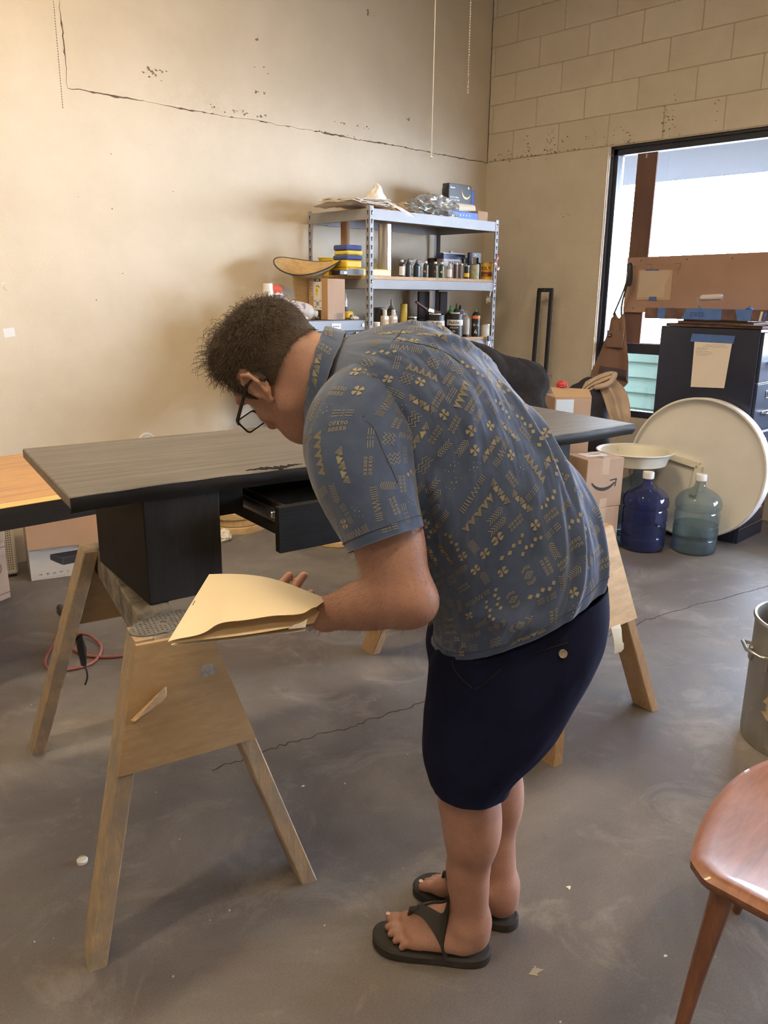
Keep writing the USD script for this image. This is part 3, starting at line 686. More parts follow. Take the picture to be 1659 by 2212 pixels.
part('tape_residue', tr(hull([(R_ + .001, 0, .02), (R_ + .001, 0, .07), (R_ * math.cos(.18) + .001, R_ * math.sin(.18), .02), (R_ * math.cos(.18) + .001, R_ * math.sin(.18), .07)]), ctr, RT), m_white, rd)

# ------------------------------------------------------------------ water jugs
def clear_plastic(name, c, haze):
    return mat(name, {'a': ('transparent_bsdf', {'color': c}), 'd': ('diffuse_bsdf', {'color': haze}), 'b': ('glossy_bsdf', {'roughness': 0.06}), 'f': ('layer_weight', {'blend': 0.12}), 'x1': ('mix_closure', {'fac': 0.13}), 'x': ('mix_closure', {})}, [('a.BSDF', 'x1.closure1'), ('d.BSDF', 'x1.closure2'), ('f.facing', 'x.fac'), ('x1.closure', 'x.closure1'), ('b.BSDF', 'x.closure2')], surface='x.closure')
m_jug = clear_plastic('jug_plastic', (0.70, 0.80, 0.86), (0.36, 0.46, 0.54))
m_jugb = clear_plastic('jug_plastic_blue', (0.42, 0.47, 0.78), (0.10, 0.12, 0.36))
m_water = clear_plastic('jug_water', (0.68, 0.80, 0.86), (0.22, 0.32, 0.38))
m_cap = M('jug_cap_white', (0.78, 0.78, 0.78), 0.5)
def jug(loc, label, m, yaw=0, cap=True):
    t = thing('water_jug', label, 'water jug', loc=loc, yaw=yaw)
    pr = [(0, .012), (.09, .012), (.108, .0), (.122, .006), (.132, .03), (.132, .085), (.128, .092), (.132, .099), (.132, .165), (.127, .172), (.127, .178), (.132, .185), (.132, .25), (.124, .258), (.124, .266), (.134, .275), (.136, .30), (.13, .33), (.115, .352), (.085, .375), (.05, .392), (.034, .405), (.029, .425), (.029, .455)]
    part('bottle', lathe(pr, 48), m, t, smooth=50)
    wl = .175 if m is m_jug else .11
    part('water', lathe([(0, .016)] + [(r - .004, z + .003) for r, z in pr[2:] if z < wl - .01] + [(.127, wl), (0, wl)], 40), m_water, t, smooth=40)
    part('cap', lathe([(0, .442), (.0325, .442), (.0335, .446), (.0335, .476), (.031, .482), (0, .482)], 28), m_cap, t)
    return t
jug((4.475, 2.232, 0), 'deep blue five-gallon water jug standing against the stacked cartons', m_jugb)
jug((4.655, 1.985, 0), 'pale blue five-gallon water jug standing in front of the round white top', m_jug, 40)
jug((4.69, 2.41, 0), 'pale water jug at the back, behind the deep blue jug', m_jug, 80)

# white basin resting on the two jugs at the back
bs = thing('round_basin', 'shallow cream enamel basin resting on the back jugs beside the cartons', 'basin', loc=(4.615, 2.41, .483))
part('bowl', lathe([(0, 0), (.17, 0), (.195, .008), (.215, .07), (.228, .078), (.236, .082), (.238, .088), (.234, .092), (.222, .090), (.210, .084), (.188, .016), (.165, .008), (0, .008)], 72), m_cream, bs, smooth=45)
part('rust_stain', tr(hull([(.196, -.01, .03), (.2, .006, .05), (.2006, 0, .06), (.197, .012, .035)]), (0, 0, 0), RZ(math.radians(60))), m_chip, bs, label='small rust-brown chip in the enamel')

# ------------------------------------------------------------------ stacked cartons with a smile arrow
m_card = M('cardboard', (0.36, 0.225, 0.13), 0.8, (0.40, 0.255, 0.15), 5, bump=.05)
m_card2 = M('cardboard_rosy', (0.40, 0.265, 0.18), 0.8, (0.43, 0.285, 0.195), 5)
m_cardin = M('cardboard_pale', (0.47, 0.32, 0.19), 0.85)
m_print = M('print_black', (0.03, 0.03, 0.035), 0.6)
m_ctape = M('packing_tape', (0.50, 0.37, 0.26), 0.18, (0.54, 0.40, 0.29), 15, coat=.4)
m_label = M('label_white', (0.74, 0.73, 0.72), 0.6)
def arc_arrow(w):
    th = np.radians(np.linspace(215, 322, 40)); r = w * .62
    th0 = np.linspace(0, 1, 40); half = w * (.012 + .05 * np.sin(th0 * np.pi * .8 + .25))
    o = np.c_[np.cos(th) * (r + half), np.sin(th) * (r + half)]; i = np.c_[np.cos(th) * (r - half), np.sin(th) * (r - half)]
    swoosh = Polygon(np.vstack([o, i[::-1]])).buffer(0)
    tip = np.array([np.cos(th[-1]), np.sin(th[-1])]) * r + np.array([.035, .06]) * w
    head = LineString([tip + np.array([-.22, .015]) * w, tip + np.array([.035, .055]) * w, tip + np.array([-.0, -.2]) * w]).buffer(.026 * w)
    return unary_union([swoosh, head])
def carton(name, label, loc, yaw, size, m, arrow=True, cat='carton'):
    t = thing(name, label, cat, loc=loc, yaw=yaw)
    w, d, h = size
    part('body', bx((0, 0, 0), (w, d, h), .004), m, t)
    part('flap_seam', bx((w * .49, .002, h), (w * .51, d - .002, h + .0008), .0003), m_cardin, t)
    for b in (bx((w * .42, .004, h), (w * .58, d - .004, h + .001), .0003), bx((w * .40, -.001, h * .68), (w * .60, 0, h), .0003), bx((w * .40, -.001, 0), (w * .60, 0, h * .2), .0003)): part('packing_tape', b, m_ctape, t)
    if arrow:
        g = arc_arrow(w * .62)
        part('arrow_print', tr(ex(g, .0006), (w * .47, -.0004, h * .72), RX(math.pi / 2)), m_print, t, smooth=False, label='black curved smile arrow print')
    return t
cy = math.degrees(math.atan2(2.305 - 2.40, 4.298 - 4.055))
c1 = carton('carton', 'lower brown carton with a smile arrow, on the floor beside the blue jug', (4.055, 2.40, 0), cy, (.255, .215, .285), m_card2)
c2 = carton('carton', 'upper brown carton with a smile arrow and a white label on top', (4.065, 2.412, .286), cy - 2, (.262, .222, .295), m_card2)
part('shipping_label', J(rb((.15, .10, .001), (.13, .13, .2962), .0004)), m_label, c2, smooth=False, label='white shipping label')
part('label_print', J(tr(ex(arc_arrow(.05), .0004), (.10, .165, .2966)), *[bx((.13 + .012 * k, .125, .2966), (.137 + .012 * k, .155, .2970), .0001) for k in range(5)]), m_print, c2, smooth=False, kind='stuff')
# ================================================================== steel shelf in the corner and what is on it
def on_y(px, py, Y):
    r = CF + CR * (px - IW / 2) / FPX - CU * (py - IH / 2) / FPX
    return CAM + r * (Y / r[1])
def on_z(px, py, z):
    r = CF + CR * (px - IW / 2) / FPX - CU * (py - IH / 2) / FPX
    return CAM + r * ((z - EYE) / r[2])
m_rack = M('grey_steel_paint', (0.31, 0.315, 0.335), 0.5, (0.285, 0.29, 0.31), 6)
m_rackd = M('slot_dark', (0.03, 0.03, 0.032), 0.8)
m_chip_b = wood('particle_board', (0.50, 0.34, 0.20), (0.58, 0.41, 0.26), (0.46, 0.31, 0.18), axis=0, scale=60, stretch=1.5, rough=.8, bump=.1)
SX0, SX1, SY0, SY1 = 3.70, 5.03, 3.88, 4.49
sh = thing('steel_shelf_unit', 'grey slotted-post steel shelf unit with wooden decks in the corner of the room', 'shelf', loc=(SX0, SY0, 0))
W_, D_ = SX1 - SX0, SY1 - SY0
for cx, cy, sx, sy in ((0, 0, 1, 1), (W_, 0, -1, 1), (0, D_, 1, -1), (W_, D_, -1, -1)):
    post = J(bx((min(cx, cx + sx * .036), min(cy, cy + sy * .003), 0), (max(cx, cx + sx * .036), max(cy, cy + sy * .003), 2.045), .001), bx((min(cx, cx + sx * .003), min(cy, cy + sy * .036), 0), (max(cx, cx + sx * .003), max(cy, cy + sy * .036), 2.045), .001))
    pp_ = part('post', post, m_rack, sh, smooth=False)
    sl = []
    for k in range(38):
        z = .06 + k * .0525
        key = unary_union([Point(0, .009).buffer(.0062, 8), sbox(-.0033, -.012, .0033, .009)])
        for u in (.018,):
            sl.append(onto(ex(key, .0012), (cx + sx * u, cy - (.0006 if sy > 0 else -.0006) - (0.0006 if sy > 0 else -.0006), z), (1, 0, 0), (0, 0, 1)))
            sl.append(onto(ex(key, .0012), (cx - sx * .0006 - (.0 if sx < 0 else .0006), cy + sy * u, z), (0, 1, 0), (0, 0, 1)))
    part('keyhole_slot', J(*sl), m_rackd, pp_, smooth=False, kind='stuff')
    part('rivet', J(*[cyl((cx + sx * .026, cy - sy * .003, z), (cx + sx * .026, cy, z), .005, n=8) for z in (2.03, 2.0, 1.585, 1.555, 1.16, 1.13)]), m_chrome, pp_, smooth=False, kind='stuff')
for dz, bh in ((2.03, .068), (1.62, .06), (1.20, .068), (.72, .068), (.25, .068)):
    top = dz - (.022 if dz < 2 else 0)
    for y0, y1 in ((.003, .006), (D_ - .006, D_ - .003)):
        part('beam', bx((.004, y0, top - bh), (W_ - .004, y1, top), .001), m_rack, sh, smooth=False)
    for x0 in (.003, W_ - .006):
        part('beam', bx((x0, .004, top - bh), (x0 + .003, D_ - .004, top), .001), m_rack, sh, smooth=False)
    part('beam_lip', bx((.004, .006, top - bh), (W_ - .004, .03, top - bh + .003), .001), m_rack, sh, smooth=False)
    part('deck_board', bx((.008, .008, dz - .022 if dz < 2 else dz - .012), (W_ - .008, D_ - .008, dz - (0 if dz < 2 else .002)), .002), m_chip_b, sh, smooth=False)
Z1, Z2, Z3 = 2.03, 1.62, 1.20

def plain(name, c, r=.5, **k): return M(name, c, r, **k)
mw, mk = plain('white_plastic', (.72, .71, .69), .4), plain('black_plastic', (.022, .022, .024), .35)
mdg, mgrey = plain('bottle_dark_green', (.035, .06, .052), .25), plain('bottle_grey', (.30, .31, .32), .4)
mred, mblue, myel = plain('red_plastic', (.50, .045, .04), .4), plain('blue_print', (.05, .10, .36), .5), plain('yellow_print', (.72, .50, .04), .55)
morange, mgreen = plain('orange_plastic', (.75, .21, .06), .45), plain('green_plastic', (.06, .30, .10), .4)
mteal = plain('teal_black_bottle', (.02, .04, .055), .25)
mlab = m_label
mamber = plain('amber_oil', (.40, .24, .10), .35)
mtin = M('tinplate', (.55, .55, .55), .3, metal=.9)
def jar(name, label, cat, px, py, Y, Z, r, h, m, cap=None, neck=.45, sh_=.72, labelm=None, lz=(.12, .6), dot=None, group=None, mlid=None, ext=()):
    """A round bottle whose foot shows at pixel px, on the deck at height Z, Y metres back."""
    p = on_y(px, py, Y); t = thing(name, label, cat, loc=(p[0], Y, Z), yaw=-45 + rng.normal(0, 14), group=group)
    rn = r * neck
    pr = [(0, 0), (r * .93, 0), (r, .004), (r, h * sh_), (r * .92, h * (sh_ + .06)), (rn, h * (sh_ + .17)), (rn, h * .93), (0, h * .93)] if neck < .95 else [(0, 0), (r * .97, 0), (r, .003), (r, h * .95), (r * .95, h * .97), (0, h * .97)]
    part('body', lathe(pr, 26), m, t, smooth=40)
    if cap == 'cap': part('cap', lathe([(0, h * .80), (rn * 1.25, h * .80), (rn * 1.25, h * .985), (rn * 1.1, h), (0, h)], 20), mlid or mw, t)
    elif cap == 'nozzle': part('nozzle', lathe([(0, h * .84), (rn * 1.3, h * .84), (rn * 1.3, h * .9), (rn * .55, h * .95), (rn * .25, h * 1.12), (0, h * 1.13)], 16), mlid or mk, t)
    elif cap == 'lid': part('lid', lathe([(0, h * .95), (r * 1.03, h * .95), (r * 1.03, h), (r * .9, h * 1.012), (r * .86, h * .99), (0, h * .99)], 26), mlid or mtin, t)
    if labelm is not None:
        part('label_band', lathe([(r + .0001, h * lz[0]), (r + .0006, h * lz[0]), (r + .0006, h * lz[1]), (r + .0001, h * lz[1])], 26), labelm, t, smooth=40)
    if dot is not None:
        part('label_dot', onto(ex(Point(0, 0).buffer(r * .42, 12), .002), (0, -r - .0008, h * .38), (1, 0, 0), (0, 0, 1)), dot, t, smooth=False)
    for f in ext: f(t, r, h)
    return t
def face_text(s, hh, z, m, bold=True, dy=.0016):
    def f(t, r, h):
        g = meshkit.text_mesh(s, hh, .0005, bold); g.vertices[:, 0] -= g.bounds[:, 0].mean()
        # wrap the word round the can
        v = g.vertices.copy(); a = v[:, 0] / r
        g.vertices = np.c_[np.sin(a) * (r + .0008 + v[:, 2]), -np.cos(a) * (r + .0008 + v[:, 2]), v[:, 1] + h * z]
        part('printed_word', g, m, t, smooth=False)
    return f

# ---- middle deck, from the left
def box_thing(name, label, cat, lo, hi, m, yaw=0, r=.003, group=None):
    lo, hi = np.asarray(lo, float), np.asarray(hi, float)
    t = thing(name, label, cat, loc=((lo[0] + hi[0]) / 2, (lo[1] + hi[1]) / 2, lo[2]), yaw=yaw, group=group)
    h = (hi - lo) / 2
    part('body', bx((-h[0], -h[1], 0), (h[0], h[1], hi[2] - lo[2]), r), m, t)
    return t, h
p = on_y(712, 582, 4.34)
t = thing('storage_tub', 'yellow open tub at the back left of the middle shelf', 'tub', loc=(p[0], 4.34, Z2))
part('body', lathe([(0, 0), (.06, 0), (.075, .115), (.08, .115), (.08, .122), (.071, .122), (.058, .006), (0, .006)], 36), myel, t)
p = on_y(746, 582, 4.30)
t = thing('cardboard_tube', 'tall brown cardboard tube standing on the middle shelf', 'tube', loc=(p[0], 4.30, Z2))
part('tube', lathe([(.026, 0), (.031, 0), (.031, .39), (.026, .39), (.026, 0)], 28), wood('tube_brown', (.36, .20, .10), (.43, .25, .13), axis=2, scale=12, rough=.7, bump=.1), t)
part('joint_line', lathe([(.0313, .205), (.0316, .205), (.0316, .209), (.0313, .209)], 28), m_card, t)
p = on_y(831, 598, 4.02)
t = thing('metal_tube', 'large shiny metal duct tube standing on the middle shelf', 'tube', loc=(p[0], 4.02, Z2))
part('tube', lathe([(.043, 0), (.046, 0), (.046, .335), (.043, .335), (.043, 0)], 40), M('dull_aluminium', (.66, .64, .60), .28, metal=1.0, c2=(.58, .55, .50), scale=8, stretch=(1, 1, .1)), t, smooth=40)
part('seam', bx((-.001, -.048, 0), (.001, -.0455, .335), .0003), mtin, t)
p0_, p1_ = on_y(741, 590, 4.0), on_y(797, 590, 4.0)
bxx = (p0_[0], p1_[0])
t, h = box_thing('sponge_packet', 'yellow and black packet lying lowest under the blue sponges', 'packet', (bxx[0] - .01, 3.955, Z2), (bxx[1] + .16, 4.13, Z2 + .045), myel)
part('printed_panel', bx((-h[0] + .01, -h[1] - .001, .004), (-h[0] + .15, -h[1], .04), .0003), mk, t); part('printed_panel', bx((-h[0] + .17, -h[1] - .001, .004), (h[0] - .01, -h[1], .04), .0003), plain('pale_print', (.62, .66, .42), .6), t)
zt_ = Z2 + .046
for k, (nm, lb, cc, hh, dx) in enumerate((('sponge', 'plain yellow sponge block directly on the packet', myel, .048, 0), ('sponge', 'lower of the two blue sponges in the stack', plain('blue_foam', (.06, .085, .24), .9), .030, .01), ('sponge', 'yellow sponge between the two blue ones', plain('yellow_foam', (.70, .56, .10), .9, bump=.5, bscale=300), .028, .02), ('sponge', 'upper blue sponge on top of the stack', plain('blue_foam_top', (.065, .09, .26), .9), .034, .015))):
    t, h = box_thing(nm, lb, 'sponge', (bxx[0] - .004 + dx, 3.965 + .004 * k, zt_), (bxx[0] + .135 + dx, 4.11, zt_ + hh), cc, r=.008, group=None); zt_ += hh + .001
t, h = box_thing('marker_tray', 'small black tray with a white tag at the left end of the middle shelf', 'tray', (bxx[0] - .09, 3.93, Z2), (bxx[0] - .02, 4.01, Z2 + .03), mk)
part('tag', bx((.0, -h[1] - .001, .006), (.025, -h[1], .022), .0003), mlab, t)
# crumpled bags
def crumple(name, label, cat, c, R3, m, seed, amp=.3, freq=2.2, zmin=0.0, sub=4, ridge=True, thin=None):
    ms = trimesh.creation.icosphere(sub, 1.0); v = ms.vertices
    f = meshkit.fbm(v * freq + seed, 4, seed)
    if ridge: f = 1 - np.abs(2 * f - 1) * 1.6
    v = v * (1 + amp * (f - .5))[:, None] * np.asarray(R3)
    v[:, 2] = np.maximum(v[:, 2] + R3[2] * .55, zmin)
    ms.vertices = v
    t = thing(name, label, cat, loc=c)
    part('body', ms, m, t, smooth=40)
    return t
m_film = mat('clear_film', {'a': ('transparent_bsdf', {'color': (.86, .88, .87)}), 'b': ('glossy_bsdf', {'roughness': .12, 'color': (.9, .9, .9)}), 'd': ('diffuse_bsdf', {'color': (.55, .56, .55)}), 'x1': ('mix_closure', {'fac': .35}), 'x2': ('mix_closure', {'fac': .28})}, [('a.BSDF', 'x1.closure1'), ('b.BSDF', 'x1.closure2'), ('x1.closure', 'x2.closure1'), ('d.BSDF', 'x2.closure2')], surface='x2.closure')
m_grey_film = M('grey_film', (.42, .41, .39), .35)
crumple('plastic_bag', 'crumpled greyish plastic bag behind the first bottles of the middle shelf', 'bag', (on_y(893, 590, 4.12)[0], 4.12, Z2), (.11, .06, .075), m_grey_film, 3, .5)
crumple('plastic_bag', 'grey film bag between the sponges and the metal tube', 'bag', (on_y(808, 590, 4.10)[0], 4.10, Z2), (.035, .03, .07), m_grey_film, 5, .4)
B_ = lambda *a, **k: jar(*a, **k)
B_('paint_bottle', 'white-capped bottle with a white label, leftmost of the small bottles', 'bottle', 868, 596, 3.96, Z2, .019, .112, mk, 'cap', labelm=mlab, lz=(.1, .62))
B_('paint_bottle', 'slim black bottle with a pointed black nozzle', 'bottle', 882, 597, 3.965, Z2, .019, .11, mk, 'nozzle')
B_('paint_bottle', 'squat blue-black bottle with a pointed nozzle', 'bottle', 900, 598, 3.965, Z2, .025, .105, mteal, 'nozzle')
B_('paint_bottle', 'dark green bottle with a white cap and an orange-red dot, standing alone', 'bottle', 919.5, 598, 3.96, Z2, .0185, .112, mdg, 'cap', dot=morange)
B_('paint_bottle', 'dark green bottle with a white cap and red dot, left of a pair', 'bottle', 940, 599, 3.96, Z2, .0185, .112, mdg, 'cap', dot=mred)
B_('paint_bottle', 'dark green bottle with a white cap and a yellow dot', 'bottle', 953.5, 599, 3.975, Z2, .0185, .112, mdg, 'cap', dot=myel)
B_('paint_bottle', 'grey-white labelled bottle in front of the big square tin', 'bottle', 970, 599, 3.96, Z2, .019, .105, mgrey, 'cap', labelm=mlab, mlid=mgrey)
def tin(name, label, px0, px1, Y, hgt, m, topm, word=None, capm=None, wordh=.02):
    a, b = on_y(px0, 595, Y)[0], on_y(px1, 595, Y)[0]
    t, h = box_thing(name, label, 'tin', (a, Y, Z2), (b, Y + .07, Z2 + hgt), m, r=.006)
    part('top_panel', bx((-h[0] - .0008, -h[1] - .0008, hgt * .78), (h[0] + .0008, h[1] + .0008, hgt * .985), .002), topm, t)
    part('rim', bx((-h[0] + .004, -h[1] + .004, hgt), (h[0] - .004, h[1] - .004, hgt + .004), .001), mtin, t)
    part('cap', lathe([(0, hgt), (.016, hgt), (.016, hgt + .018), (.013, hgt + .022), (0, hgt + .022)], 18, (0, 0, 0)), capm or mw, t)
    part('label_oval', onto(ex(affinity.scale(Point(0, 0).buffer(1, 20), h[0] * .85, hgt * .15), .0008), (0, -h[1], hgt * .6), (1, 0, 0), (0, 0, 1)), mlab, t, smooth=False)
    if word:
        g = letters(word, wordh, (0, -h[1] - .001, hgt * .56), (1, 0, 0), (0, 0, 1), .0006, True); g.vertices[:, 0] -= g.bounds[:, 0].mean()
        part('printed_word', g, mk, t, smooth=False)
    return t
tin('oil_tin', 'large white and navy square oil tin at the back of the middle shelf', 957, 1003, 4.12, .185, plain('tin_white', (.55, .55, .53), .4), plain('tin_navy', (.04, .05, .14), .4), 'WATCO', wordh=.026)
tin('oil_tin', 'brown-black square oil tin with a white cap, left of the large tin', 937, 962, 4.20, .15, plain('tin_brown', (.07, .05, .045), .4), mk, 'WATCO', wordh=.014)
tin('oil_tin', 'grey-black square oil tin right of the large tin', 1001, 1021, 4.10, .155, plain('tin_grey', (.25, .25, .24), .4), mk, 'WATCO', capm=mgrey, wordh=.012)
B_('tall_can', 'slim dark aerosol can, left one of two in front of the square tins', 'can', 984, 599, 4.0, Z2, .0165, .108, plain('can_maroon', (.10, .06, .055), .35), 'lid', neck=1)
B_('tall_can', 'slim grey-brown aerosol can, right one of two in front of the square tins', 'can', 995, 599, 4.0, Z2, .0165, .108, plain('can_taupe', (.20, .15, .13), .35), 'lid', neck=1)
B_('spice_jar', 'dark jar with a yellow label beside the green printed tin', 'jar', 1008, 599, 3.97, Z2, .020, .095, mk, 'lid', neck=1, labelm=myel, lz=(.15, .45))
B_('round_tin', 'green and cream printed round tin', 'tin', 1025, 600, 3.955, Z2, .034, .108, M('tin_green_print', (.24, .28, .19), .5, (.42, .38, .24), 40), 'lid', neck=1, mlid=plain('tin_green_lid', (.10, .12, .10), .4))
B_('paint_can', 'yellow and brown varnish can at the right end of the middle shelf', 'can', 1051, 600, 3.965, Z2, .042, .125, plain('can_yellow', (.72, .40, .04), .4), 'lid', neck=1, labelm=plain('can_brown', (.13, .06, .03), .4), lz=(.18, .40), ext=[lambda t, r, h: part('label_band', lathe([(r + .0001, h * .40), (r + .0007, h * .40), (r + .0007, h * .46), (r + .0001, h * .46)], 26), mred, t), face_text('POLY', .024, .56, mk), face_text('1021', .012, .22, myel)])
t = thing('carry_handle', 'black square frame handle standing behind the yellow can', 'handle', loc=(4.945, 4.035, Z2))
part('frame', onto(ex(sbox(-.068, 0, .068, .195).buffer(-.008).buffer(.008).difference(sbox(-.040, -.01, .040, .160).buffer(-.006).buffer(.006)), .02), (0, .01, 0), (1, 0, 0), (0, 0, 1)), mk, t, smooth=False)
part('screw_hole', cyl((0, -.011, .178), (0, -.0105, .178), .004, n=10), mtin, t)
p = on_y(1072, 570, 3.87)
t = thing('hazard_tape', 'curl of red and white tape hung on the right shelf post', 'tape', loc=(SX1 - .02, 3.874, 1.69))
ta = np.linspace(0, 1, 30)
for k in range(6):
    s_ = slice(k * 5, k * 5 + 6)
    G = np.array([[(.018 * math.sin(9 * a) + .02 * b - .01, -.006 - .006 * b * math.cos(7 * a), .11 * (1 - a) + .006 * math.sin(20 * a + 3 * b)) for b in (0, .5, 1)] for a in ta[s_]])
    part('band', grid(G, .0006), (mred, mw)[k % 2], t)

# ---- top deck
def cloth_heap(nx, ny, sx, sy, hfun, thick=.004):
    X_, Y_ = np.meshgrid(np.linspace(-sx, sx, nx), np.linspace(-sy, sy, ny), indexing='ij')
    return grid(np.stack([X_, Y_, hfun(X_, Y_)], -1)[:, ::-1], thick)
p = on_y(775, 455, 4.10)
t = thing('drop_cloth', 'folded off-white cloth slung over the left end of the top shelf', 'cloth', loc=(p[0], 4.12, Z1))
m_cloth = M('white_cloth', (.80, .75, .68), .9, (.76, .70, .62), 10, bump=.2, bscale=300)
def hf(seed, base, amp):
    return lambda X, Y: base + amp * meshkit.fbm(np.stack([X * 9 + seed, Y * 9, X * 0], -1), 4, seed) * np.clip(1.4 - (np.abs(X) / .32) ** 3, .25, 1) * np.clip(1.3 - (np.abs(Y) / .24) ** 4, .2, 1)
for k in range(3):
    part('fold', cloth_heap(60, 40, .215 - .03 * k, .19 - .012 * k, hf(k + 1, .010 + .016 * k, .05), .005), m_cloth, t, smooth=True)
tip = np.array([[(.05 + .24 * a + .02 * b, -.20 - .035 * math.sin(a * 2.2) - .01 * b, .03 - .075 * a * (1 - .3 * b) + .03 * (1 - a)) for b in np.linspace(0, 1, 8)] for a in np.linspace(0, 1, 24)])
part('hanging_corner', grid(tip, .004), m_cloth, t, smooth=True)
pk = trimesh.creation.icosphere(4, 1.0); v = pk.vertices; v = v * (1 + .3 * (meshkit.fbm(v * 2.4, 4, 8) - .5))[:, None] * (.10, .08, .14) * np.c_[1 - .55 * np.clip(v[:, 2], 0, 1), 1 - .55 * np.clip(v[:, 2], 0, 1), np.ones(len(v))]
v[:, 2] = np.maximum(v[:, 2], 0); pk.vertices = v + (.12, -.06, .04)
part('peaked_fold', pk, m_cloth, t, smooth=True)
crumple('plastic_bag', 'beige cloth-filled bag in the middle of the top shelf', 'bag', (on_y(882, 458, 4.12)[0], 4.12, Z1), (.11, .10, .06), M('beige_bag', (.52, .44, .33), .7), 9, .4)
crumple('plastic_bag', 'clear crackly plastic bag with green contents on the top shelf', 'bag', (on_y(934, 462, 4.02)[0], 4.02, Z1), (.20, .10, .085), m_film, 13, .7, 2.6)
crumple('green_packing', 'dark green packing inside the clear bag on the top shelf', 'packing', (on_y(915, 462, 4.05)[0], 4.05, Z1), (.10, .05, .05), plain('dark_green', (.05, .12, .08), .6), 17, .5)
a, b = on_y(963, 470, 3.97)[0], on_y(1028, 470, 3.97)[0]
t, h = box_thing('parts_box', 'long blue box with a row of white dots at the right of the top shelf', 'box', (a, 3.95, Z1), (b, 4.18, Z1 + .055), plain('blue_box', (.045, .13, .42), .5))
for k in range(7): part('dot', onto(ex(Point(0, 0).buffer(.005, 8), .0006), (-h[0] + .03 + k * .035, -h[1], .03), (1, 0, 0), (0, 0, 1)), mw, t, smooth=False)
t = thing('paper_roll', 'cream paper roll lying on the blue box', 'roll', loc=(on_y(974, 448, 4.06)[0], 4.06, Z1 + .055))
part('roll', tr(lathe([(.012, 0), (.036, 0), (.036, .24), (.012, .24), (.012, 0)], 28), (.0, 0, .036), RY(math.pi / 2)), M('cream_paper', (.66, .58, .45), .8), t)
t, h = box_thing('light_strip_box', 'black retail box with a glowing crescent printed on it, on edge on the top shelf', 'box', (on_y(969, 440, 4.10)[0], 4.10, Z1 + .128), (on_y(969, 440, 4.10)[0] + .255, 4.165, Z1 + .262), mk)
t2, h2 = box_thing('blue_carton', 'upright blue carton behind the black retail box', 'box', (on_y(975, 440, 4.19)[0], 4.19, Z1), (on_y(975, 440, 4.19)[0] + .27, 4.29, Z1 + .25), plain('blue_carton_paint', (.05, .10, .33), .55))
cres = Point(0, 0).buffer(.05, 24).difference(Point(.004, .016).buffer(.052, 24))
part('crescent_print', onto(ex(cres, .0006), (.07, -h[1], .085), (1, 0, 0), (0, 0, 1)), M('warm_print', (.80, .62, .30), .6), t, smooth=False)
part('logo_dot', onto(ex(Point(0, 0).buffer(.008, 10), .0006), (.095, -h[1], .115), (1, 0, 0), (0, 0, 1)), mw, t, smooth=False)
for q_, (s_, z_) in enumerate((('Govee', .10), ('Outdoor Warm', .036), ('Neon Light Strip', .018))):
    part('printed_word', letters(s_, .0105 if q_ else .013, (-.115, -h[1] - .0008, z_), (1, 0, 0), (0, 0, 1), .0005, True), mw, t, smooth=False)
part('end_panel', bx((h[0], -h[1], .002), (h[0] + .0006, h[1], .13), .0002), plain('box_end_maroon', (.16, .05, .05), .5), t)
t, h = box_thing('small_carton', 'small plain brown carton at the far right of the top shelf', 'carton', (b + .01, 3.96, Z1), (b + .13, 4.08, Z1 + .075), m_card)

# ---- lower deck
B_('stain_can', 'black stain can with a printed side at the left of the lower shelf', 'can', 819, 700, 4.02, Z3, .038, .215, mk, 'lid', neck=1, mlid=mk)
B_('pump_bottle', 'clear pump bottle with a dark collar behind the amber bottles', 'bottle', 845, 700, 4.12, Z3, .046, .24, plain('pump_grey', (.14, .14, .14), .3), 'nozzle', mlid=mgrey, neck=.35)
def sqbottle(label, px, m):
    pp = on_y(px, 710, 3.96); t = thing('finish_bottle', label, 'bottle', loc=(pp[0], 3.96, Z3))
    part('body', bx((-.028, -.02, 0), (.028, .02, .165), .008), M('frosted_' + str(int(px)), (.66, .60, .50), .3), t)
    part('liquid_window', bx((-.020, -.0212, .008), (.020, -.0196, .14), .001), m, t)
    part('cap', lathe([(0, .165), (.014, .165), (.0135, .203), (.012, .205), (0, .205)], 20), M('cap_ivory_' + str(int(px)), (.74, .70, .60), .4), t)
sqbottle('left square frosted bottle of amber oil with an ivory cap', 831, mamber); sqbottle('right square frosted bottle of amber oil with an ivory cap', 849.5, mamber)
B_('clear_tub', 'small frosted tub with red print at the left front of the lower shelf', 'tub', 812, 722, 3.925, Z3, .028, .125, M('frosted_tub', (.55, .52, .48), .35), 'lid', neck=1, mlid=mw, labelm=M('red_blotch', (.62, .58, .54), .5, (.55, .08, .07), 40, .5, .6), lz=(.2, .7))
p = on_y(871.5, 712, 4.0)
t = thing('yellow_tube', 'plain yellow cylinder standing on the lower shelf', 'tube', loc=(p[0], 4.0, Z3)); part('tube', lathe([(0, 0), (.024, 0), (.024, .24), (.020, .242), (0, .24)], 26), M('mustard', (.52, .39, .07), .7), t)
B_('stain_can', 'small black can with a pale label beside the yellow cylinder', 'can', 890, 712, 3.97, Z3, .034, .155, mk, 'lid', neck=1, labelm=plain('grey_label', (.34, .33, .35), .5), lz=(.12, .55))
B_('wax_tub', 'black round tub half hidden between can and labelled tub', 'tub', 908, 712, 4.05, Z3, .035, .135, mk, 'lid', neck=1, mlid=mk)
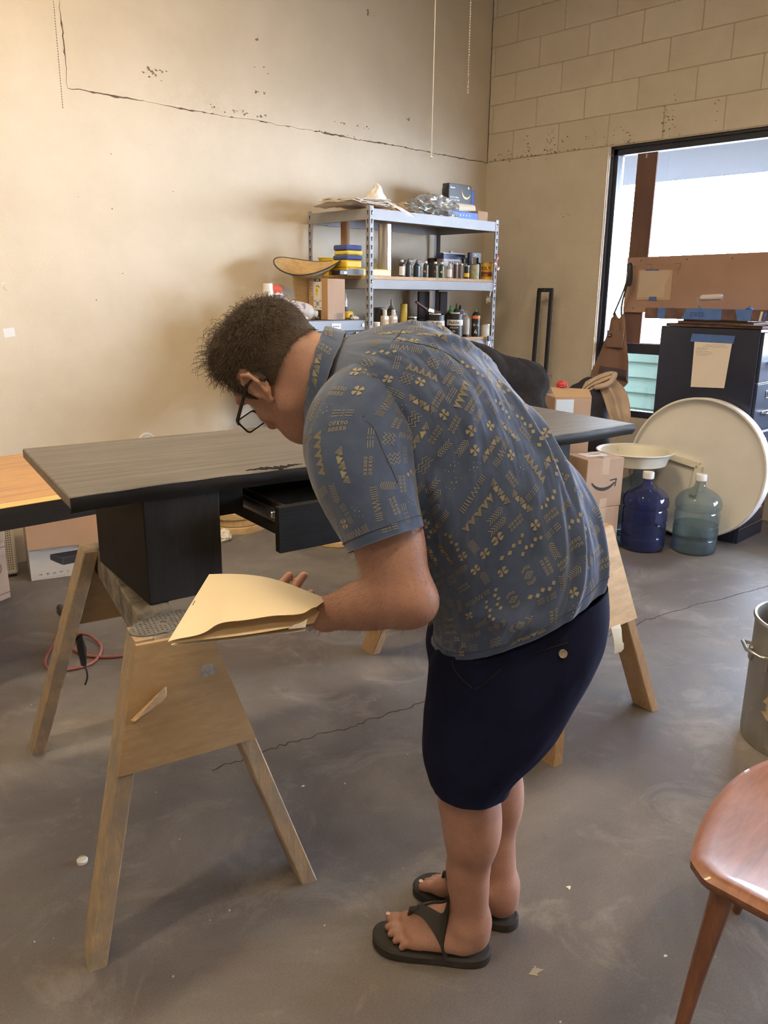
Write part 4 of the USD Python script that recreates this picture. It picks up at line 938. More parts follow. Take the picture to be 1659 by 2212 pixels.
for px, lb in ((939.5, 'left black tub with a white label on the lower shelf'), (981, 'right black tub with a white label on the lower shelf')):
    t = B_('wax_tub', lb, 'tub', px, 745, 3.96, Z3, .066 if px < 960 else .060, .165 if px < 960 else .17, mk, 'lid', neck=1, mlid=mk, labelm=mlab, lz=(.52, .76), ext=[face_text('Rubio', .022, .58, mk), face_text('COLOUR', .011, .40, mw), face_text('OIL', .011, .25, mw), lambda t, r, h: part('lid_label', lathe([(0, h * 1.0), (r * .6, h * 1.0), (r * .6, h * 1.06), (0, h * 1.06)], 20), mw, t)])
p = on_y(935, 690, 3.97)
t = thing('paint_brush', 'brown-handled wide brush lying across the black tubs', 'brush', loc=(p[0], 3.97, Z3 + .178))
part('handle', tube([(-.16, .02, .078), (-.10, .02, .05), (-.045, .02, .024)], [.009, .011, .012], 10), M('brush_handle', (.13, .045, .03), .4), t)
part('ferrule', hull([(-.05, .0, .012), (-.05, .045, .012), (-.04, .045, .034), (-.04, .0, .034), (.0, -.01, .002), (.0, .055, .002), (.005, .055, .022), (.005, -.01, .022)]), mtin, t)
part('bristles', hull([(.0, -.012, .002), (.0, .057, .002), (.004, .057, .024), (.004, -.012, .024), (.09, -.02, .0), (.09, .06, .0), (.09, .06, .006), (.09, -.02, .006)]), M('bristle_dark', (.07, .045, .035), .9, bump=.8, bscale=500), t)
B_('oil_bottle', 'black bottle with a green nozzle behind the tubs', 'bottle', 972, 700, 4.10, Z3, .04, .205, mk, 'nozzle', mlid=mgreen)
B_('oil_bottle', 'second green-nozzled bottle further back, mostly hidden', 'bottle', 985, 700, 4.25, Z3, .035, .215, mk, 'nozzle', mlid=mgreen)
B_('oil_bottle', 'grey plastic bottle with a thin dark nozzle behind the tubs', 'bottle', 992.5, 712, 4.16, Z3, .048, .205, mgrey, 'nozzle', sh_=.8)
B_('oil_bottle', 'pale grey squeeze bottle with a dark base', 'bottle', 1005.5, 728, 3.99, Z3, .030, .175, plain('squeeze_grey', (.44, .44, .43), .35), 'nozzle', mlid=mgrey, labelm=mk, lz=(.0, .10))
B_('oil_bottle', 'black bottle with an orange collar and a green nozzle', 'bottle', 1027, 728, 3.95, Z3, .033, .19, mk, 'nozzle', mlid=mgreen, sh_=.80, labelm=morange, lz=(.70, .82), ext=[face_text('X-1', .016, .42, mw), face_text('4', .03, .12, mw)])
B_('white_can', 'short white can at the right end of the lower shelf', 'can', 1048, 733, 3.93, Z3, .038, .092, M('white_tin', (.66, .65, .60), .4), 'lid', neck=1, mlid=mtin)
# tall dark sheets leaning behind, a hanging reel and a brace
p = on_y(1022, 640, 4.46)
t = thing('dark_sheet', 'dark board slotted upright behind the bottles at the back of the shelf unit', 'board', loc=(4.80, 4.40, Z3)); part('sheet', bx((-.07, 0, 0), (.06, .02, .33), .006), M('umber_board', (.055, .045, .045), .8), t)
t = thing('dark_sheet', 'second dark board nearer the right shelf post', 'board', loc=(4.96, 4.30, Z3)); part('sheet', bx((-.09, 0, 0), (.0, .02, .33), .006), '/World/Looks/umber_board', t)
p = on_y(1055, 648, 3.93)
t = thing('hanging_reel', 'white reel hanging on wires from the right end of the shelf', 'reel', loc=(p[0], 3.93, p[2]))
part('reel', tr(lathe([(.007, -.014), (.026, -.014), (.026, -.010), (.018, -.008), (.018, .008), (.026, .010), (.026, .014), (.007, .014), (.007, -.014)], 28), (0, 0, 0), RX(math.pi / 2) @ RY(.5)), mw, t)
for dx in (-.0, .016): part('wire', tube([(dx - .004, 0, .02), (dx + .012, .0, .07), (dx + .02, 0, Z2 - .085 - p[2])], .0014, 6), mtin, t)
p = on_y(1050, 760, 3.87)
t = thing('hand_clamp', 'steel clamp with an orange tip hanging below the right end of the shelf', 'clamp', loc=(p[0] + .02, 3.862, p[2] - .07))
part('bar', obox((-.04, 0, -.02), (.0, 0, .17), .006, .014), mtin, t); part('bar', obox((.05, 0, -.03), (.0, 0, .17), .006, .014), mtin, t); part('jaw', hull([(-.015, -.008, .15), (.015, -.008, .15), (.02, -.008, .19), (-.02, -.008, .19), (-.015, .004, .15), (.015, .004, .15), (.02, .004, .19), (-.02, .004, .19)]), mk, t); part('grip', cyl((.05, 0, -.06), (.045, 0, -.01), .010, n=12), morange, t, label='orange tip')

# ================================================================== low grey cabinet left of the shelf, and what is on it
CZ = 1.345
m_gcab = M('charcoal_cabinet', (.050, .052, .056), .45, (.060, .062, .066), 8)
cb = thing('drawer_cabinet', 'charcoal steel drawer cabinet on a stand, left of the shelf unit', 'cabinet', loc=(2.62, 3.905, 0))
part('body', bx((.30, .01, .86), (1.07, .385, CZ - .06), .004), m_gcab, cb)
for x, y in ((.62, .05), (1.04, .05), (.62, .36), (1.04, .36)): part('stand_leg', bx((x - .015, y - .015, 0), (x + .015, y + .015, .86), .002), mk, cb)
part('top_rim', bx((.298, 0, CZ - .072), (1.072, .388, CZ - .001), .005), M('cabinet_rim', (.17, .175, .185), .4, metal=.3), cb)
for k in range(2):
    z1_ = CZ - .09 - k * .205
    d = part('drawer', bx((.315, -.002, z1_ - .195), (1.055, .012, z1_), .003), m_gcab, cb)
    part('drawer_pull', bx((.5, -.014, z1_ - .03), (.87, -.002, z1_ - .018), .003), M('pull_grey', (.12, .12, .125), .4) if k == 0 else '/World/Looks/pull_grey', d)
for dx, dz in ((.775, -.057), (.985, -.115)):
    part('drawer_label', bx((dx, -.004, CZ + dz), (dx + .08, -.001, CZ + dz + .036), .0004), mlab, cb, label='small white label')
for k in range(3): part('label_print', bx((.785 + .018 * k, -.0048, CZ - .042), (.799 + .018 * k, -.0039, CZ - .036), .0001), m_ink, cb)
part('round_lock', cyl((1.045, -.006, CZ - .035), (1.045, .0, CZ - .035), .011, n=18), mtin, cb)
# spray cans
def spray(px, label, body, capm, h=.20, r=.032, Y=3.99, ext=(), capcut=True):
    q = on_y(px, 690, Y); t = thing('spray_can', label, 'spray can', loc=(q[0], Y, CZ), yaw=-44)
    part('body', lathe([(0, 0), (r, 0), (r * 1.02, .003), (r, .006), (r, h * .74), (r * .98, h * .76), (r * .72, h * .81), (r * .70, h * .83), (0, h * .83)], 32), body, t, smooth=40)
    if capcut: part('cap', lathe([(0, h * .76), (r * .98, h * .76), (r * .98, h * .77), (r * .92, h * .99), (r * .86, h), (0, h)], 28), capm, t)
    for f in ext: f(t, r, h)
    return t
spray(580.5, 'white spray can with a white cap beside the hat', M('spray_white', (.70, .69, .66), .4), mw, .215, .031, ext=[lambda t, r, h: part('label_band', lathe([(r + .0004, h * .53), (r + .0009, h * .53), (r + .0009, h * .60), (r + .0004, h * .60)], 30), plain('maroon_band', (.20, .05, .06), .5), t), face_text('RUST', .012, .54, mw)])
def wd(t, r, h):
    th = np.linspace(-1.1, 1.1, 20)
    for nm, z0, z1, mm in (('label_band', .10, .74, plain('spray_navy', (.03, .04, .16), .4)),):
        part(nm, lathe([(r + .0004, h * z0), (r + .0008, h * z0), (r + .0008, h * z1), (r + .0004, h * z1)], 30), mm, t)
    sh_ = sbox(-.021, -.02, .021, .022).union(affinity.scale(Point(0, -.02).buffer(1, 20), .021, .016))
    g = ex(sh_.segmentize(.004), .0006); vv = g.vertices.copy(); a_ = vv[:, 0] / r
    g = trimesh.Trimesh(vv, g.faces, process=False).subdivide(); vv = g.vertices; a_ = vv[:, 0] / r
    part('shield_print', trimesh.Trimesh(np.c_[np.sin(a_) * (r + .0011 + vv[:, 2]), -np.cos(a_) * (r + .0011 + vv[:, 2]), vv[:, 1] + h * .60], g.faces, process=False), myel, t, smooth=False)
    for f in (face_text('WD-40', .0125, .575, plain('wd_blue', (.02, .03, .16), .4), True), face_text('SPECIALIST', .006, .40, mw), face_text('SILICONE', .0095, .30, myel)):
        f(t, r * 1.028, h)
    part('cap', hull([(x, y, z) for x, y in ((-.02, -.02), (.02, -.02), (.02, .02), (-.02, .02)) for z in (h * .80, h * .84)] + [(-.034, -.012, h * .98), (-.034, .012, h * .98), (.026, -.012, h * .93), (.026, .012, h * .93), (-.02, 0, h * 1.04), (.012, 0, h * 1.02)]), mred, t)
    part('straw', tube([(-r - .004, -.006, h * .12), (-r - .004, -.006, h * .9)], .0018, 6), mred, t)
spray(602, 'navy and yellow lubricant spray can with a flat red cap', M('spray_blue_body', (.62, .62, .60), .4), mred, .20, .031, Y=3.965, ext=[wd], capcut=False)
p = on_y(643, 662, 4.03)
t = thing('plastic_bottle', 'greyish plastic bottle lying on its side behind the spray cans', 'bottle', loc=(p[0], 4.03, CZ + .06))
BR = frame((1.0, -.35, -.22), (0, 0, 1))[:, [1, 2, 0]]
part('body', tr(lathe([(0, -.105), (.048, -.105), (.053, -.098), (.053, .055), (.045, .085), (.022, .105), (.022, .13), (0, .13)], 32), (0, 0, 0), BR), M('milky_plastic', (.52, .50, .46), .35), t, smooth=40)
part('label_print', tr(lathe([(.0535, -.04), (.054, -.04), (.054, .03), (.0535, .03)], 32), (0, 0, 0), BR), M('mauve_print', (.47, .45, .43), .5, (.22, .19, .32), 26, .5, .56), t)
# straw hat, crown down
p = on_y(662, 590, 4.22)
m_straw = wood('straw', (.52, .36, .17), (.64, .46, .24), (.44, .29, .13), axis=0, scale=70, stretch=2, rough=.8, bump=.8)
t = thing('straw_hat', 'straw hat resting upside down on the cabinet with a black-edged curled brim', 'hat', loc=(p[0], 4.22, CZ + .125), yaw=-42)
t_, h_ = box_thing('small_carton', 'low tan carton tucked under the straw hat', 'carton', (p[0] - .09, 4.14, CZ), (p[0] + .09, 4.28, CZ + .124), m_card)
th = np.linspace(0, 2 * np.pi, 97)[:-1]
rows = []
for rr, z in ((.0, .012), (.06, .006), (.078, .012), (.083, .04), (.088, .085), (.092, .135), (.098, .150), (.112, .160), (.135, .166), (.16, .171), (.18, .176)):
    k = np.clip((rr - .092) / .09, 0, 1)
    lift = k ** 1.3 * (.050 + .026 * np.cos(2 * th + .5) + .010 * np.cos(th))
    zz_ = z + lift + .0018 * np.sin(th * 48) * (rr > .03) * .3
    sx_ = 1.0 + .02 * k
    rr = rr if rr < .1 else .1 + (rr - .1) * 1.35
    rows.append(np.stack([rr * np.cos(th) * sx_, rr * np.sin(th) * (1 - .10 * k), zz_], -1))

from scipy.interpolate import CubicSpline as _CS
G = _CS(np.arange(len(rows)), np.array(rows), axis=0)(np.linspace(0, len(rows) - 1, 60)).transpose(1, 0, 2)
tilt = RX(.26) @ RY(.03)
part('hat_body', tr(grid(G, .003, True), (0, 0, 0), tilt), m_straw, t, smooth=True)
part('brim_edge', tr(tube(G[:, -1], .0045, 8, closed=True), (0, 0, 0), tilt), mk, t, label='black binding around the brim')
# carton with a yellow label
q0 = on_y(707, 692, 3.93)
t = thing('carton', 'brown carton with a taped white label bearing a yellow tool, on the cabinet', 'carton', loc=(q0[0], 3.925, CZ))
part('body', bx((0, 0, 0), (.148, .185, .250), .003), m_card2, t)
part('side_face', bx((-.0008, .002, .002), (.0, .183, .248), .0002), plain('cardboard_orange', (.42, .25, .11), .8), t)
part('black_tape', bx((-.0016, .065, 0), (-.0008, .125, .251), .0002), plain('tape_black', (.035, .035, .035), .4), t); part('black_tape', bx((-.0016, .065, .2502), (.148, .125, .2510), .0002), '/World/Looks/tape_black', t)
part('tape_mark', J(*[hull([(-.0019, y + dy, z + dz) for dy, dz in ((.008, 0), (-.004, .006), (-.004, -.006))] + [(-.0017, y + dy, z + dz) for dy, dz in ((.008, 0), (-.004, .006), (-.004, -.006))]) for y, z in ((.088, .012), (.104, .012), (.088, .242), (.104, .242))]), mw, t, smooth=False, kind='stuff')
part('white_label', bx((-.0026, .055, .060), (-.0017, .135, .232), .0002), mlab, t)
part('barcode_label', bx((-.0026, .140, .145), (-.0017, .158, .232), .0002), mlab, t)
part('barcode', J(*[bx((-.0030, .143, .150 + .006 * k), (-.0026, .155, .150 + .006 * k + (.003 if k % 3 else .0045)), .0001) for k in range(13)]), mk, t, smooth=False, kind='stuff')
tool = unary_union([Point(0, 0).buffer(.011, 12), sbox(-.014, -.028, .006, .004), affinity.rotate(sbox(-.006, 0, .026, .009), 25, origin=(0, 0)), Point(-.006, -.03).buffer(.012, 12)])
yz = lambda g, y, z, x=-.0030: onto(g, (x, y, z), (0, -1, 0), (0, 0, 1))
part('tool_picture', yz(ex(tool, .0006), .097, .190), myel, t, smooth=False, label='yellow tool pictured on the label')
part('tool_detail', J(yz(ex(LineString([(-.012, .014), (.008, .02), (.022, .008)]).buffer(.002), .0006), .097, .190, -.0034), yz(ex(Point(-.003, -.012).buffer(.0035, 8), .0006), .097, .190, -.0037)), mk, t, smooth=False, kind='stuff')
part('label_frame', yz(ex(sbox(-.032, -.07, .032, .032).difference(sbox(-.031, -.069, .031, .031)), .0003), .095, .190), m_ink, t, smooth=False)
part('label_print', J(*[yz(ex(sbox(-w_ / 2, 0, w_ / 2, .006), .0003), .095 + o_, z_) for z_, w_, o_ in ((.112, .016, -.028), (.112, .018, .026), (.104, .03, 0), (.096, .026, 0), (.088, .03, -.002), (.076, .02, .02), (.07, .012, -.03))]), m_ink, t, smooth=False, kind='stuff')
part('box_print', J(*[bx((.075 + .006 * k, -.0008, .006), (.075 + .006 * k + (.0014 if k % 2 else .003), 0, .038), .0001) for k in range(9)] + [bx((.072, -.0008, .004), (.130, 0, .0055), .0001), bx((.072, -.0008, .0395), (.130, 0, .041), .0001)] + [hull([(.058 + a_, y_, z_ + b_) for a_, b_ in ((-.006, 0), (.004, .004), (.004, -.004)) for y_ in (-.0008, 0)]) for z_ in (.014, .028)]), mk, t, smooth=False, kind='stuff')
# small things by the carton
p = on_y(754, 688, 4.0)
t, h = box_thing('yellow_clip', 'small yellow tool case beside the carton on the cabinet', 'case', (p[0] - .03, 3.98, CZ), (p[0] + .03, 4.03, CZ + .05), myel, r=.01); part('latch', bx((-.012, -h[1] - .003, .012), (.012, -h[1], .03), .002), mk, t)
B_('glue_bottle', 'thin white bottle with black bands just right of the carton', 'bottle', 746, 690, 4.10, CZ, .013, .16, M('glue_white', (.70, .70, .68), .4), 'cap', labelm=mk, lz=(.28, .48))
crumple('paper_scrap', 'crumpled pinkish paper scrap on the cabinet in front of the lying bottle', 'scrap', (on_y(648, 688, 3.96)[0], 3.96, CZ), (.05, .03, .018), M('pink_paper', (.62, .46, .40), .8), 21, .5, 2.0, sub=3)
crumple('plastic_scrap', 'white plastic scrap beside the yellow case', 'scrap', (on_y(766, 690, 3.96)[0], 3.96, CZ), (.03, .02, .012), mw, 23, .5, 2.0, sub=3)
# ================================================================== left: boxes under the slab table, cord
yb = math.degrees(math.atan2(4.116 - 4.199, 1.808 - 1.534))
m_boxw = M('box_white_print', (.60, .565, .51), .6); m_boxb = M('box_brown_flap', (.40, .24, .145), .75, (.43, .265, .165), 5)
t = thing('equipment_carton', 'open white carton with a black device pictured on it and a brown flap folded down', 'carton', loc=(1.50, 4.185, 0), yaw=yb)
bw, bd, bh = .46, .26, .335
for nm, lo, hi in (('front_panel', (0, 0, 0), (bw, .005, bh)), ('back_panel', (0, bd - .005, 0), (bw, bd, bh)), ('side_panel', (0, .005, 0), (.005, bd - .005, bh)), ('side_panel', (bw - .005, .005, 0), (bw, bd - .005, bh)), ('bottom_panel', (0, 0, 0), (bw, bd, .006))):
    part(nm, bx(lo, hi, .001), m_boxw, t)
part('flap', hull([(-.003, -.004, bh), (bw + .003, -.004, bh), (bw + .003, -.03, bh - .155), (-.003, -.032, bh - .15), (-.003, -.0, bh), (bw + .003, 0, bh), (bw + .003, -.026, bh - .155), (-.003, -.028, bh - .15)]), m_boxb, t, label='brown inside of the folded flap')
part('flap', hull([(bw, .01, bh), (bw + .10, .01, bh + .04), (bw + .10, bd, bh + .04), (bw, bd, bh), (bw, .01, bh + .004), (bw + .10, .01, bh + .044), (bw + .10, bd, bh + .044), (bw, bd, bh + .004)]), m_boxb, t)
part('flap', hull([(0, .01, bh), (.10, .01, bh + .035), (.10, bd, bh + .035), (0, bd, bh), (0, .01, bh + .004), (.10, .01, bh + .039), (.10, bd, bh + .039), (0, bd, bh + .004)]), m_boxb, t)
xz = lambda g, x, z, y=-.0008: onto(g, (x, y, z), (1, 0, 0), (0, 0, 1))
part('device_picture', J(xz(ex(Polygon([(0, 0), (.06, -.04), (.06, .0), (0, .028)]), .0006), .105, .11), xz(ex(Polygon([(.061, -.04), (.32, -.02), (.32, .016), (.061, .0)]), .0006), .105, .11), xz(ex(Polygon([(0, .029), (.06, .001), (.32, .017), (.27, .04)]), .0006), .105, .11)), M('print_slate', (.045, .045, .05), .5), t, smooth=False, label='black slab-shaped device printed on the box', kind='stuff')
part('icon_print', J(*[xz(ex(s_, .0005), .05 + .034 * k, .032) for k, s_ in enumerate([unary_union([sbox(-.012, -.002, -.004, .002), sbox(-.002, -.004, .006, .004)]), Point(0, 0).buffer(.006, 8), sbox(-.007, -.004, .007, .004).difference(sbox(-.005, -.002, .005, .002)), sbox(-.008, 0, .008, .005), Point(0, 0).buffer(.006, 8).difference(Point(0, 0).buffer(.004, 8)), sbox(-.007, -.003, .007, .003), sbox(-.004, -.006, .004, .006), sbox(-.007, -.004, .007, .004), Point(0, 0).buffer(.005, 8)])]), m_ink, t, smooth=False, kind='stuff')
part('edge_line', xz(ex(sbox(.004, .014, bw - .004, .016), .0004), 0, 0), M('print_pale', (.5, .47, .43), .6), t, smooth=False)
tt0 = _base[t.GetPath().pathString]
t = thing('cable_bundle', 'dark cables and crumpled film inside the open white carton', 'cables', loc=(1.73, 4.235, .20), yaw=yb)
for k in range(7):
    a = rng.random(3)
    part('cable', tube(spline([(-.16 + .1 * a[0], -.05 + .1 * a[1], 0), (-.05 + .1 * a[1], .0, .13 + .04 * a[0]), (.02 + .05 * a[2], .03 * a[0], .15), (.10 + .06 * a[2], -.03, .02)], 24), .006, 8), mk if k % 3 else mgrey, t)
t = thing('vented_appliance', 'cream upright appliance with a perforated grille beside the open carton', 'appliance', loc=(1.245, 4.355, 0), yaw=-8)
m_app = M('appliance_cream', (.60, .575, .52), .45)
part('body', bx((0, 0, .012), (.245, .16, .40), .012), m_app, t)
hol = [bx((.155 + .0105 * i, -.0012, .045 + .0125 * j), (.161 + .0105 * i, .0, .052 + .0125 * j), .0002) for i in range(7) for j in range(19)]
part('grille_hole', J(*hol), M('hole_grey', (.18, .17, .16), .8), t, smooth=False, kind='stuff')
part('brand_word', letters('iBlomonto', .012, (.055, -.001, .318), (1, 0, 0), (0, 0, 1), .0005, True), m_ink, t, smooth=False)
part('panel_line', bx((.01, -.0008, .292), (.235, 0, .2935), .0001), M('line_grey', (.42, .40, .36), .6), t)
for x in (.02, .205): part('foot', bx((x, .01, 0), (x + .03, .15, .014), .002), mk, t)
t = thing('carton', 'brown carton with open flaps and a round logo at the left edge of the view', 'carton', loc=(1.02, 3.90, 0), yaw=22)
part('body', bx((-.05, 0, 0), (.34, .24, .30), .003), m_card2, t)
part('logo_print', J(*[xz(ex(Point(0, 0).buffer(r_, 24).difference(Point(0, 0).buffer(r_ - .006, 24)).difference(sbox(.0, -.1, .1, .0) if k else Polygon()), .0005), .27, .17) for k, r_ in enumerate((.035, .024, .013))]), M('print_brown', (.22, .13, .085), .7), t, smooth=False, kind='stuff')
part('tape_line', bx((-.05, -.0008, .27), (.34, 0, .276), .0002), M('tape_plum', (.16, .11, .12), .5), t); part('tape_line', bx((-.05, -.0008, .03), (.34, 0, .036), .0002), '/World/Looks/tape_plum', t)
part('flap', hull([(-.05, 0, .30), (.34, 0, .30), (.33, -.02, .37), (-.04, -.02, .37), (-.05, .003, .30), (.34, .003, .30), (.33, -.017, .37), (-.04, -.017, .37)]), m_cardin, t); part('flap', hull([(.34, 0, .30), (.34, .24, .30), (.37, .22, .36), (.37, .02, .36), (.337, 0, .30), (.337, .24, .30), (.367, .22, .36), (.367, .02, .36)]), m_cardin, t)

# power cord on the floor beside the left sawhorse
t = thing('extension_cord', 'dusty red extension cord looped on the floor behind the left sawhorse', 'cord', loc=on_z(160, 1420, 0))
cp = [(147, 1338), (132, 1352), (118, 1385), (98, 1425), (100, 1440), (118, 1448), (150, 1446), (190, 1436), (213, 1418), (219, 1400), (207, 1386), (182, 1374), (165, 1372), (150, 1384), (158, 1402), (180, 1414), (215, 1419), (250, 1418), (300, 1408), (360, 1385)]
part('cable', tube(spline([on_z(x, y, .008) + (0, 0, .008 if 8 < i < 12 else 0) for i, (x, y) in enumerate(cp)], 160), .0065, 8), M('cord_red', (.24, .06, .045), .6, (.30, .11, .09), 15), t, wspace=True, smooth=True)
pa, pb = on_z(147, 1338, .014), on_z(130, 1312, .014)
part('plug', J(cyl(pa, pa * .4 + pb * .6, .013, .018, n=14), cyl(pa * .4 + pb * .6, pb, .018, n=14)), mk, t, wspace=True)
lg = np.array([.867, 2.541, 0]) * (1 - .52) + np.array([.982, 2.24, .76]) * .52
t = thing('cable_clip', 'black clip and wire end caught on the far left leg of the left sawhorse', 'clip', loc=lg)
part('clip', hull(np.array([(.03, -.045, .04), (.045, -.05, .06), (.06, -.04, .0), (.05, -.05, -.06), (.035, -.045, -.05), (.03, -.03, .04), (.05, -.03, -.05)])), mk, t); part('wire', tube(spline([(.045, -.045, -.05), (.05, -.05, -.09), (.042, -.045, -.12)], 12), .003, 6), mk, t)

# stack of wooden hoops against the wall
m_hoop = wood('bent_ash', (.52, .36, .18), (.60, .43, .23), (.46, .31, .15), axis=0, scale=16, stretch=3, rough=.55, bump=.1)
for k, (dx, dy, r_, lb) in enumerate(((0, 0, .192, 'lowest of the four pale wooden hoops stacked by the back wall'), (.006, .01, .186, 'second hoop up of the four pale wooden hoops'), (-.012, .004, .184, 'third hoop up of the four pale wooden hoops'), (-.006, .012, .180, 'topmost of the four pale wooden hoops'))):
    t = thing('wooden_hoop', lb, 'hoop', loc=(2.905 + dx, 4.315 + dy, .048 * k), yaw=40 * k, group='wooden hoops stacked by the back wall')
    part('ring', lathe([(r_ - .030, .002), (r_, 0), (r_ + .002, .012), (r_, .040), (r_ - .004, .044), (r_ - .024, .044), (r_ - .030, .040), (r_ - .030, .002)], 72), m_hoop, t, smooth=35)
t = thing('wooden_disc', 'flat round wooden disc on the floor behind the desk drawer', 'disc', loc=(3.20, 3.63, 0))
part('disc', lathe([(0, 0), (.165, 0), (.17, .006), (.17, .028), (.166, .034), (.15, .034), (.148, .031), (0, .031)], 64), m_hoop, t, smooth=35)
t = crumple('paper_scrap', 'crumpled white paper scrap on the floor by the wooden hoops', 'scrap', on_z(482, 1168, 0), (.05, .04, .045), M('scrap_white', (.72, .68, .64), .8), 31, .5, 2.0, sub=3)
t = crumple('film_scrap', 'crumpled grey film scrap tucked beside the hoops', 'scrap', on_z(482, 1140, 0) + (0, .05, 0), (.07, .05, .06), m_grey_film, 37, .5, 2.0, sub=3)
q = on_z(655, 1184, 0)
t = thing('caster', 'small black caster with a blue wheel on the floor under the drawer', 'caster', loc=q)
part('wheel', cyl((-.012, .02, .03), (.012, -.01, .03), .03, n=24), M('caster_blue', (.10, .12, .30), .4), t); part('fork', hull([(-.02, -.02, .03), (.02, -.02, .03), (.02, .02, .03), (-.02, .02, .03), (-.03, -.03, .068), (.03, -.03, .068), (.03, .03, .068), (-.03, .03, .068)]), mk, t)

# wall bits
t = thing('wall_cover_plate', 'white round cover plate on the back wall just above the desk edge', 'cover plate', loc=(2.42, YA, .60)); part('plate', tr(lathe([(0, 0), (.060, 0), (.058, .006), (.050, .008), (0, .008)], 40), (0, 0, 0), RX(math.pi / 2)), mw, t); part('ring', tr(lathe([(.042, .008), (.045, .008), (.045, .0095), (.042, .0095)], 40), (0, 0, 0), RX(math.pi / 2)), mgrey, t)
t = thing('tape_patch', 'small square of white tape stuck on the back wall at the left edge', 'tape', loc=(1.66, YA, 1.26)); part('patch', hull([(x, y, z) for x, z in ((-.028, .0), (.032, .006), (.028, .052), (-.03, .046)) for y in (-.0012, 0)]), mw, t, smooth=False)

# hanging lamp chains and cord
m_bead = M('bead_brass', (.36, .33, .27), .4, metal=.6)
def chain(label, x, y, z0, beaded, top):
    t = thing('bead_chain' if beaded else 'ceiling_string', label, 'chain' if beaded else 'string', loc=(x, y, z0))
    if beaded:
        n = int((top - z0) / .009)
        one = trimesh.creation.icosphere(1, .0026)
        V = np.vstack([one.vertices + (0, 0, .009 * k) for k in range(n)]); F = np.vstack([one.faces + len(one.vertices) * k for k in range(n)])
        part('bead', trimesh.Trimesh(V, F, process=False), m_bead, t, kind='stuff')
        part('wire', tube([(0, 0, 0), (0, 0, top - z0)], .0008, 5), m_bead, t)
    else:
        part('strand', tube([(0, 0, 0), (.004, 0, (top - z0) * .5), (0, 0, top - z0)], .0013, 6), M('cord_white', (.72, .68, .58), .7), t)
        part('knot', trimesh.creation.icosphere(2, .004), '/World/Looks/cord_white', t)
chain('beaded metal pull chain hanging down at the upper left', 1.452, 3.195, 2.169, True, 3.86)
chain('beaded metal pull chain hanging near the room corner', 2.544, 2.137, 2.237, True, 3.86)
chain('thin plain white pull string hanging beside the right bead chain', 2.404, 2.186, 2.001, False, 3.86)

# ================================================================== right: on the cabinet, by the window
t = thing('taped_timber', 'rough dark timber block wrapped with strips of blue tape on the filing cabinet', 'timber', loc=(4.93, 1.86, 1.372))
m_dark = M('dark_timber', (.075, .042, .038), .8, (.15, .085, .07), 14, bump=.5)
part('block', bx((0, -.05, 0), (.12, .735, .064), .004), m_dark, t)
for y0, y1, sl in ((.595, .645, .0), (.235, .485, .03), (.06, .135, -.02)):
    part('tape_strip', hull([(x, y, z) for y, z in ((y0, 0), (y1, .0), (y1 - sl, .0645), (y0 + sl * .3, .0645)) for x in (-.0014, 0)] + [(.12, y1, .0645), (.12, y0, .0645), (.12, y1, .0655), (.12, y0, .0655), (-.001, y1 - sl, .0655), (-.001, y0, .0655)]), m_btape, t, smooth=False)
part('pen_word', letters('DVIS', .026, (-.0022, .43, .018), (0, -1, 0), (0, 0, 1), .0006), M('pen_blue', (.02, .04, .13), .6), t, smooth=False)
part('tape_flap', hull([(.02, .09, .064), (.05, .06, .064), (.03, .085, .085), (.045, .12, .064)]), m_btape, t)
t = thing('plank', 'dark splintery plank under the blue-taped timber on the filing cabinet', 'plank', loc=(4.99, 1.86, 1.326)); part('plank', bx((-.02, .0, .0), (.36, .60, .018), .003), m_dark, t); part('plank', bx((-.03, .05, .019), (.30, .52, .036), .003), M('plank_mid', (.20, .12, .10), .8, (.12, .07, .06), 9), t); part('plank', bx((.0, .10, .0365), (.36, .50, .045), .002), M('plank_pale', (.45, .40, .36), .8), t)
for k, (y0, y1, z) in enumerate(((.0, .22, .0185), (-.0, .16, .0195), (-.02, .12, .0205))):
    t = thing('paper_sheet', ('lowest tan paper edge poking out under the taped timber', 'middle tan paper edge poking out under the taped timber', 'upper white paper edge poking out under the taped timber')[k], 'paper', loc=(4.968, 1.86, 1.326))
    part('sheet', hull([(x - .012 - .006 * k, y, z + zz) for x, y in ((0, y0), (0, y1), (.012, y1), (.012, y0)) for zz in (0, .0008)]), (m_card, M('kraft', (.50, .39, .29), .8), m_paper)[k], t, smooth=False)
t = thing('paint_roller', 'used white paint roller lying on the taped timber', 'roller', loc=(4.99, 2.16, 1.44))
part('sleeve', tube([(0, .10, .062), (0, .09, .062), (.0, -.02, .068), (0, -.03, .068)], [.015, .018, .018, .015], 20), M('roller_nap', (.58, .54, .54), .95, bump=1.0, bscale=250), t)
part('core', cyl((0, -.031, .068), (0, -.026, .068), .009, n=14), mblue, t)
part('frame', tube(spline([(0, .10, .062), (0, .118, .060), (0, .118, .045), (0, .112, .02), (.02, .11, .004), (.07, .10, .004)], 30), .004, 8), mtin, t)
t = thing('glue_stick', 'short white bottle lying at the right end of the taped timber', 'bottle', loc=(4.94, 1.835, 1.372)); part('body', cyl((-.012, .03, .0), (-.012, .022, .055), .008, n=14), mw, t); part('cap', cyl((-.012, .008, .0), (-.012, .0, .05), .008, n=14), mblue, t)

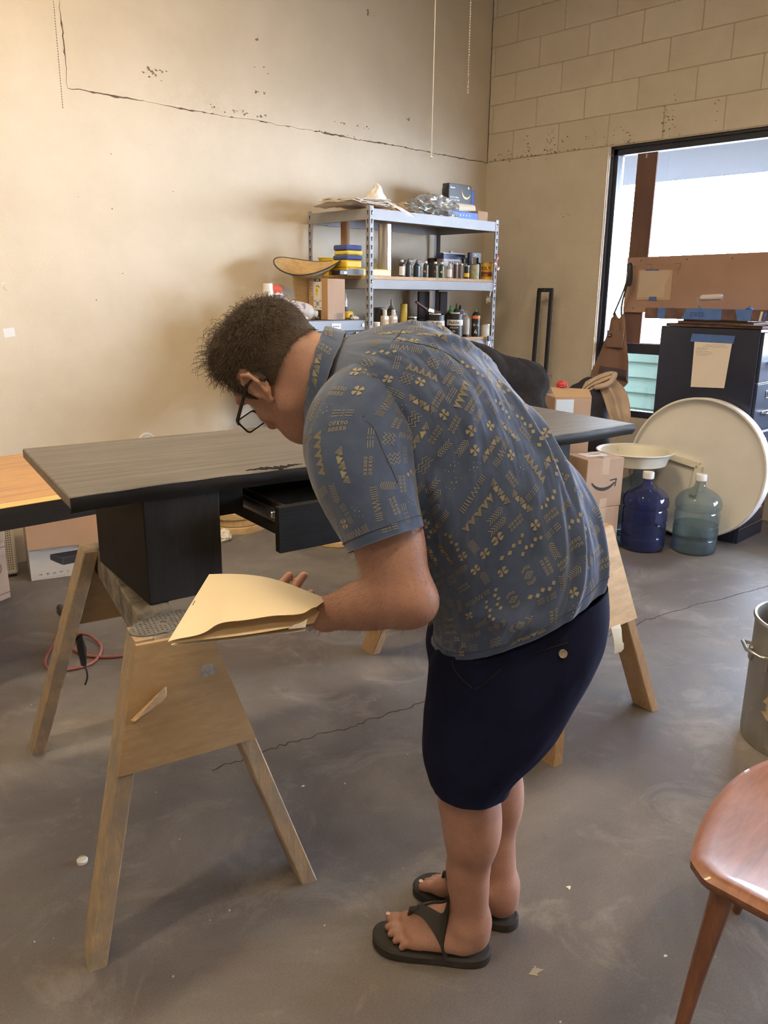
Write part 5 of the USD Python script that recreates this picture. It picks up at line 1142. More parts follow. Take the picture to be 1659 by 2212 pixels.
# hand truck frame against the right wall
t = thing('hand_truck', 'tall narrow black frame of a folding hand truck leaning on the right wall', 'hand truck', loc=(5.52, 3.80, 0))
fr_ = [(.0, .075, .0), (.02, .068, .9), (.045, .060, 1.567)]
L_ = [(0, .068, .02), (.045, .058, 1.55)]; R__ = [(0, -.068, .02), (.045, -.058, 1.55)]
part('upright', obox(L_[0], L_[1], .030, .024, up=(1, 0, 0)), mk, t); part('upright', obox(R__[0], R__[1], .030, .024, up=(1, 0, 0)), mk, t)
part('top_bar', bx((.033, -.073, 1.535), (.057, .073, 1.566), .006), mk, t); part('cross_bar', bx((.0, -.06, .25), (.02, .06, .28)), mk, t)
part('toe_plate', bx((-.18, -.15, 0), (.0, .15, .006)), mk, t)
for s in (-1, 1): part('wheel', cyl((.03, s * .085, .075), (.03, s * .12, .075), .075, n=28), mk, t)
part('handle_screw', cyl((.030, 0, 1.55), (.0335, 0, 1.55), .004, n=8), mtin, t)

# quilted blanket over a stack, carton behind it, cloths, apron
m_quilt = M('moving_blanket', (.017, .014, .0135), .95, (.024, .020, .019), 12, bump=.9, bscale=120, bdist=.006, spec=.15)
def mound(f, lo, hi, res): return sdf_mesh(f, lo, hi, res, 5)
def quilt_sdf(p):
    d = cone_sdf(p, (-.30, .16, 0.2), (-.22, .16, 1.06), .34, .20)
    d = smin(d, cone_sdf(p, (-.05, .05, .2), (.0, .03, .86), .30, .20), .08)
    d = smin(d, cone_sdf(p, (-.22, .12, 1.06), (.10, -.02, 1.02), .15, .11), .03)
    d = smin(d, cone_sdf(p, (-.02, .12, 1.10), (.14, .02, .98), .075, .06), .015)
    d = smin(d, cone_sdf(p, (.05, -.02, .80), (.20, -.12, .74), .16, .10), .04)
    q = p * 6
    return d + .045 * (meshkit.fbm(q, 3, 4) - .5) - .010 * np.abs(np.sin((p[:, 0] * 1.0 + p[:, 1] - p[:, 2] * .8) * 26)) ** .5
t = thing('moving_blanket', 'dark brown quilted moving blanket heaped over a stack behind the desk', 'blanket', loc=(3.66, 2.66, 0))
part('heap', mound(lambda p: np.maximum(quilt_sdf(p), .002 - p[:, 2]), (-.8, -.5, -.1), (.65, .7, 1.45), .011), m_quilt, t, smooth=True)
part('strap', tube(spline([(.14, .0, 1.03), (.19, -.03, 1.055), (.235, -.05, 1.062)], 12), .011, 8), mk, t); part('buckle', J(tube([(.235, -.05, 1.075), (.262, -.06, 1.07), (.262, -.06, 1.05), (.235, -.05, 1.05)], .004, 6, closed=True)), mtin, t)
t = thing('tall_carton', 'tall open cardboard carton standing between the blanket and the window', 'carton', loc=(4.345, 2.735, 0), yaw=-40)
part('body', bx((-.13, -.11, 0), (.10, .11, .905), .003), m_card2, t)
part('flap', hull([(-.13, -.11, .905), (.10, -.11, .905), (.11, -.02, .945), (-.13, .0, .955), (-.13, -.11, .908), (.10, -.11, .908), (.11, -.02, .948), (-.13, .0, .958)]), M('flap_tan', (.46, .30, .16), .8), t)
part('shipping_label', bx((-.12, -.1112, .77), (-.01, -.11, .895), .0004), M('label_blueish', (.62, .70, .76), .5), t)
t = crumple('red_scrap', 'small crumpled red wrapper on top of the tall carton', 'wrapper', (4.31, 2.78, .955), (.03, .03, .025), mred, 41, .5, 2.0, sub=3)
# chair heaped with clothes below the apron
def jeans_sdf(p):
    d = cone_sdf(p, (0, .05, .0), (.0, .05, .80), .16, .13)
    d = smin(d, cone_sdf(p, (.06, -.06, .1), (.04, -.03, .86), .13, .11), .06)
    return d + .05 * (meshkit.fbm(p * 7, 3, 6) - .5)
t = thing('dark_garment', 'dark blue-black garment hanging under the beige cloth by the window', 'garment', loc=(4.80, 2.90, 0))
part('heap', mound(lambda p: np.maximum(jeans_sdf(p), .002 - p[:, 2]), (-.4, -.45, -.1), (.45, .4, 1.15), .011), M('dark_denim', (.020, .021, .032), .9, (.03, .03, .045), 8, bump=.3, bscale=200), t, smooth=True)
def vp(px, py, D):
    r = CF + CR * (px - IW / 2) / FPX - CU * (py - IH / 2) / FPX
    return CAM + r * (D / (r[0] * math.cos(AZ) + r[1] * math.sin(AZ)))
VN = np.array([math.cos(AZ), math.sin(AZ), 0])
def swath(le, ri, n, m, amp, k, ph=0.0, thick=.004):
    """A length of cloth between two edges (pixel and depth), with k lengthwise folds of depth amp."""
    a, b = spline([vp(*q) for q in le], n), spline([vp(*q) for q in ri], n)
    u = np.linspace(0, 1, m)[None, :, None]
    P = a[:, None] * (1 - u) + b[:, None] * u
    w = np.sin(u[..., 0] * k * 2 * np.pi + ph + np.linspace(0, 1.5, n)[:, None]) * amp + amp * 2.2 * (meshkit.fbm(np.stack([np.linspace(0, 4, n)[:, None] + 0 * u[..., 0], u[..., 0] * 5 + 0 * np.zeros((n, 1)), np.zeros((n, m))], -1), 3, int(k * 10)) - .5) - amp * 1.6 * np.sin(np.pi * u[..., 0])
    return grid(P + w[..., None] * VN, thick)
t = thing('beige_cloth', 'beige canvas cloth with gathered folds slung over the dark garment', 'cloth', loc=(4.74, 2.82, 0))
m_canvas = M('beige_canvas', (.46, .36, .285), .9, (.54, .43, .345), 7, bump=.3, bscale=300)
part('gathered_end', swath([(1248, 848, 5.42), (1262, 828, 5.40), (1290, 812, 5.37), (1318, 804, 5.36), (1326, 804, 5.36)], [(1262, 852, 5.38), (1280, 840, 5.36), (1300, 832, 5.34), (1322, 822, 5.34), (1328, 812, 5.34)], 50, 30, .012, 3.0), m_canvas, t, wspace=True, smooth=True)
part('hanging_fall', swath([(1288, 832, 5.36), (1300, 850, 5.33), (1310, 880, 5.32), (1322, 915, 5.32), (1328, 945, 5.33)], [(1322, 812, 5.36), (1340, 830, 5.33), (1354, 852, 5.32), (1360, 885, 5.32), (1362, 930, 5.33)], 50, 36, .014, 1.6), m_canvas, t, wspace=True, smooth=True)
part('collar_roll', tube(spline([vp(*q) for q in ((1286, 838, 5.33), (1300, 834, 5.30), (1316, 828, 5.30), (1326, 814, 5.31), (1328, 806, 5.33))], 30), [.012] + [.018] * 28 + [.012], 12), m_canvas, t, wspace=True, smooth=True)
t = thing('shop_apron', 'brown canvas work apron hanging by black straps at the left edge of the window', 'apron', loc=(5.50, 3.10, .84))
m_ap = M('apron_brown', (.215, .125, .085), .9, (.25, .15, .105), 5, bump=.2, bscale=350)
za = np.linspace(0, 1, 34); ua = np.linspace(0, 1, 26)
wl_ = np.interp(za, [0, .15, .45, .72, .9, 1], [.20, .195, .135, .085, .075, .045]); wr_ = np.interp(za, [0, .08, .2, .6, .9, 1], [-.09, -.135, -.135, -.075, -.04, -.025])
G = np.array([[(.012 * math.sin(u * 11 + z * 2) * (1.3 - z) + .03 * z - .02 * math.exp(-((z - .2) / .1) ** 2) * u, wl_[i] * (1 - u) + wr_[i] * u, z * .56 - .05 * math.exp(-((u - .5) / .4) ** 2) * (z > .93) + .03 * (1 - z) * (1 - u)) for u in ua] for i, z in enumerate(za)])
part('bib', grid(G, .004), m_ap, t, smooth=True)
part('hem_roll', grid(np.array([[G[int(4 + 3 * b), j] + (-.012 - .010 * math.sin(b * 3.1), 0, .02 * b) for j in range(6, 26)] for b in np.linspace(0, 1, 6)]), .004), M('apron_lining', (.10, .075, .085), .9), t, smooth=True, label='dark turned-back lower band')
pkt = lambda y0, y1, z0, z1: grid(np.array([[(-.016 + .018 * (z0 + (z1 - z0) * b) , y0 + (y1 - y0) * a, z0 + (z1 - z0) * b) for a in np.linspace(0, 1, 4)] for b in np.linspace(0, 1, 4)]), .004)
part('pocket', pkt(.075, -.06, .30, .42), m_ap, t, smooth=True)
part('name_patch', rb((.004, .036, .022), (-.018, .05, .385), .002, RX(-.3)), mk, t); part('patch_print', rb((.002, .022, .009), (-.021, .05, .385), .001, RX(-.3)), mgrey, t)
for s, y0 in ((0, .055), (1, -.012)):
    part('strap', tube(spline([(.02, y0, .53), (.03, .01 - .02 * s, .66), (.05, -.015 - .01 * s, .78), (.06, -.02, .885)], 24), .007, 6), mk, t, smooth=True)
part('strap_bunch', tube(spline([(.06, -.025, .74), (.055, -.035, .80), (.05, -.03, .87), (.06, -.02, .90)], 16), [.012] + [.02] * 14 + [.012], 10), mk, t, smooth=True)
part('hook', tube([(.155, -.02, .88), (.10, -.02, .88), (.06, -.02, .905)], .004, 6), mtin, t)

# ================================================================== near right: bin and chair
t = thing('metal_bin', 'tall galvanised metal bin with a side handle at the right edge', 'bin', loc=(2.815, .735, 0))
part('body', lathe([(0, .006), (.195, .006), (.20, .0), (.203, .02), (.203, .435), (.208, .440), (.210, .447), (.206, .454), (.199, .452), (.197, .44), (.196, .02), (0, .016)], 72), M('bin_zinc', (.46, .46, .44), .36, (.36, .35, .33), 7, metal=.85, stretch=(1, 1, .3)), t, smooth=40)
ha = math.radians(136)
hp = lambda a, r, z: (r * math.cos(a), r * math.sin(a), z)
part('handle', J(tube([hp(ha + .30, .208, .345), hp(ha + .28, .235, .350), hp(ha, .243, .350), hp(ha - .28, .235, .350), hp(ha - .30, .208, .345)], .0065, 10)), m_steel, t, smooth=True)
for s in (-1, 1): part('handle_lug', tr(rb((.014, .03, .055), (.206, 0, .315), .006), (0, 0, 0), RZ(ha + s * .24)), m_galv, t)
st = flakes((0, 0), (.04, .05), 9, .03, 61)
gg = ex(st.segmentize(.008), .0008).subdivide(); vv = gg.vertices; aa = math.radians(165) + vv[:, 0] / .204
part('paint_smear', trimesh.Trimesh(np.c_[np.cos(aa) * (.2036 + vv[:, 2]), np.sin(aa) * (.2036 + vv[:, 2]), vv[:, 1] + .11], gg.faces[:, ::-1], process=False), M('smear_tan', (.42, .33, .22), .7), t, smooth=False, label='tan paint smear')
m_seat = wood('walnut_seat', (.185, .072, .036), (.255, .105, .052), (.15, .058, .03), axis=0, scale=14, stretch=6, rough=.42, bump=.05, coat=.18, yaw=.2)
m_chl = wood('walnut_leg', (.18, .070, .034), (.24, .10, .05), (.15, .058, .03), axis=2, scale=18, stretch=10, rough=.38, bump=.05, coat=.3)
t = thing('wooden_chair', 'polished brown wooden chair with a saddle seat at the lower right corner', 'chair', loc=(1.60, .30, 0))
oc = Polygon([(-.275, -.19), (-.28, .17), (-.244, .214), (-.12, .251), (.04, .273), (.14, .27), (.233, .244), (.262, .19), (.25, -.17), (.19, -.235), (-.2, -.235)]).buffer(-.02).buffer(.02, 8)
xs, ys = np.meshgrid(np.linspace(-.28, .28, 81), np.linspace(-.28, .28, 81), indexing='ij')
ring = np.array(oc.exterior.coords)[:-1]
def seat_mesh():
    out_r = spline(np.c_[np.vstack([ring, ring[:1]]), np.zeros(len(ring) + 1)], 121)[:-1, :2]
    c = out_r.mean(0); rows = []
    for k, f in enumerate((0, .2, .4, .6, .75, .86, .93, .97, .99, 1.0)):
        q = c + (out_r - c) * f
        z = .432 - .018 * np.exp(-((q[:, 0] + .0) / .13) ** 2 - ((q[:, 1] + .03) / .13) ** 2) + .016 * f ** 4 - .012 * max(0, f - .93) / .07 + .012 * np.clip(np.abs(q[:, 0]) / .25, 0, 1) ** 3
        rows.append(np.c_[q, z])
    rows.append(np.c_[c + (out_r - c) * .995, rows[-1][:, 2] - .016]); rows.append(np.c_[c + (out_r - c) * .93, rows[-1][:, 2] - .010]); rows.append(np.c_[np.tile(c, (120, 1)), rows[-1][:, 2].mean() * np.ones(120)])
    G = np.array(rows).transpose(1, 0, 2)
    g = grid(G, 0, True)
    if g.volume < 0: g.invert()
    return g
part('seat', seat_mesh(), m_seat, t, smooth=50)
for (x, y, fx_, fy_) in ((-.225, .150, -.255, .192), (.20, .185, .235, .265), (-.17, -.17, -.20, -.23), (.17, -.17, .20, -.23)):
    part('leg', tube([(fx_, fy_, 0), (fx_ * .55 + x * .45, fy_ * .55 + y * .45, .2), (x, y, .412)], [.0115, .0165, .0225], 18), m_chl, t, smooth=50)
part('apron_rail', bx((-.18, .15, .37), (.18, .17, .415)), m_chl, t); part('apron_rail', bx((-.16, -.17, .37), (.16, -.15, .415)), m_chl, t)
for s in (-1, 1): part('back_post', tube([(s * .17, -.20, .40), (s * .18, -.24, .62), (s * .18, -.29, .80)], [.016, .014, .012], 12), m_chl, t)
part('back_rest', grid(np.array([[(.22 * math.sin(a), -.30 + .05 * (1 - math.cos(a * 1.2)) , .70 + .13 * b) for b in np.linspace(0, 1, 5)] for a in np.linspace(-1, 1, 16)]), .012), m_seat, t)

# small things on the floor
t = thing('bottle_cap', 'small white plastic cap lying on the floor left of the near sawhorse', 'cap', loc=on_z(178, 1862, 0))
part('cap', lathe([(0, .004), (.012, .004), (.0135, .0), (.0145, .0), (.0145, .008), (.012, .011), (0, .011)], 28), mw, t); part('rim', lathe([(.009, .011), (.0105, .011), (.0105, .013), (.009, .013)], 24), mw, t)
dbr = np.random.default_rng(77); bits = []
for _ in range(80):
    x, y = dbr.uniform(.3, 3.4), dbr.uniform(.35, 3.2)
    if (x - 1.3) ** 2 + (y - 1.0) ** 2 < .05: continue
    s = dbr.uniform(.0010, .0030)
    bits.append(tr(trimesh.creation.icosphere(0, s), (x, y, s * .5)))
part('floor_grit', J(*bits), M('grit_pale', (.48, .44, .39), .8), None, smooth=False, label='scattered pale wood chips and grit on the concrete floor', cat='debris', kind='stuff')
for k, (px, py, sc, lb) in enumerate(((1228, 1918, .006, 'tiny white flake on the floor right of his heels'), (1155, 2095, .012, 'pale dab of dried plaster on the floor behind his near foot'), (1437, 2066, .004, 'tiny white sliver on the floor by the chair leg'), (655, 1698, .004, 'tiny white flake on the floor near the crack'))):
    c = on_z(px, py, 0)
    part('paint_flake', tr(ex(flakes((0, 0), (sc * .5, sc * .4), 6, sc * .7, 80 + k), .0012), c), m_label if k != 1 else M('plaster_dab', (.27, .23, .18), .9), None, smooth=False, label=lb, cat='flake')
# ================================================================== the man
PV = np.array([math.cos(AZ), math.sin(AZ), 0]); PX = np.array([-math.sin(AZ), math.cos(AZ), 0])
PO = np.array([1.31, 1.0, 0]); PO = PO + PV * (1.61 - PO @ PV)
man = thing('person', 'man in a blue patterned shirt and navy shorts bending over the dark desk', 'person', loc=PO, yaw=math.degrees(AZ) + 90)
def pl(x, y, off=0.0):
    """The point of the photograph (x, y) at depth 1.61 + off, in the man's own frame: x ahead of him, y to his left, z up."""
    r = CF + CR * (x - IW / 2) / FPX - CU * (y - IH / 2) / FPX
    q = CAM + r * ((1.61 + off) / (r @ PV)) - PO
    return np.array([q @ PX, -(q @ PV), q[2]])

prims = []          # (kind, data, centre, reach, blend, group)
def cone(a, b, ra, rb_, k=0.02, g=0):
    a, b = np.asarray(a, float), np.asarray(b, float)
    prims.append(('c', (a, b, ra, rb_), (a + b) / 2, np.linalg.norm(b - a) / 2 + max(ra, rb_), k, g))
def ell(c, R, r, k=0.02, g=0):
    prims.append(('e', (np.asarray(c, float), R, r), np.asarray(c, float), max(r), k, g))
def cut(c, R, r, k=0.01):
    prims.append(('-', (np.asarray(c, float), R, r), np.asarray(c, float), max(r), k, 0))
def body_sdf(p):
    out = np.full(len(p), 9.0)
    for i in range(0, len(p), 4000):
        q = p[i:i + 4000]; lo, hi = q.min(0), q.max(0); c, h = (lo + hi) / 2, (hi - lo) / 2
        d = np.full(len(q), 9.0)
        for kind, a, ctr, reach, k, g in prims:
            gap = np.linalg.norm(np.maximum(np.abs(ctr - c) - h, 0)) - reach
            if gap > 0.09: continue
            if kind == 'c': d = smin(d, cone_sdf(q, *a), k)
            elif kind == 'e': d = smin(d, ell_sdf(q, *a), k)
            else: d = -smin(-d, ell_sdf(q, *a), k)
        out[i:i + 4000] = d
    return out

# ---- joints
I3 = np.eye(3)
hipL, kneeL, ankL = pl(1092, 1330, -.09), pl(1003, 1668, -.09), pl(1014, 1985, -.065)
hipR = hipL * (1, -1, 1); kneeR = np.array([-.022, -.075, .475]); ankR = np.array([-.068, -.055, .10])
pel, chest, neckb = pl(1120, 1270, 0), pl(905, 930, 0), pl(735, 815, 0)
shL, elL, wrL = pl(772, 890, -.150), pl(868, 1288, -.258), pl(706, 1326, -.150)
shR = pl(790, 850, .19); elR = pl(870, 1000, .28); wrR = pl(850, 1090, .20)
# ---- legs
def leg(h, k, a, back=-1):
    h, k, a = (np.asarray(v, float) for v in (h, k, a))
    cone(h, k + (0, 0, .05), .088, .062, .03)
    cone(k + (-.004, 0, .05), k + (-.004, 0, -.06), .060, .055, .03)
    ell(k + (.022, 0, .0), I3, (.036, .040, .050), .03)
    m_ = k * .62 + a * .38
    cone(k + (-.006, 0, -.06), a, .053, .034, .03)
    ell(m_ + (-.022, .006, .03), frame((a - k), (1, 0, 0)), (.115, .053, .056), .035)
    ell(k * .7 + a * .3 + (-.008, 0, 0), frame((a - k), (1, 0, 0)), (.11, .052, .056), .03)
    cone(k * .35 + a * .65, a + (0, 0, .012), .043, .0365, .03)
leg(hipL, kneeL, ankL); leg(hipR, kneeR, ankR)
# ---- feet
def foot_frame(heel, toe):
    u = np.r_[np.asarray(toe) - np.asarray(heel), 0.0]; u /= np.linalg.norm(u)
    return np.r_[heel, 0.0], u, np.array([-u[1], u[0], 0.0])
FL, FR = foot_frame((-.036, .075), (.242, .023)), foot_frame((-.113, -.018), (.135, -.165))
SOLE = 0.027
def foot(fr, side, ank):
    o, u, s = fr; s = s * side
    at = lambda a, b, c: o + u * (a + .012) + s * b + np.array([0, 0, c + SOLE])
    ell(at(.036, 0, .036), np.stack([u, s, (0, 0, 1)], 1), (.040, .033, .036), .02)
    cone(at(.038, 0, .03), ank + (-.008, 0, -.01), .031, .034, .03)
    cone(at(.045, .004, .062), ank, .036, .037, .03)
    ell(at(.052, .030, .068), I3, (.015, .012, .017), .012); ell(at(.056, -.030, .074), I3, (.015, .012, .017), .012)
    cone(at(.055, -.006, .068), at(.135, -.014, .042), .040, .031, .03)
    cone(at(.135, -.014, .040), at(.188, -.024, .024), .030, .022, .025)
    cone(at(.06, .022, .024), at(.165, .030, .017), .025, .0175, .025)
    cone(at(.10, .004, .04), at(.175, .012, .020), .032, .0175, .025)
    for k, (a0, b0, a1, b1, r0, r1) in enumerate(((.190, -.030, .246, -.034, .0155, .0132), (.192, -.008, .244, -.0095, .0104, .0090), (.187, .009, .234, .010, .0098, .0086), (.178, .024, .219, .028, .0092, .0082), (.166, .037, .201, .044, .0090, .0080))):
        kn = at((a0 + a1) / 2 + .003, (b0 + b1) / 2, r1 + (.006 if k else .003))
        cone(at(a0 - .012, b0, r0 + .004), kn, r0, (r0 + r1) / 2 * .95, .008)
        cone(kn, at(a1 - r1, b1, r1 * .92), (r0 + r1) / 2 * .93, r1, .005)
    return at
atL, atR = foot(FL, 1, ankL), foot(FR, -1, ankR)
# ---- trunk, under the clothes
cone(pel + (0, 0, -.02), pl(1010, 1110, 0), .105, .11, .06)
cone(pl(1010, 1110, 0), chest, .11, .115, .06)
cone(chest + (0, .07, 0), chest + (0, -.07, 0), .105, .105, .06)
cone(chest, neckb, .10, .062, .06)
cone(shL, shR, .055, .055, .04)
# ---- arms
def arm(s, e, w, rs=(.062, .050, .046)):
    cone(s, s * .45 + e * .55, rs[0], rs[1], .03)
    cone(s * .45 + e * .55, e, rs[1], .045, .03)
def forearm(e, w, flat):
    R = frame(w - e, flat)
    cone(e, w, .043, .028, .02)
    ell(e * .78 + w * .22, R, (.085, .046, .050), .03)
    ell(e * .45 + w * .55, R, (.09, .034, .038), .03)
arm(shL, elL, wrL, (.066, .057, .05)); forearm(elL, wrL, (0, 1, 0))
dn = np.array([-.030, .004, -.012]); ell(elL + dn * .6, I3, (.046, .042, .046), .03); ell(elL + np.array([-.036, .002, -.016]), I3, (.018, .018, .02), .025)
ell(elL * .72 + shL * .28 + (.0, 0, 0), frame(elL - shL, (1, 0, 0)), (.10, .062, .053), .03)
arm(shR, elR, wrR); forearm(elR, wrR, (0, 1, 0))
def finger(pts, r):
    for i in range(len(pts) - 1):
        cone(pts[i], pts[i + 1], r[i], r[i + 1], .005 if i else .010)
# left hand: palm up under the folder, fingers curling up past its far edge
wq = wrL + (wrL - elL) / np.linalg.norm(wrL - elL) * .004
PF = -.085
knl = [pl(586, 1308, PF), pl(611, 1314, PF + .012), pl(636, 1320, PF + .016), pl(656, 1330, PF + .016)]
cone(wq, knl[0] * .5 + wq * .5, .027, .022, .02); cone(wq, knl[3] * .6 + wq * .4, .026, .018, .02)
for a in knl[:4]: cone(wq * .55 + a * .45, a, .017, .0125, .014)
for a, b in zip(knl, knl[1:]): cone(a, b, .0125, .0125, .012)
fpx = [[(594, 1284, -.045), (611, 1260, -.020), (625, 1243, -.010)], [(624, 1288, -.040), (642, 1260, -.012), (656, 1243, -.002)], [(648, 1302, -.040), (660, 1289, -.015), (672, 1281, -.005)], [(670, 1316, -.05), (682, 1308, -.03), (688, 1302, -.02)]]
for k0, f_, r in zip(knl, fpx, ((.0112, .0105, .0098, .0088), (.0115, .0108, .0100, .0090), (.0108, .0102, .0094, .0084), (.0095, .009, .0084, .0074))):
    finger([k0] + [pl(*q) for q in f_], r)
finger([wq * .8 + knl[0] * .2 + (0, -.01, -.012), pl(650, 1338, -.13), pl(618, 1332, -.150), pl(596, 1328, -.160)], (.016, .014, .0115, .0095))
# right hand resting toward the desk edge
dR = (wrR - elR) / np.linalg.norm(wrR - elR); hR = frame(dR, (0, 0, 1))
pR = lambda a, b, c: wrR + hR @ np.array([a, b, c])
cone(wrR, pR(.05, 0, .014), .026, .02, .02); cone(wrR, pR(.05, 0, -.018), .026, .019, .02)
for k, (c, L) in enumerate(((.030, .072), (.010, .080), (-.010, .074), (-.028, .058))):
    finger([pR(.055, 0, c * .8), pR(.09, -.003, c), pR(.09 + L * .45, -.014, c), pR(.09 + L * .8, -.034, c)], (.0125, .0105, .0098, .0085))
finger([pR(.012, -.006, .022), pR(.045, -.02, .045), pR(.075, -.032, .052)], (.016, .0125, .010))
# ---- head: frame is columns (face-forward, left, crown)
hF = np.array([.475, -.548, -.69]); hF /= np.linalg.norm(hF)
hU = np.array([.705, -.165, .69]); hU = hU - hF * (hU @ hF); hU /= np.linalg.norm(hU)
hL = np.cross(hU, hF); HR = np.stack([hF, hL, hU], 1)
HO = pl(614, 808, .0)
HS = 1.05
H = lambda x, y, z: HO + HR @ (np.array([x, y, z]) * HS)
def hell(c, r, k=.02, g=0, rot=None):
    ell(H(*c), HR if rot is None else HR @ rot, tuple(np.array(r) * HS), k)
hell((-.012, 0, .052), (.098, .076, .078))
hell((.024, 0, .045), (.078, .070, .082), .03)
hell((.030, 0, -.030), (.058, .060, .085), .03)
cone(H(.050, .030, -.085), H(-.005, .052, -.055), .026, .026, .03); cone(H(.050, -.030, -.085), H(-.005, -.052, -.055), .026, .026, .03)
hell((.068, 0, -.098), (.026, .028, .020), .025)
hell((.094, 0, .032), (.012, .052, .014), .02)            # brow
hell((.052, .046, -.028), (.028, .022, .024), .02); hell((.052, -.046, -.028), (.028, .022, .024), .02)
for s in (1, -1): cut(H(.098, .031 * s, .008), HR, (.016, .017, .013), .012)
cone(H(.092, 0, .015), H(.118, 0, -.030), .008, .0125, .012)
hell((.118, 0, -.034), (.013, .012, .011), .008)
for s in (1, -1): hell((.104, .013 * s, -.038), (.011, .009, .008), .006)
hell((.092, 0, -.060), (.014, .024, .008), .008); hell((.089, 0, -.072), (.014, .022, .008), .006)
cut(H(.106, 0, -.0655), HR, (.010, .020, .0016), .003)
# neck and under-jaw
cone(H(-.030, 0, -.045), neckb, .066, .070, .03)
cone(H(.030, 0, -.080), neckb + (-.0, 0, -.05), .044, .062, .04)
cone(H(-.050, 0, .0), neckb + (-.02, 0, .01), .055, .052, .03)
# ears
for s in (1, -1):
    tilt = RZ(s * .35)
    e0 = (-.008, .079 * s, .006)
    hell(e0, (.020, .006, .031), .006, rot=tilt)
    pts = [(.010, .078, -.012), (.016, .080, .012), (.010, .084, .032), (-.008, .089, .038), (-.022, .091, .028), (-.025, .089, .006), (-.017, .085, -.014), (-.004, .080, -.026)]
    for a, b in zip(pts, pts[1:]):
        cone(H(a[0], a[1] * s, a[2]), H(b[0], b[1] * s, b[2]), .0042, .0042, .004)
    hell((-.002, .079 * s, -.024), (.008, .005, .009), .005)
    cut(H(-.001, .091 * s, .003), HR, (.010, .010, .012), .004); cut(H(-.006, .092 * s, .022), HR, (.012, .006, .007), .003)
skin = sdf_mesh(body_sdf, (-.24, -.36, .015), (.72, .36, 1.56), .0038)
def skin_material():
    n = {'t': ('texture_coordinate', {}), 'a': ('noise_texture', {'scale': 9.0, 'detail': 5, 'roughness': 0.6}),
         'r': ('rgb_ramp', {'ramp': [(0.3, (0.285, 0.152, 0.112)), (0.5, (0.345, 0.190, 0.142)), (0.7, (0.405, 0.235, 0.18))]}),
         's': ('noise_texture', {'scale': 260.0, 'detail': 3}), 'sr': ('rgb_ramp', {'ramp': [(0.55, (1, 1, 1)), (0.72, (0.74, 0.66, 0.62))]}),
         'x': ('mix', {'mix_type': 'multiply', 'fac': 0.8}),
         'b': ('bump', {'strength': 0.15, 'distance': 0.001}),
         'p': ('principled_bsdf', {'roughness': 0.5, 'subsurface_weight': 0.12, 'subsurface_radius': (1.0, 0.35, 0.2), 'subsurface_scale': 0.008, 'specular_ior_level': 0.4})}
    return mat('skin', n, [('t.object', 'a.vector'), ('t.object', 's.vector'), ('a.fac', 'r.fac'), ('s.fac', 'sr.fac'), ('r.color', 'x.color1'), ('sr.color', 'x.color2'), ('x.color', 'p.base_color'), ('s.fac', 'b.height'), ('b.normal', 'p.normal')])
m_skin = skin_material()
part('body', skin, m_skin, man, smooth=True)

# ------------------------------------------------------------------ clothes: tubes lofted through rings
from scipy.interpolate import CubicSpline, RegularGridInterpolator
def loft(rings, nv, nt, p=0.86):
    """rings: (back, front, half width, y shift, lateral direction). Returns points (nt, nv, 3), theta 0 at the front, 90 degrees at his left."""
    B = np.array([r[0] for r in rings]); Fr = np.array([r[1] for r in rings]); w = np.array([r[2] for r in rings]); ys = np.array([r[3] for r in rings])
    t = np.r_[0, np.cumsum(np.linalg.norm(np.diff((B + Fr) / 2, axis=0), axis=1) + 1e-4)]
    tt = np.linspace(0, t[-1], nv)
    B, Fr, w, ys = (CubicSpline(t, a)(tt) for a in (B, Fr, w, ys))
    c = (B + Fr) / 2; a = (Fr - B) / 2; c = c + np.c_[0 * ys, ys, 0 * ys]
    th = np.linspace(0, 2 * np.pi, nt, endpoint=False)
    cs, sn = np.cos(th), np.sin(th)
    cs = np.sign(cs) * np.abs(cs) ** p; sn = np.sign(sn) * np.abs(sn) ** p
    return c[None] + cs[:, None, None] * a[None] + sn[:, None, None] * (w[:, None] * np.array([0, 1.0, 0]))[None]
def normals(P):
    du = np.roll(P, -1, 0) - np.roll(P, 1, 0); dv = np.gradient(P, axis=1)
    n = np.cross(du, dv); n /= np.linalg.norm(n, axis=-1, keepdims=True) + 1e-12
    c = P.mean(0, keepdims=True)
    return n * np.sign(((P - c) * n).sum(-1).mean())
def arc_uv(P):
    u = np.zeros(P.shape[:2]); v = np.zeros(P.shape[:2])
    u[1:] = np.cumsum(np.linalg.norm(np.diff(P, axis=0), axis=2), axis=0)
    v[:, 1:] = np.cumsum(np.linalg.norm(np.diff(P, axis=1), axis=2), axis=1)
    return u, v
def shell(P, thick):
    m_ = grid(P, 0, True)
    if m_.volume < 0: P = P[::-1]
    return grid(P, thick, True)
def gauss_ridge(TH, VV, th0, v0, th1, v1, wd, amp):
    a, b = np.array([th0, v0]), np.array([th1, v1]); d = b - a; L2 = d @ d
    q = np.stack([TH, VV], -1) - a; t = np.clip((q @ d) / L2, 0, 1)
    r = np.linalg.norm(q - t[..., None] * d, axis=-1)
    return amp * np.exp(-(r / wd) ** 2) * np.sin(np.pi * np.clip(t * .9 + .05, 0, 1)) ** .5

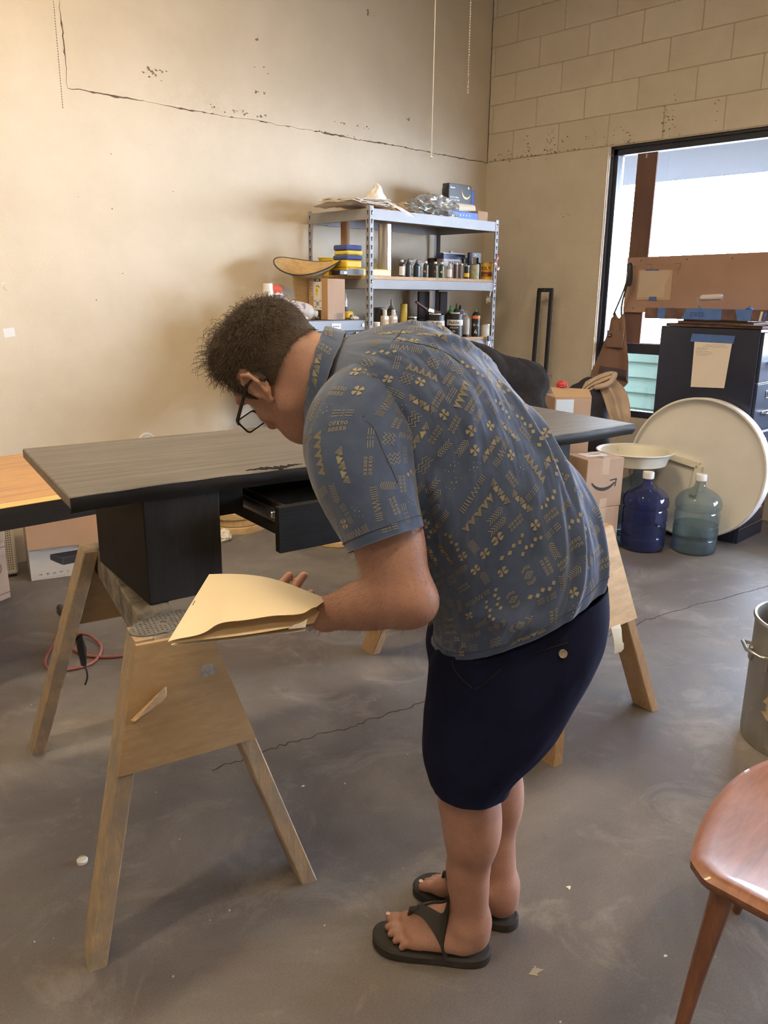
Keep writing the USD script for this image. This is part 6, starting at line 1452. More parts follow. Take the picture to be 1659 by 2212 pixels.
m_shirt = M('shirt_blue', (0.048, 0.071, 0.136), 0.85, (0.059, 0.086, 0.160), 30, bump=.25, bscale=700, bdist=.0006, spec=.2, sheen=.25)
m_motif = M('shirt_print', (0.26, 0.235, 0.165), 0.85, spec=.2)
m_thread = M('shirt_thread', (0.045, 0.058, 0.095), 0.9)
TB = [((738, 730), (690, 880), .078), ((768, 722), (676, 950), .130), ((820, 705), (680, 1005), .182), ((880, 698), (705, 1020), .198), ((950, 712), (745, 1060), .198), ((1040, 768), (795, 1105), .203), ((1105, 835), (842, 1160), .203), ((1165, 908), (882, 1220), .203), ((1220, 990), (912, 1275), .203), ((1265, 1075), (932, 1320), .205), ((1290, 1145), (940, 1352), .205), ((1298, 1210), (934, 1380), .206)]
NT, NV = 300, 220
PT = loft([(pl(*b), pl(*f), w, .0) for b, f, w in TB], NV, NT)
TH, VV = np.meshgrid(np.degrees(np.linspace(0, 2 * np.pi, NT, endpoint=False)) / 180.0, np.linspace(0, 1, NV), indexing='ij')   # theta in half turns, v in 0..1
fold = np.zeros_like(TH)
for args in ((.95, .55, .62, .98, .020, .012), (.88, .45, .70, .85, .018, .010), (.98, .75, .78, 1.0, .018, .011), (.80, .60, .55, .95, .022, .007), (.70, .35, .42, .60, .03, .008), (.62, .28, .34, .42, .03, .010), (.84, .22, 1.0, .40, .018, .009), (.90, .12, 1.02, .30, .016, .008), (.66, .80, .40, .98, .03, .006), (.30, .80, .55, .99, .03, .006), (.45, .45, .30, .9, .04, .007)):
    fold += gauss_ridge(TH, VV, *args)
fold *= 1.4
fold += 0.014 * (meshkit.fbm(np.stack([TH * 9, VV * 5, TH * 0], -1), 3, 5) - .5) + 0.009 * (meshkit.fbm(np.stack([(TH + VV * .7) * 26, (VV - TH * .4) * 7, TH * 0], -1), 3, 9) - .5)
fade = np.clip(VV * 6, 0, 1)
PT = PT + normals(PT) * (fold * fade)[..., None]
hemwave = np.zeros((NT, NV))
part('shirt', shell(PT, .003), m_shirt, man, smooth=True, label='blue-grey short-sleeved shirt printed with small tan geometric motifs')

# left sleeve, right sleeve
def sleeve(axis, hw, dep, nv=90, nt=150, seed=1, flip=1):
    A = np.array([pl(*a) for a in axis]); t = np.r_[0, np.cumsum(np.linalg.norm(np.diff(A, axis=0), axis=1))]; tt = np.linspace(0, t[-1], nv)
    S = CubicSpline(t, A); c, T = S(tt), S(tt, 1); T /= np.linalg.norm(T, axis=1, keepdims=True)
    h, dp = CubicSpline(t, hw)(tt), CubicSpline(t, dep)(tt)
    e2 = np.cross(T, (0, 1.0, 0)); e2 /= np.linalg.norm(e2, axis=1, keepdims=True); e1 = np.cross(e2, T)
    th = np.linspace(0, 2 * np.pi, nt, endpoint=False)
    Q = c[None] + np.cos(th)[:, None, None] * (e1 * dp[:, None])[None] + np.sin(th)[:, None, None] * (e2 * h[:, None])[None]
    TT, VV_ = np.meshgrid(th / np.pi, np.linspace(0, 1, nv), indexing='ij')
    f = 0.009 * (meshkit.fbm(np.stack([np.cos(th)[:, None] * 2.2 + VV_ * 1.2, np.sin(th)[:, None] * 2.2 + VV_ * 0, VV_ * 3.2], -1), 3, seed) - .5)
    return Q, Q + normals(Q) * f[..., None]
SL0, SL = sleeve([(815, 822, -.07), (797, 868, -.112), (779, 930, -.150), (784, 1010, -.188), (805, 1085, -.216), (834, 1166, -.240)], [.058, .085, .103, .100, .086, .074], [.058, .088, .096, .098, .092, .085], seed=3)
part('sleeve', shell(SL, .003), m_shirt, man, smooth=True)
SR0, SR = sleeve([(810, 790, .09), (800, 850, .18), (815, 920, .235), (830, 970, .265), (842, 1000, .28)], [.085, .092, .085, .076, .072], [.055, .07, .074, .072, .07], seed=8)
part('sleeve', shell(SR, .003), m_shirt, man, smooth=True)

# collar
def collar_rings(rs, nt=160):
    out = []
    th = np.linspace(0.16, 2 * np.pi - .16, nt)
    for b, f, w in rs:
        b, f = pl(*b), pl(*f); c, a = (b + f) / 2, (f - b) / 2
        out.append(c + np.cos(th)[:, None] * a + np.sin(th)[:, None] * np.array([0, w, 0]))
    return np.stack(out, 1)
CB = collar_rings([((728, 748), (672, 888), .070), ((714, 726), (662, 890), .075), ((705, 713), (657, 892), .083), ((704, 709), (654, 898), .090), ((712, 709), (655, 906), .098), ((729, 714), (659, 924), .108), ((748, 719), (666, 944), .120)])
from scipy.ndimage import zoom as _zoom
CBf = CubicSpline(np.arange(7), CB, axis=1)(np.linspace(0, 6, 40))
CBf = CBf + 0.004 * (meshkit.fbm(np.stack([np.linspace(0, 30, 160)[:, None] + 0 * CBf[..., 0], np.linspace(0, 3, 40)[None] + 0 * CBf[..., 0], 0 * CBf[..., 0]], -1), 2, 4)[..., None] - .5) * np.array([1, 0, 1])
cg = grid(CBf, .0025)
part('collar', cg, m_shirt, man, smooth=True)

# ---- the print: motifs drawn in the cloth's own coordinates and laid onto it
def stroke(pts, w=.0011): return LineString(pts).buffer(w / 2, 2, cap_style=2, join_style=2)
def mo_zigs(n=3, k=5, h=.006, w=.024):
    return [stroke([(i * w / k / 1.0, j * .0075 + (h if i % 2 else 0)) for i in range(k + 1)]) for j in range(n)]
def mo_diam(n=5, s=.0042):
    return [Polygon([(i * .0105 - s, (i % 2) * .005), (i * .0105, (i % 2) * .005 - s * 1.15), (i * .0105 + s, (i % 2) * .005), (i * .0105, (i % 2) * .005 + s * 1.15)]) for i in range(n)]
def mo_flower(r=.0095):
    out = []
    for k in range(4):
        a = k * math.pi / 2 + math.pi / 4
        pet = Polygon([(r * .12, -.0006), (r * .75, -r * .42), (r, -r * .3), (r, r * .3), (r * .75, r * .42), (r * .12, .0006)])
        out.append(affinity.rotate(pet, math.degrees(a), origin=(0, 0)))
    return out
def glyph(c, x):
    if c == 'O': return [Point(x, 0).buffer(.0028, 6).difference(Point(x, 0).buffer(.0017, 6))]
    if c == 'I': return [stroke([(x - .0012, -.003), (x - .0012, .003)]), stroke([(x + .0012, -.003), (x + .0012, .003)])]
    return [stroke([(x - .002, -.003), (x + .002, .003)]), stroke([(x - .002, .003), (x + .002, -.003)])]
def mo_oixio():
    out = []
    for j, row in enumerate(('OIXIO', 'IXIOI')):
        for i, c in enumerate(row): out += [affinity.translate(g, 0, j * .0085) for g in glyph(c, i * .0062)]
    return out
def mo_chev(n=7, w=.0065):
    return [stroke([(i * .0042, -w), (i * .0042 + .0045, 0), (i * .0042, w)]) for i in range(n)]
def mo_dash():
    return [stroke([(x, y), (x + l, y)]) for y in (0, .0042, .0084) for x, l in ((0, .012), (.015, .004), (.022, .012))]
def mo_dots():
    return [Point(x, y).buffer(r, 4) for x, y, r in ((0, 0, .0009), (.007, .003, .0013), (.013, -.002, .0009), (.004, .009, .0009), (.011, .010, .0013), (.018, .006, .0009), (.020, .013, .0009))]
def tri(x, y, s, up): return Polygon([(x - s, y - s * .8 * up), (x + s, y - s * .8 * up), (x, y + s * .9 * up)])
def mo_tris(n=5):
    out = []
    for i in range(n):
        up = 1 if i % 2 else -1; x = i * .0112
        if i % 2: out.append(tri(x, 0, .0062, up))
        else:
            T = tri(x, 0, .0068, up); out += [T.difference(T.buffer(-.0010, join_style=2)), T.buffer(-.0021, join_style=2).difference(T.buffer(-.0031, join_style=2))]
    for i in range(n - 1):
        sl = .004 if i % 2 else -.004
        for q_ in (-.0009, .0009): out.append(stroke([(i * .0112 + .0056 + q_ - sl * .7, -.0055), (i * .0112 + .0056 + q_ + sl * .7, .0055)], .0008))
    return out
def mo_bars():
    out = [stroke([(i * .0036, -.0065), (i * .0036, .0065)]) for i in range(6)]
    out.append(stroke([(.0216 + i * .0034, (-.006 if i % 2 else .006)) for i in range(6)]))
    return out + [stroke([(.043 + i * .0036, -.0065), (.043 + i * .0036, .0065)]) for i in range(4)]
def mo_vees(n=5):
    out = []
    for k in (0, 1, 2):
        h = .0085 - k * .0024
        for i in range(n): out.append(stroke([(i * .0125 - h * .7, -.0075), (i * .0125, -.0075 + h * 1.75), (i * .0125 + h * .7, -.0075)]))
    return out
def mo_eye():
    out = []
    for s in (.0075, .005): out.append(Polygon([(-s, 0), (0, s * 1.25), (s, 0), (0, -s * 1.25)]).difference(Polygon([(-s + .001, 0), (0, s * 1.25 - .0012), (s - .001, 0), (0, -s * 1.25 + .0012)])))
    return out + [Point(0, 0).buffer(.0013, 4)] + [g for sg in (1, -1) for g in (stroke([(sg * .0105, -.008), (sg * .0155, 0), (sg * .0105, .008)]), stroke([(sg * .014, -.008), (sg * .019, 0), (sg * .014, .008)]))]
MOT = [(mo_tris, 16), (mo_bars, 12), (mo_vees, 10), (mo_diam, 9), (mo_flower, 5), (mo_zigs, 11), (mo_oixio, 9), (mo_chev, 9), (mo_dash, 7), (mo_dots, 4), (mo_eye, 6)]
def print_on(P, name, seed, vlo=0.0, keep=None, closed=True, lift=.0007):
    n_ = normals(P); u, v = arc_uv(P)
    ul, vl = float(u[-1].mean() + np.linalg.norm(P[0] - P[-1], axis=1).mean()), float(v[:, -1].mean())
    nt, nv = P.shape[:2]
    if not closed: ul = float(u[-1].mean()); n_[0], n_[-1] = n_[1], n_[-2]
    Pe, ne = (np.concatenate([P, P[:1]]), np.concatenate([n_, n_[:1]])) if closed else (P, n_)
    ax = (np.linspace(0, ul, nt + closed), np.linspace(0, vl, nv))
    fP, fN = RegularGridInterpolator(ax, Pe, bounds_error=False, fill_value=None), RegularGridInterpolator(ax, ne, bounds_error=False, fill_value=None)
    r = np.random.default_rng(seed); placed = []; out = []
    kinds = [k for k, w in MOT for _ in range(w)]
    shapes = {k: k() for k, _ in MOT}
    hullof = {k: unary_union(s).minimum_rotated_rectangle.buffer(.0016) for k, s in shapes.items()}
    cells = {}
    for _ in range(int(ul * vl / .00004)):
        k = kinds[r.integers(len(kinds))]
        a = (0, 0, 90, -90, 180)[r.integers(5)] + r.normal(-2, 5)
        x, y = r.random() * ul, vlo + r.random() * (vl - vlo)
        hb_ = affinity.translate(affinity.rotate(hullof[k], a, origin=(0, 0)), x, y)
        b = hb_.bounds
        if b[0] < .003 or b[2] > ul - .003 or b[1] < vlo + .004 or b[3] > vl - .006: continue
        key = (int(x / .07), int(y / .07)); near = [g for i in (-1, 0, 1) for j in (-1, 0, 1) for g in cells.get((key[0] + i, key[1] + j), ())]
        if any(g.intersects(hb_) for g in near): continue
        cells.setdefault(key, []).append(hb_)
        for s in shapes[k]:
            g = affinity.translate(affinity.rotate(s, a, origin=(0, 0)), x, y).segmentize(.005)
            vv, ff = trimesh.creation.triangulate_polygon(g, engine='earcut')
            out.append((vv, ff))
    V, F, o = [], [], 0
    for vv, ff in out: V.append(vv); F.append(np.asarray(ff) + o); o += len(vv)
    V, F = np.vstack(V), np.vstack(F)
    W = fP(V) + fN(V) * lift
    m_ = trimesh.Trimesh(W, F, process=False)
    if keep is not None: m_.update_faces(keep(m_.triangles_center))
    fn = m_.face_normals; ref = fN(V)[m_.faces[:, 0]]
    flip = (fn * ref).sum(1) < 0; fc = np.array(m_.faces); fc[flip] = fc[flip][:, ::-1]
    return trimesh.Trimesh(W, fc, process=False)
for P_, nm, sd_, lo_ in ((PT, 'shirt_print', 31, .05), (SL, 'shirt_print', 32, .02), (SR, 'shirt_print', 33, .02)):
    part(nm, print_on(P_, nm, sd_, lo_), m_motif, man, smooth=True, kind='stuff')

part('shirt_print', print_on(CBf[:, 14:], 'c', 34, 0, closed=False, lift=.0036), m_motif, man, smooth=True, kind='stuff')
# seams laid onto the cloth where the photograph shows them
_cloth = np.vstack([PT.reshape(-1, 3), SL.reshape(-1, 3)]); _cn = np.vstack([normals(PT).reshape(-1, 3), normals(SL).reshape(-1, 3)])
_T = np.linalg.inv(_base[man.GetPath().pathString])
def to_px(q):
    d = q @ _T[:3, :3].T + _T[:3, 3] - CAM; z = d @ CF
    return np.c_[IW / 2 + FPX * (d @ CR) / z, IH / 2 - FPX * (d @ CU) / z], z
_px, _pz = to_px(_cloth)
def on_cloth(pts, px=None, n=40, lift=.0004):
    out = []
    for x, y in spline(np.c_[np.asarray(pts, float), np.zeros(len(pts))], n)[:, :2]:
        near = np.argsort(np.hypot(_px[:, 0] - x, _px[:, 1] - y))[:10]
        near = near[_pz[near] < _pz[near].min() + .03]
        out.append(_cloth[near].mean(0) + _cn[near].mean(0) * lift)
    from scipy.ndimage import median_filter, gaussian_filter1d
    return gaussian_filter1d(median_filter(np.array(out), (9, 1)), 2.0, axis=0, mode='nearest')
for pts in ([(880, 703), (852, 733), (822, 775), (800, 830), (788, 880), (784, 915)], [(672, 950), (706, 928), (745, 908), (784, 903), (800, 912), (822, 960), (845, 1010), (862, 1060)], [(850, 735), (900, 742), (960, 760), (1000, 790)]):
    part('seam', tube(on_cloth(pts), .0011, 6), m_thread, man, smooth=True)

part('hem_stitch', tube(PT[:, -7] + normals(PT)[:, -7] * .0004, .0009, 5, closed=True), m_thread, man)
part('hem_stitch', tube(SL[:, -6] + normals(SL)[:, -6] * .0004, .0009, 5, closed=True), m_thread, man)
# ---- shorts
m_short = M('navy_cotton', (0.0055, 0.0075, 0.024), 0.85, (0.0075, 0.0095, 0.030), 20, bump=.2, bscale=500, bdist=.0006, spec=.12)
SN = [((1290, 1235), (945, 1370), .105, .075, 0), ((1291, 1300), (925, 1395), .112, .080, 0), ((1266, 1390), (914, 1460), .117, .084, 0), ((1216, 1475), (908, 1520), .116, .087, 0), ((1148, 1568), (909, 1590), .111, .088, 0), ((1108, 1606), (914, 1612), .106, .088, 0), ((1085, 1640), (922, 1632), .103, .088, 0)]
SF = [((1290, 1235), (945, 1370), .105, -.075, 0), ((1291, 1300), (925, 1395), .112, -.076, 0), ((1268, 1390), (930, 1460), .114, -.074, 0), ((1214, 1475), (930, 1510), .112, -.07, 0), ((1160, 1565), (945, 1570), .108, -.065, 0), ((1145, 1612), (955, 1600), .104, -.062, 0), ((1130, 1645), (965, 1622), .103, -.06, 0)]
def short_leg(rs, seed):
    Q = loft([(pl(*b), pl(*f), w, y) for b, f, w, y, _ in rs], 110, 140, p=.92)
    th, vv = np.meshgrid(np.linspace(0, 2 * np.pi, 140, endpoint=False), np.linspace(0, 1, 110), indexing='ij')
    f = .012 * (meshkit.fbm(np.stack([np.cos(th) * 2.0, np.sin(th) * 2.0, vv * 2.2], -1), 3, seed) - .5) * np.clip(vv * 4, 0, 1)
    return Q + normals(Q) * f[..., None]
QL, QR = short_leg(SN, 2), short_leg(SF, 5)
part('shorts', J(shell(QL, .004), shell(QR, .004)), m_short, man, smooth=True, label='navy cotton shorts')
_cloth, _cn = QL.reshape(-1, 3), normals(QL).reshape(-1, 3); _px, _pz = to_px(_cloth)
m_navyseam = M('navy_seam', (0.004, 0.005, 0.012), 0.9)
for pts in ([(990, 1402), (979, 1440), (1000, 1468), (1024, 1492)], [(1024, 1492), (1055, 1470), (1085, 1440)], [(1143, 1411), (1190, 1400), (1232, 1386)]):
    part('pocket_seam', tube(on_cloth(pts), .0016, 6), m_navyseam, man, smooth=True)
bp = on_cloth([(1213, 1411), (1216, 1411)], n=6)[3]; bn = _cn[np.argmin(np.linalg.norm(_cloth - bp, axis=1))]
bR = frame(bn, (0, 0, 1))[:, [1, 2, 0]]
btn = ex(Point(0, 0).buffer(.0085, 20).difference(unary_union([Point(a, b).buffer(.001, 5) for a in (-.002, .002) for b in (-.002, .002)])), .003)
part('button', tr(J(btn, lathe([(.0062, .003), (.0085, .003), (.0085, .0042), (.0066, .0042), (.0062, .003)], 24)), bp, bR), M('horn_button', (0.38, 0.34, 0.28), 0.4, (0.24, 0.20, 0.16), 200), man, label='horn button on the back pocket')

# ---- flip-flops
m_foam = M('black_foam', (0.020, 0.018, 0.017), 0.8, (0.030, 0.027, 0.025), 40, bump=.2, bscale=400)
m_strap = M('dark_strap', (0.022, 0.019, 0.018), 0.7, bump=.3, bscale=600)
def flip_flop(fr, side, label):
    o, u, s = fr; s = s * side; at = lambda a, b, c: o + u * a + s * b + np.array([0, 0, c])
    ctl = [(0, 0), (.012, .028), (.05, .044), (.11, .047), (.17, .052), (.215, .054), (.25, .046), (.276, .022), (.284, -.008), (.276, -.032), (.25, -.046), (.20, -.051), (.15, -.046), (.10, -.041), (.05, -.040), (.012, -.026), (0, 0)]
    cs = CubicSpline(np.linspace(0, 1, len(ctl)), np.array(ctl), bc_type='periodic')(np.linspace(0, 1, 90))[:-1]
    m_ = slab(cs, 0.0, SOLE + .003, (.003, .005))
    v = m_.vertices; z = v[:, 2] + np.where(v[:, 2] > .015, -.004 * np.exp(-((v[:, 0] - .14) / .09) ** 2) - .003 * (v[:, 0] > 0), 0) + .010 * np.clip((v[:, 0] - .225) / .06, 0, 1) ** 2 * 0
    m_.vertices = o + np.outer(v[:, 0], u) + np.outer(v[:, 1], s) + np.outer(z, (0, 0, 1))
    sole = part('flip_flop_sole', m_, m_foam, man, smooth=35, label=label)
    zz = np.linspace(.004, .16, 53)
    def top(a, b):
        q = np.array([at(a + .012, b, SOLE + z) for z in zz]); d = body_sdf(q)
        k = np.where(d < .0035)[0]
        return zz[k[-1]] + .0015 if len(k) else 0.0
    for path, nm in (([(.172, -.017), (.150, -.002), (.125, .018), (.102, .034), (.085, .040)], 'strap'), ([(.172, -.017), (.155, -.030), (.130, -.042), (.105, -.040), (.088, -.038)], 'strap')):
        c = spline(np.c_[path, np.zeros(5)], 26)[:, :2]; T = np.gradient(c, axis=0); T /= np.linalg.norm(T, axis=1, keepdims=True); N = np.stack([-T[:, 1], T[:, 0]], 1)
        wd = np.interp(np.linspace(0, 1, 26), [0, .25, 1], [.010, .0125, .0165])
        G = np.zeros((26, 7, 3)); Z = np.array([[top(*(c[i] + N[i] * wd[i] * t)) for t in np.linspace(-1, 1, 7)] for i in range(26)])
        from scipy.ndimage import gaussian_filter
        Z = gaussian_filter(Z, (1.5, .8)); Z[-1] = np.minimum(Z[-1], .002); Z[-2] = np.minimum(Z[-2], .008)
        for i in range(26):
            for j, t in enumerate(np.linspace(-1, 1, 7)):
                q = c[i] + N[i] * wd[i] * t; G[i, j] = at(q[0] + .012, q[1], SOLE + Z[i, j] + .002)
        g = grid(G, .0035)
        part(nm, g, m_strap, sole, smooth=40)
    zt = top(.176, -.017)
    part('toe_post', tube([at(.212, -.018, SOLE + .0), at(.206, -.018, SOLE + .012), at(.192, -.017, SOLE + max(zt, .02) + .004), at(.178, -.016, SOLE + zt + .004)], [.0035, .004, .007, .010], 10), m_strap, sole)
flip_flop(FL, 1, 'black flip-flop on his left foot'); flip_flop(FR, -1, 'black flip-flop on his right foot')
m_nail = M('toenail', (0.60, 0.40, 0.33), 0.3)
for at_ in (atL, atR):
    part('toenail', lathe([(0, 0), (.005, 0), (.0052, .0008), (.003, .0016), (0, .0018)], 16, at_(.240, -.034, .0248), np.stack([at_(.1, 0, 0) - at_(0, 0, 0), at_(0, .1, 0) - at_(0, 0, 0), at_(-.02, 0, .1) - at_(0, 0, 0)], 1) / .1 * np.array([1.1, 1.1, 1])), m_nail, man)

# ---- glasses
m_gl = M('black_frame', (0.012, 0.011, 0.011), 0.3)
m_lens = mat('spectacle_lens', {'a': ('transparent_bsdf', {'color': (0.93, 0.93, 0.91)}), 'b': ('glossy_bsdf', {'roughness': 0.03}), 'x': ('mix_closure', {'fac': 0.08})}, [('a.BSDF', 'x.closure1'), ('b.BSDF', 'x.closure2')], surface='x.closure')
rim0 = sbox(-.029, -.019, .029, .019).buffer(-.009).buffer(.009, 8)
LX = .120
for s in (1, -1):
    MR = np.stack([HR[:, 1], HR[:, 2], HR[:, 0]], 1)
    rim = ex(rim0.difference(rim0.buffer(-.0022)), .0035)
    g_ = part('glasses_rim', tr(rim, H(LX, .035 * s, -.004), MR), m_gl, man, smooth=False)
    part('lens', tr(ex(rim0.buffer(-.0018), .0012), H(LX + .001, .035 * s, -.004), MR), m_lens, g_, smooth=False)
    part('glasses_temple', J(obox(H(LX + .002, .064 * s, .007), H(LX - .014, .074 * s, .008), .0045, .007, up=HR[:, 2], r=.001), obox(H(LX - .012, .0735 * s, .008), H(.002, .089 * s, .022), .0035, .0075, up=HR[:, 2], r=.001), tube([H(.004, .089 * s, .022), H(-.020, .088 * s, .018), H(-.034, .084 * s, -.002)], .0025, 8)), m_gl, g_)
part('glasses_bridge', tube([H(LX + .001, .0085, .004), H(LX + .004, 0, .007), H(LX + .001, -.0085, .004)], .0018, 8), m_gl, man)
for s in (1, -1):
    part('eye', tr(trimesh.creation.icosphere(3, .0115), H(.082, .031 * s, .007)), M('eye_white', (.75, .72, .70), .2) if s == 1 else '/World/Looks/eye_white', man, smooth=True)
    part('iris', lathe([(0, 0), (.0055, 0), (.005, .0012), (0, .0018)], 18, H(.0925, .031 * s, .005), frame(HR[:, 0], HR[:, 1])[:, [1, 2, 0]]), M('iris_brown', (.06, .035, .02), .2) if s == 1 else '/World/Looks/iris_brown', man)
    bpts = np.array([H(.094 - .012 * (t ** 2) * 1.2, (.016 + .036 * t) * s, .031 + .006 * math.sin(t * 2.6)) for t in np.linspace(0, 1, 9)])
    part('eyebrow', tube(bpts, [.002, .0035, .004, .004, .004, .0038, .0034, .0026, .0014], 8), M('brow_hair', (.05, .035, .025), .8, bump=.6, bscale=900) if s == 1 else '/World/Looks/brow_hair', man)

# ---- hair: a close cap and some thousands of curling strands
sv, sf, sn = meshkit.arrays(skin, True)
hl = (sv - HO) @ HR / HS
def hairline(h):
    x, y, z = h.T
    line = np.interp(x, [-.2, -.085, -.05, -.022, -.016, .012, .020, .040, .052, .075, .2], [-.055, -.055, -.045, -.030, .045, .045, -.016, .004, .066, .098, .105])
    return z - line
hm = (ell_sdf(hl, (-.008, 0, .050), np.eye(3), (.100, .078, .082)) < .012) & (hairline(hl) > 0) & ~((np.abs(hl[:, 1]) > .0785) & (hl[:, 2] < .050) & (hl[:, 0] > -.045))
fm = hm[sf].all(1)
capf = sf[fm]; used = np.unique(capf); rem = -np.ones(len(sv), int); rem[used] = np.arange(len(used))
edge = np.clip(hairline(hl[used]) / .03, 0, 1); topness = np.clip((hl[used][:, 2] - .05) / .06, 0, 1)
bk = np.clip((hl[used][:, 0] + .07) / .10, .5, 1)
off = .0008 + edge * bk * (.005 + .018 * topness * meshkit.fbm(sv[used] * 45, 3, 3) + .004 * meshkit.fbm(sv[used] * 90, 2, 6))
m_cap_h = M('hair_cap', (0.042, 0.028, 0.020), 0.9, (0.075, 0.052, 0.037), 60, bump=1.0, bscale=260, bdist=.006)
hair = part('hair', trimesh.Trimesh(sv[used] + sn[used] * off[:, None], rem[capf], process=False), m_cap_h, man, smooth=True, label='short curly brown hair, greying on top')
hr_ = np.random.default_rng(12)
tri_a = trimesh.Trimesh(sv, capf, process=False)
NS = 9000
fi = hr_.choice(len(capf), NS, p=tri_a.area_faces / tri_a.area)
bc = hr_.dirichlet((1, 1, 1), NS)
root = (sv[capf[fi]] * bc[..., None]).sum(1); rn = (sn[capf[fi]] * bc[..., None]).sum(1); rn /= np.linalg.norm(rn, axis=1, keepdims=True)
rh = (root - HO) @ HR / HS
tp_ = np.clip((rh[:, 2] - .03) / .08, 0, 1); ed = np.clip(hairline(rh) / .03, .15, 1)
Ln = np.clip((rh[:, 0] + .07) / .10, .62, 1) * (.012 + .026 * tp_ + .022 * tp_ * np.clip((rh[:, 0] + .01) / .07, 0, 1)) * ed * (.7 + .6 * hr_.random(NS))
flow = HR @ np.array([.25, .0, -.6]); ff = np.clip((rh[:, :1] - .02) / .05, 0, 1); flow = flow * (1 - ff) + (HR @ np.array([.55, 0, .35])) * ff
swirl = np.cross(rn, flow + hr_.normal(0, .45, (NS, 3))); swirl /= np.linalg.norm(swirl, axis=1, keepdims=True)
lay = flow - rn * (rn * flow).sum(1)[:, None] + hr_.normal(0, .35, (NS, 3)); lay -= rn * (lay * rn).sum(1)[:, None]; lay /= np.linalg.norm(lay, axis=1, keepdims=True)
K = 9; tt_ = np.linspace(0, 1, K)
curl = (.5 + 4.5 * tp_ * hr_.random(NS)); pts_ = np.zeros((NS, K, 3))
for k, t in enumerate(tt_):
    a = curl * t * 2.2
    rise = np.sin(np.minimum(a, 2.2)) / np.maximum(curl * 2.2, .6) * (1.0 + tp_)
    pts_[:, k] = root + rn * (.0008 + Ln * np.clip(rise, .02, 1) * .66 + .008 * tp_ * t * ed)[:, None] + lay * (Ln * t * (.9 - .45 * tp_))[:, None] + swirl * (Ln * .22 * tp_ * np.sin(a * 1.7))[:, None]
cv = UsdGeom.BasisCurves.Define(stage, hair.GetPath().pathString + '/strands')
cv.CreatePointsAttr(Vt.Vec3fArray.FromNumpy(pts_.reshape(-1, 3).astype(np.float32)))
cv.CreateCurveVertexCountsAttr(Vt.IntArray.FromNumpy(np.full(NS, K, np.int32)))
cv.CreateTypeAttr('linear')
cv.CreateWidthsAttr(Vt.FloatArray.FromNumpy(np.tile(np.linspace(.0009, .0004, K), NS).astype(np.float32))); cv.SetWidthsInterpolation('vertex')
m_str = mat('hair_strand', {'i': ('hair_info', {}), 'r': ('rgb_ramp', {'ramp': [(0, (0.045, 0.030, 0.021)), (.6, (0.078, 0.054, 0.038)), (.85, (0.16, 0.122, 0.092)), (1, (0.40, 0.345, 0.29))]}), 'w': ('white_noise_texture', {'dimensions': '1D'}), 'p': ('principled_bsdf', {'roughness': 0.45, 'specular_ior_level': .4})}, [('i.index', 'w.w'), ('w.value', 'r.fac'), ('r.color', 'p.base_color')])
UsdShade.MaterialBindingAPI.Apply(cv.GetPrim()).Bind(m_str)
tag(cv.GetPrim(), kind='stuff')




# ---- fine hair on the left forearm
ad = np.minimum(cone_sdf(sv, elL, wrL, 0, 0), cone_sdf(sv, elL, elL * .4 + shL * .6, 0, 0))
af = sf[(ad < .075)[sf].all(1) & (sv[sf[:, 0]][:, 2] < 1.12) & (sv[sf[:, 0]][:, 0] < .42)]
NA = 1500; fi = hr_.choice(len(af), NA); root = sv[af[fi]].mean(1); rn = sn[af[fi, 0]]
fdir = (wrL - elL) / np.linalg.norm(wrL - elL); lay = fdir * .6 + np.array([0, 0, -.5]) + hr_.normal(0, .35, (NA, 3)); lay /= np.linalg.norm(lay, axis=1, keepdims=True)
pa_ = np.stack([root + lay * (.0075 * t) + rn * (.0035 * math.sin(t * 2)) for t in (0, .33, .66, 1.0)], 1)
bodyp = stage.GetPrimAtPath(man.GetPath().pathString + '/body')
ah = UsdGeom.BasisCurves.Define(stage, man.GetPath().pathString + '/arm_hair')
ah.CreatePointsAttr(Vt.Vec3fArray.FromNumpy(pa_.reshape(-1, 3).astype(np.float32))); ah.CreateCurveVertexCountsAttr(Vt.IntArray.FromNumpy(np.full(NA, 4, np.int32)))
ah.CreateTypeAttr('linear'); ah.CreateWidthsAttr(Vt.FloatArray.FromNumpy(np.tile(np.float32([.00032, .0003, .00026, .0002]), NA))); ah.SetWidthsInterpolation('vertex')
UsdShade.MaterialBindingAPI.Apply(ah.GetPrim()).Bind(M('arm_hair_brown', (.17, .095, .06), .6)); tag(ah.GetPrim(), kind='stuff')

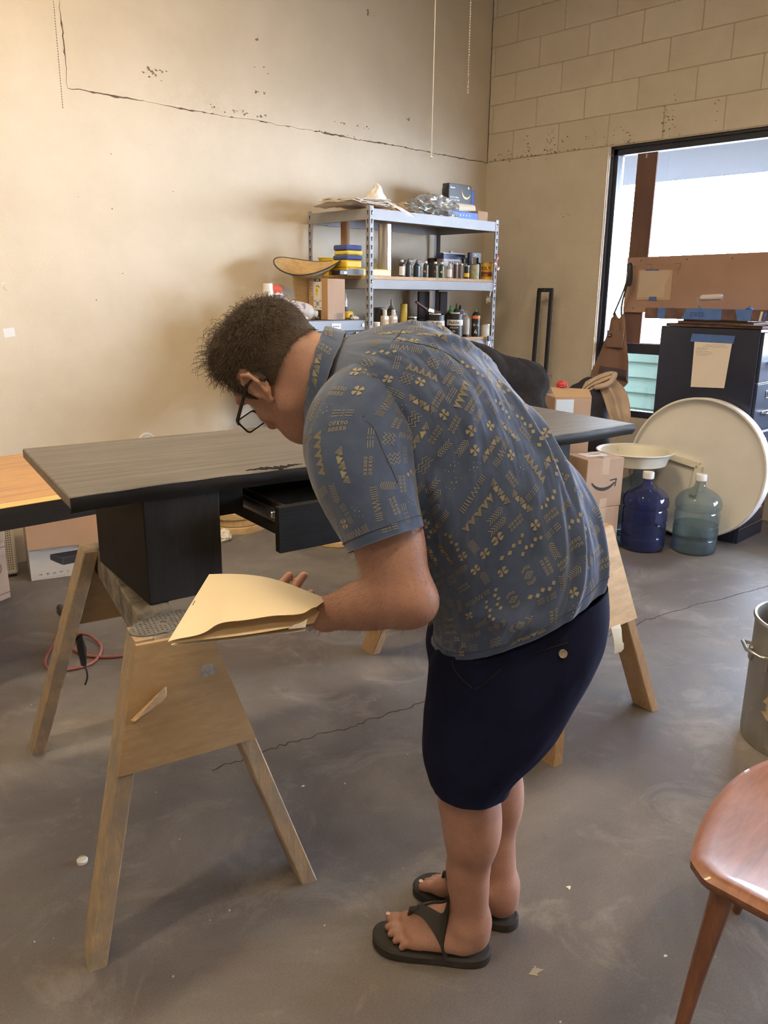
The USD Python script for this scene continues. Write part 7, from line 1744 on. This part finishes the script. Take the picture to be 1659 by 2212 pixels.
# ================================================================== the folder on his left hand
fo = thing('manila_folder', 'cream manila folder with a paper inside, held open on his left hand', 'folder', loc=PO, yaw=math.degrees(AZ) + 90)
m_man = M('manila', (0.80, 0.69, 0.49), 0.65, (0.83, 0.72, 0.52), 5, spec=.3)
m_man2 = M('manila_inside', (0.74, 0.58, 0.37), 0.7)
def patch(top, bot, n=40, m=24, bulge=0.0, bdir=(0, 1, 0)):
    """A curved sheet between two edges given as pixel and depth."""
    a, b = spline([pl(*q) for q in top], n), spline([pl(*q) for q in bot], n)
    t = np.linspace(0, 1, m)[None, :, None]
    P = a[:, None] * (1 - t) + b[:, None] * t
    u = np.linspace(0, 1, n)[:, None]; w_ = np.linspace(0, 1, m)[None]
    return P + (bulge * np.sin(np.pi * u) ** .8 * np.sin(np.pi * w_) ** .8)[..., None] * np.asarray(bdir, float)
part('front_cover', grid(patch([(452, 1241, -.13), (520, 1241, -.135), (585, 1250, -.14), (650, 1272, -.145), (707, 1294, -.145)], [(363, 1387, -.30), (410, 1376, -.30), (452, 1361, -.298), (463, 1353, -.296), (520, 1341, -.29), (600, 1330, -.28), (655, 1325, -.27), (668, 1318, -.255), (683, 1312, -.235)], bulge=.010, bdir=(0, .6, .8)), .0008), m_man, fo)
part('back_cover', grid(patch([(455, 1246, -.118), (530, 1248, -.116), (600, 1262, -.116), (660, 1282, -.12), (704, 1298, -.125)], [(370, 1390, -.296), (450, 1381, -.294), (540, 1370, -.288), (625, 1356, -.275), (678, 1346, -.235)], bulge=-.006, bdir=(0, .4, .9)), .0008), m_man2, fo)
part('paper_sheet', grid(patch([(460, 1262, -.108), (560, 1270, -.106), (640, 1292, -.106), (668, 1318, -.12)], [(369, 1394, -.289), (450, 1388, -.287), (560, 1375, -.282), (660, 1363, -.262)], bulge=-.003, bdir=(0, .4, .9)), .0004), M('white_paper', (.72, .66, .60), .8), fo)
part('paper_corner', grid(patch([(636, 1349, -.282), (655, 1342, -.279), (664, 1336, -.276)], [(622, 1359, -.284), (642, 1357, -.282), (660, 1355, -.28)], 10, 6), .0004), '/World/Looks/white_paper', fo)
part('pen_mark', J(*[tube([pl(x, y, -.232), pl(x + 2.5, y - 4, -.232)], .0007, 4) for x, y in ((416, 1307), (419, 1302))]), m_chip if 'm_chip' in globals() else m_thread, fo, kind='stuff')
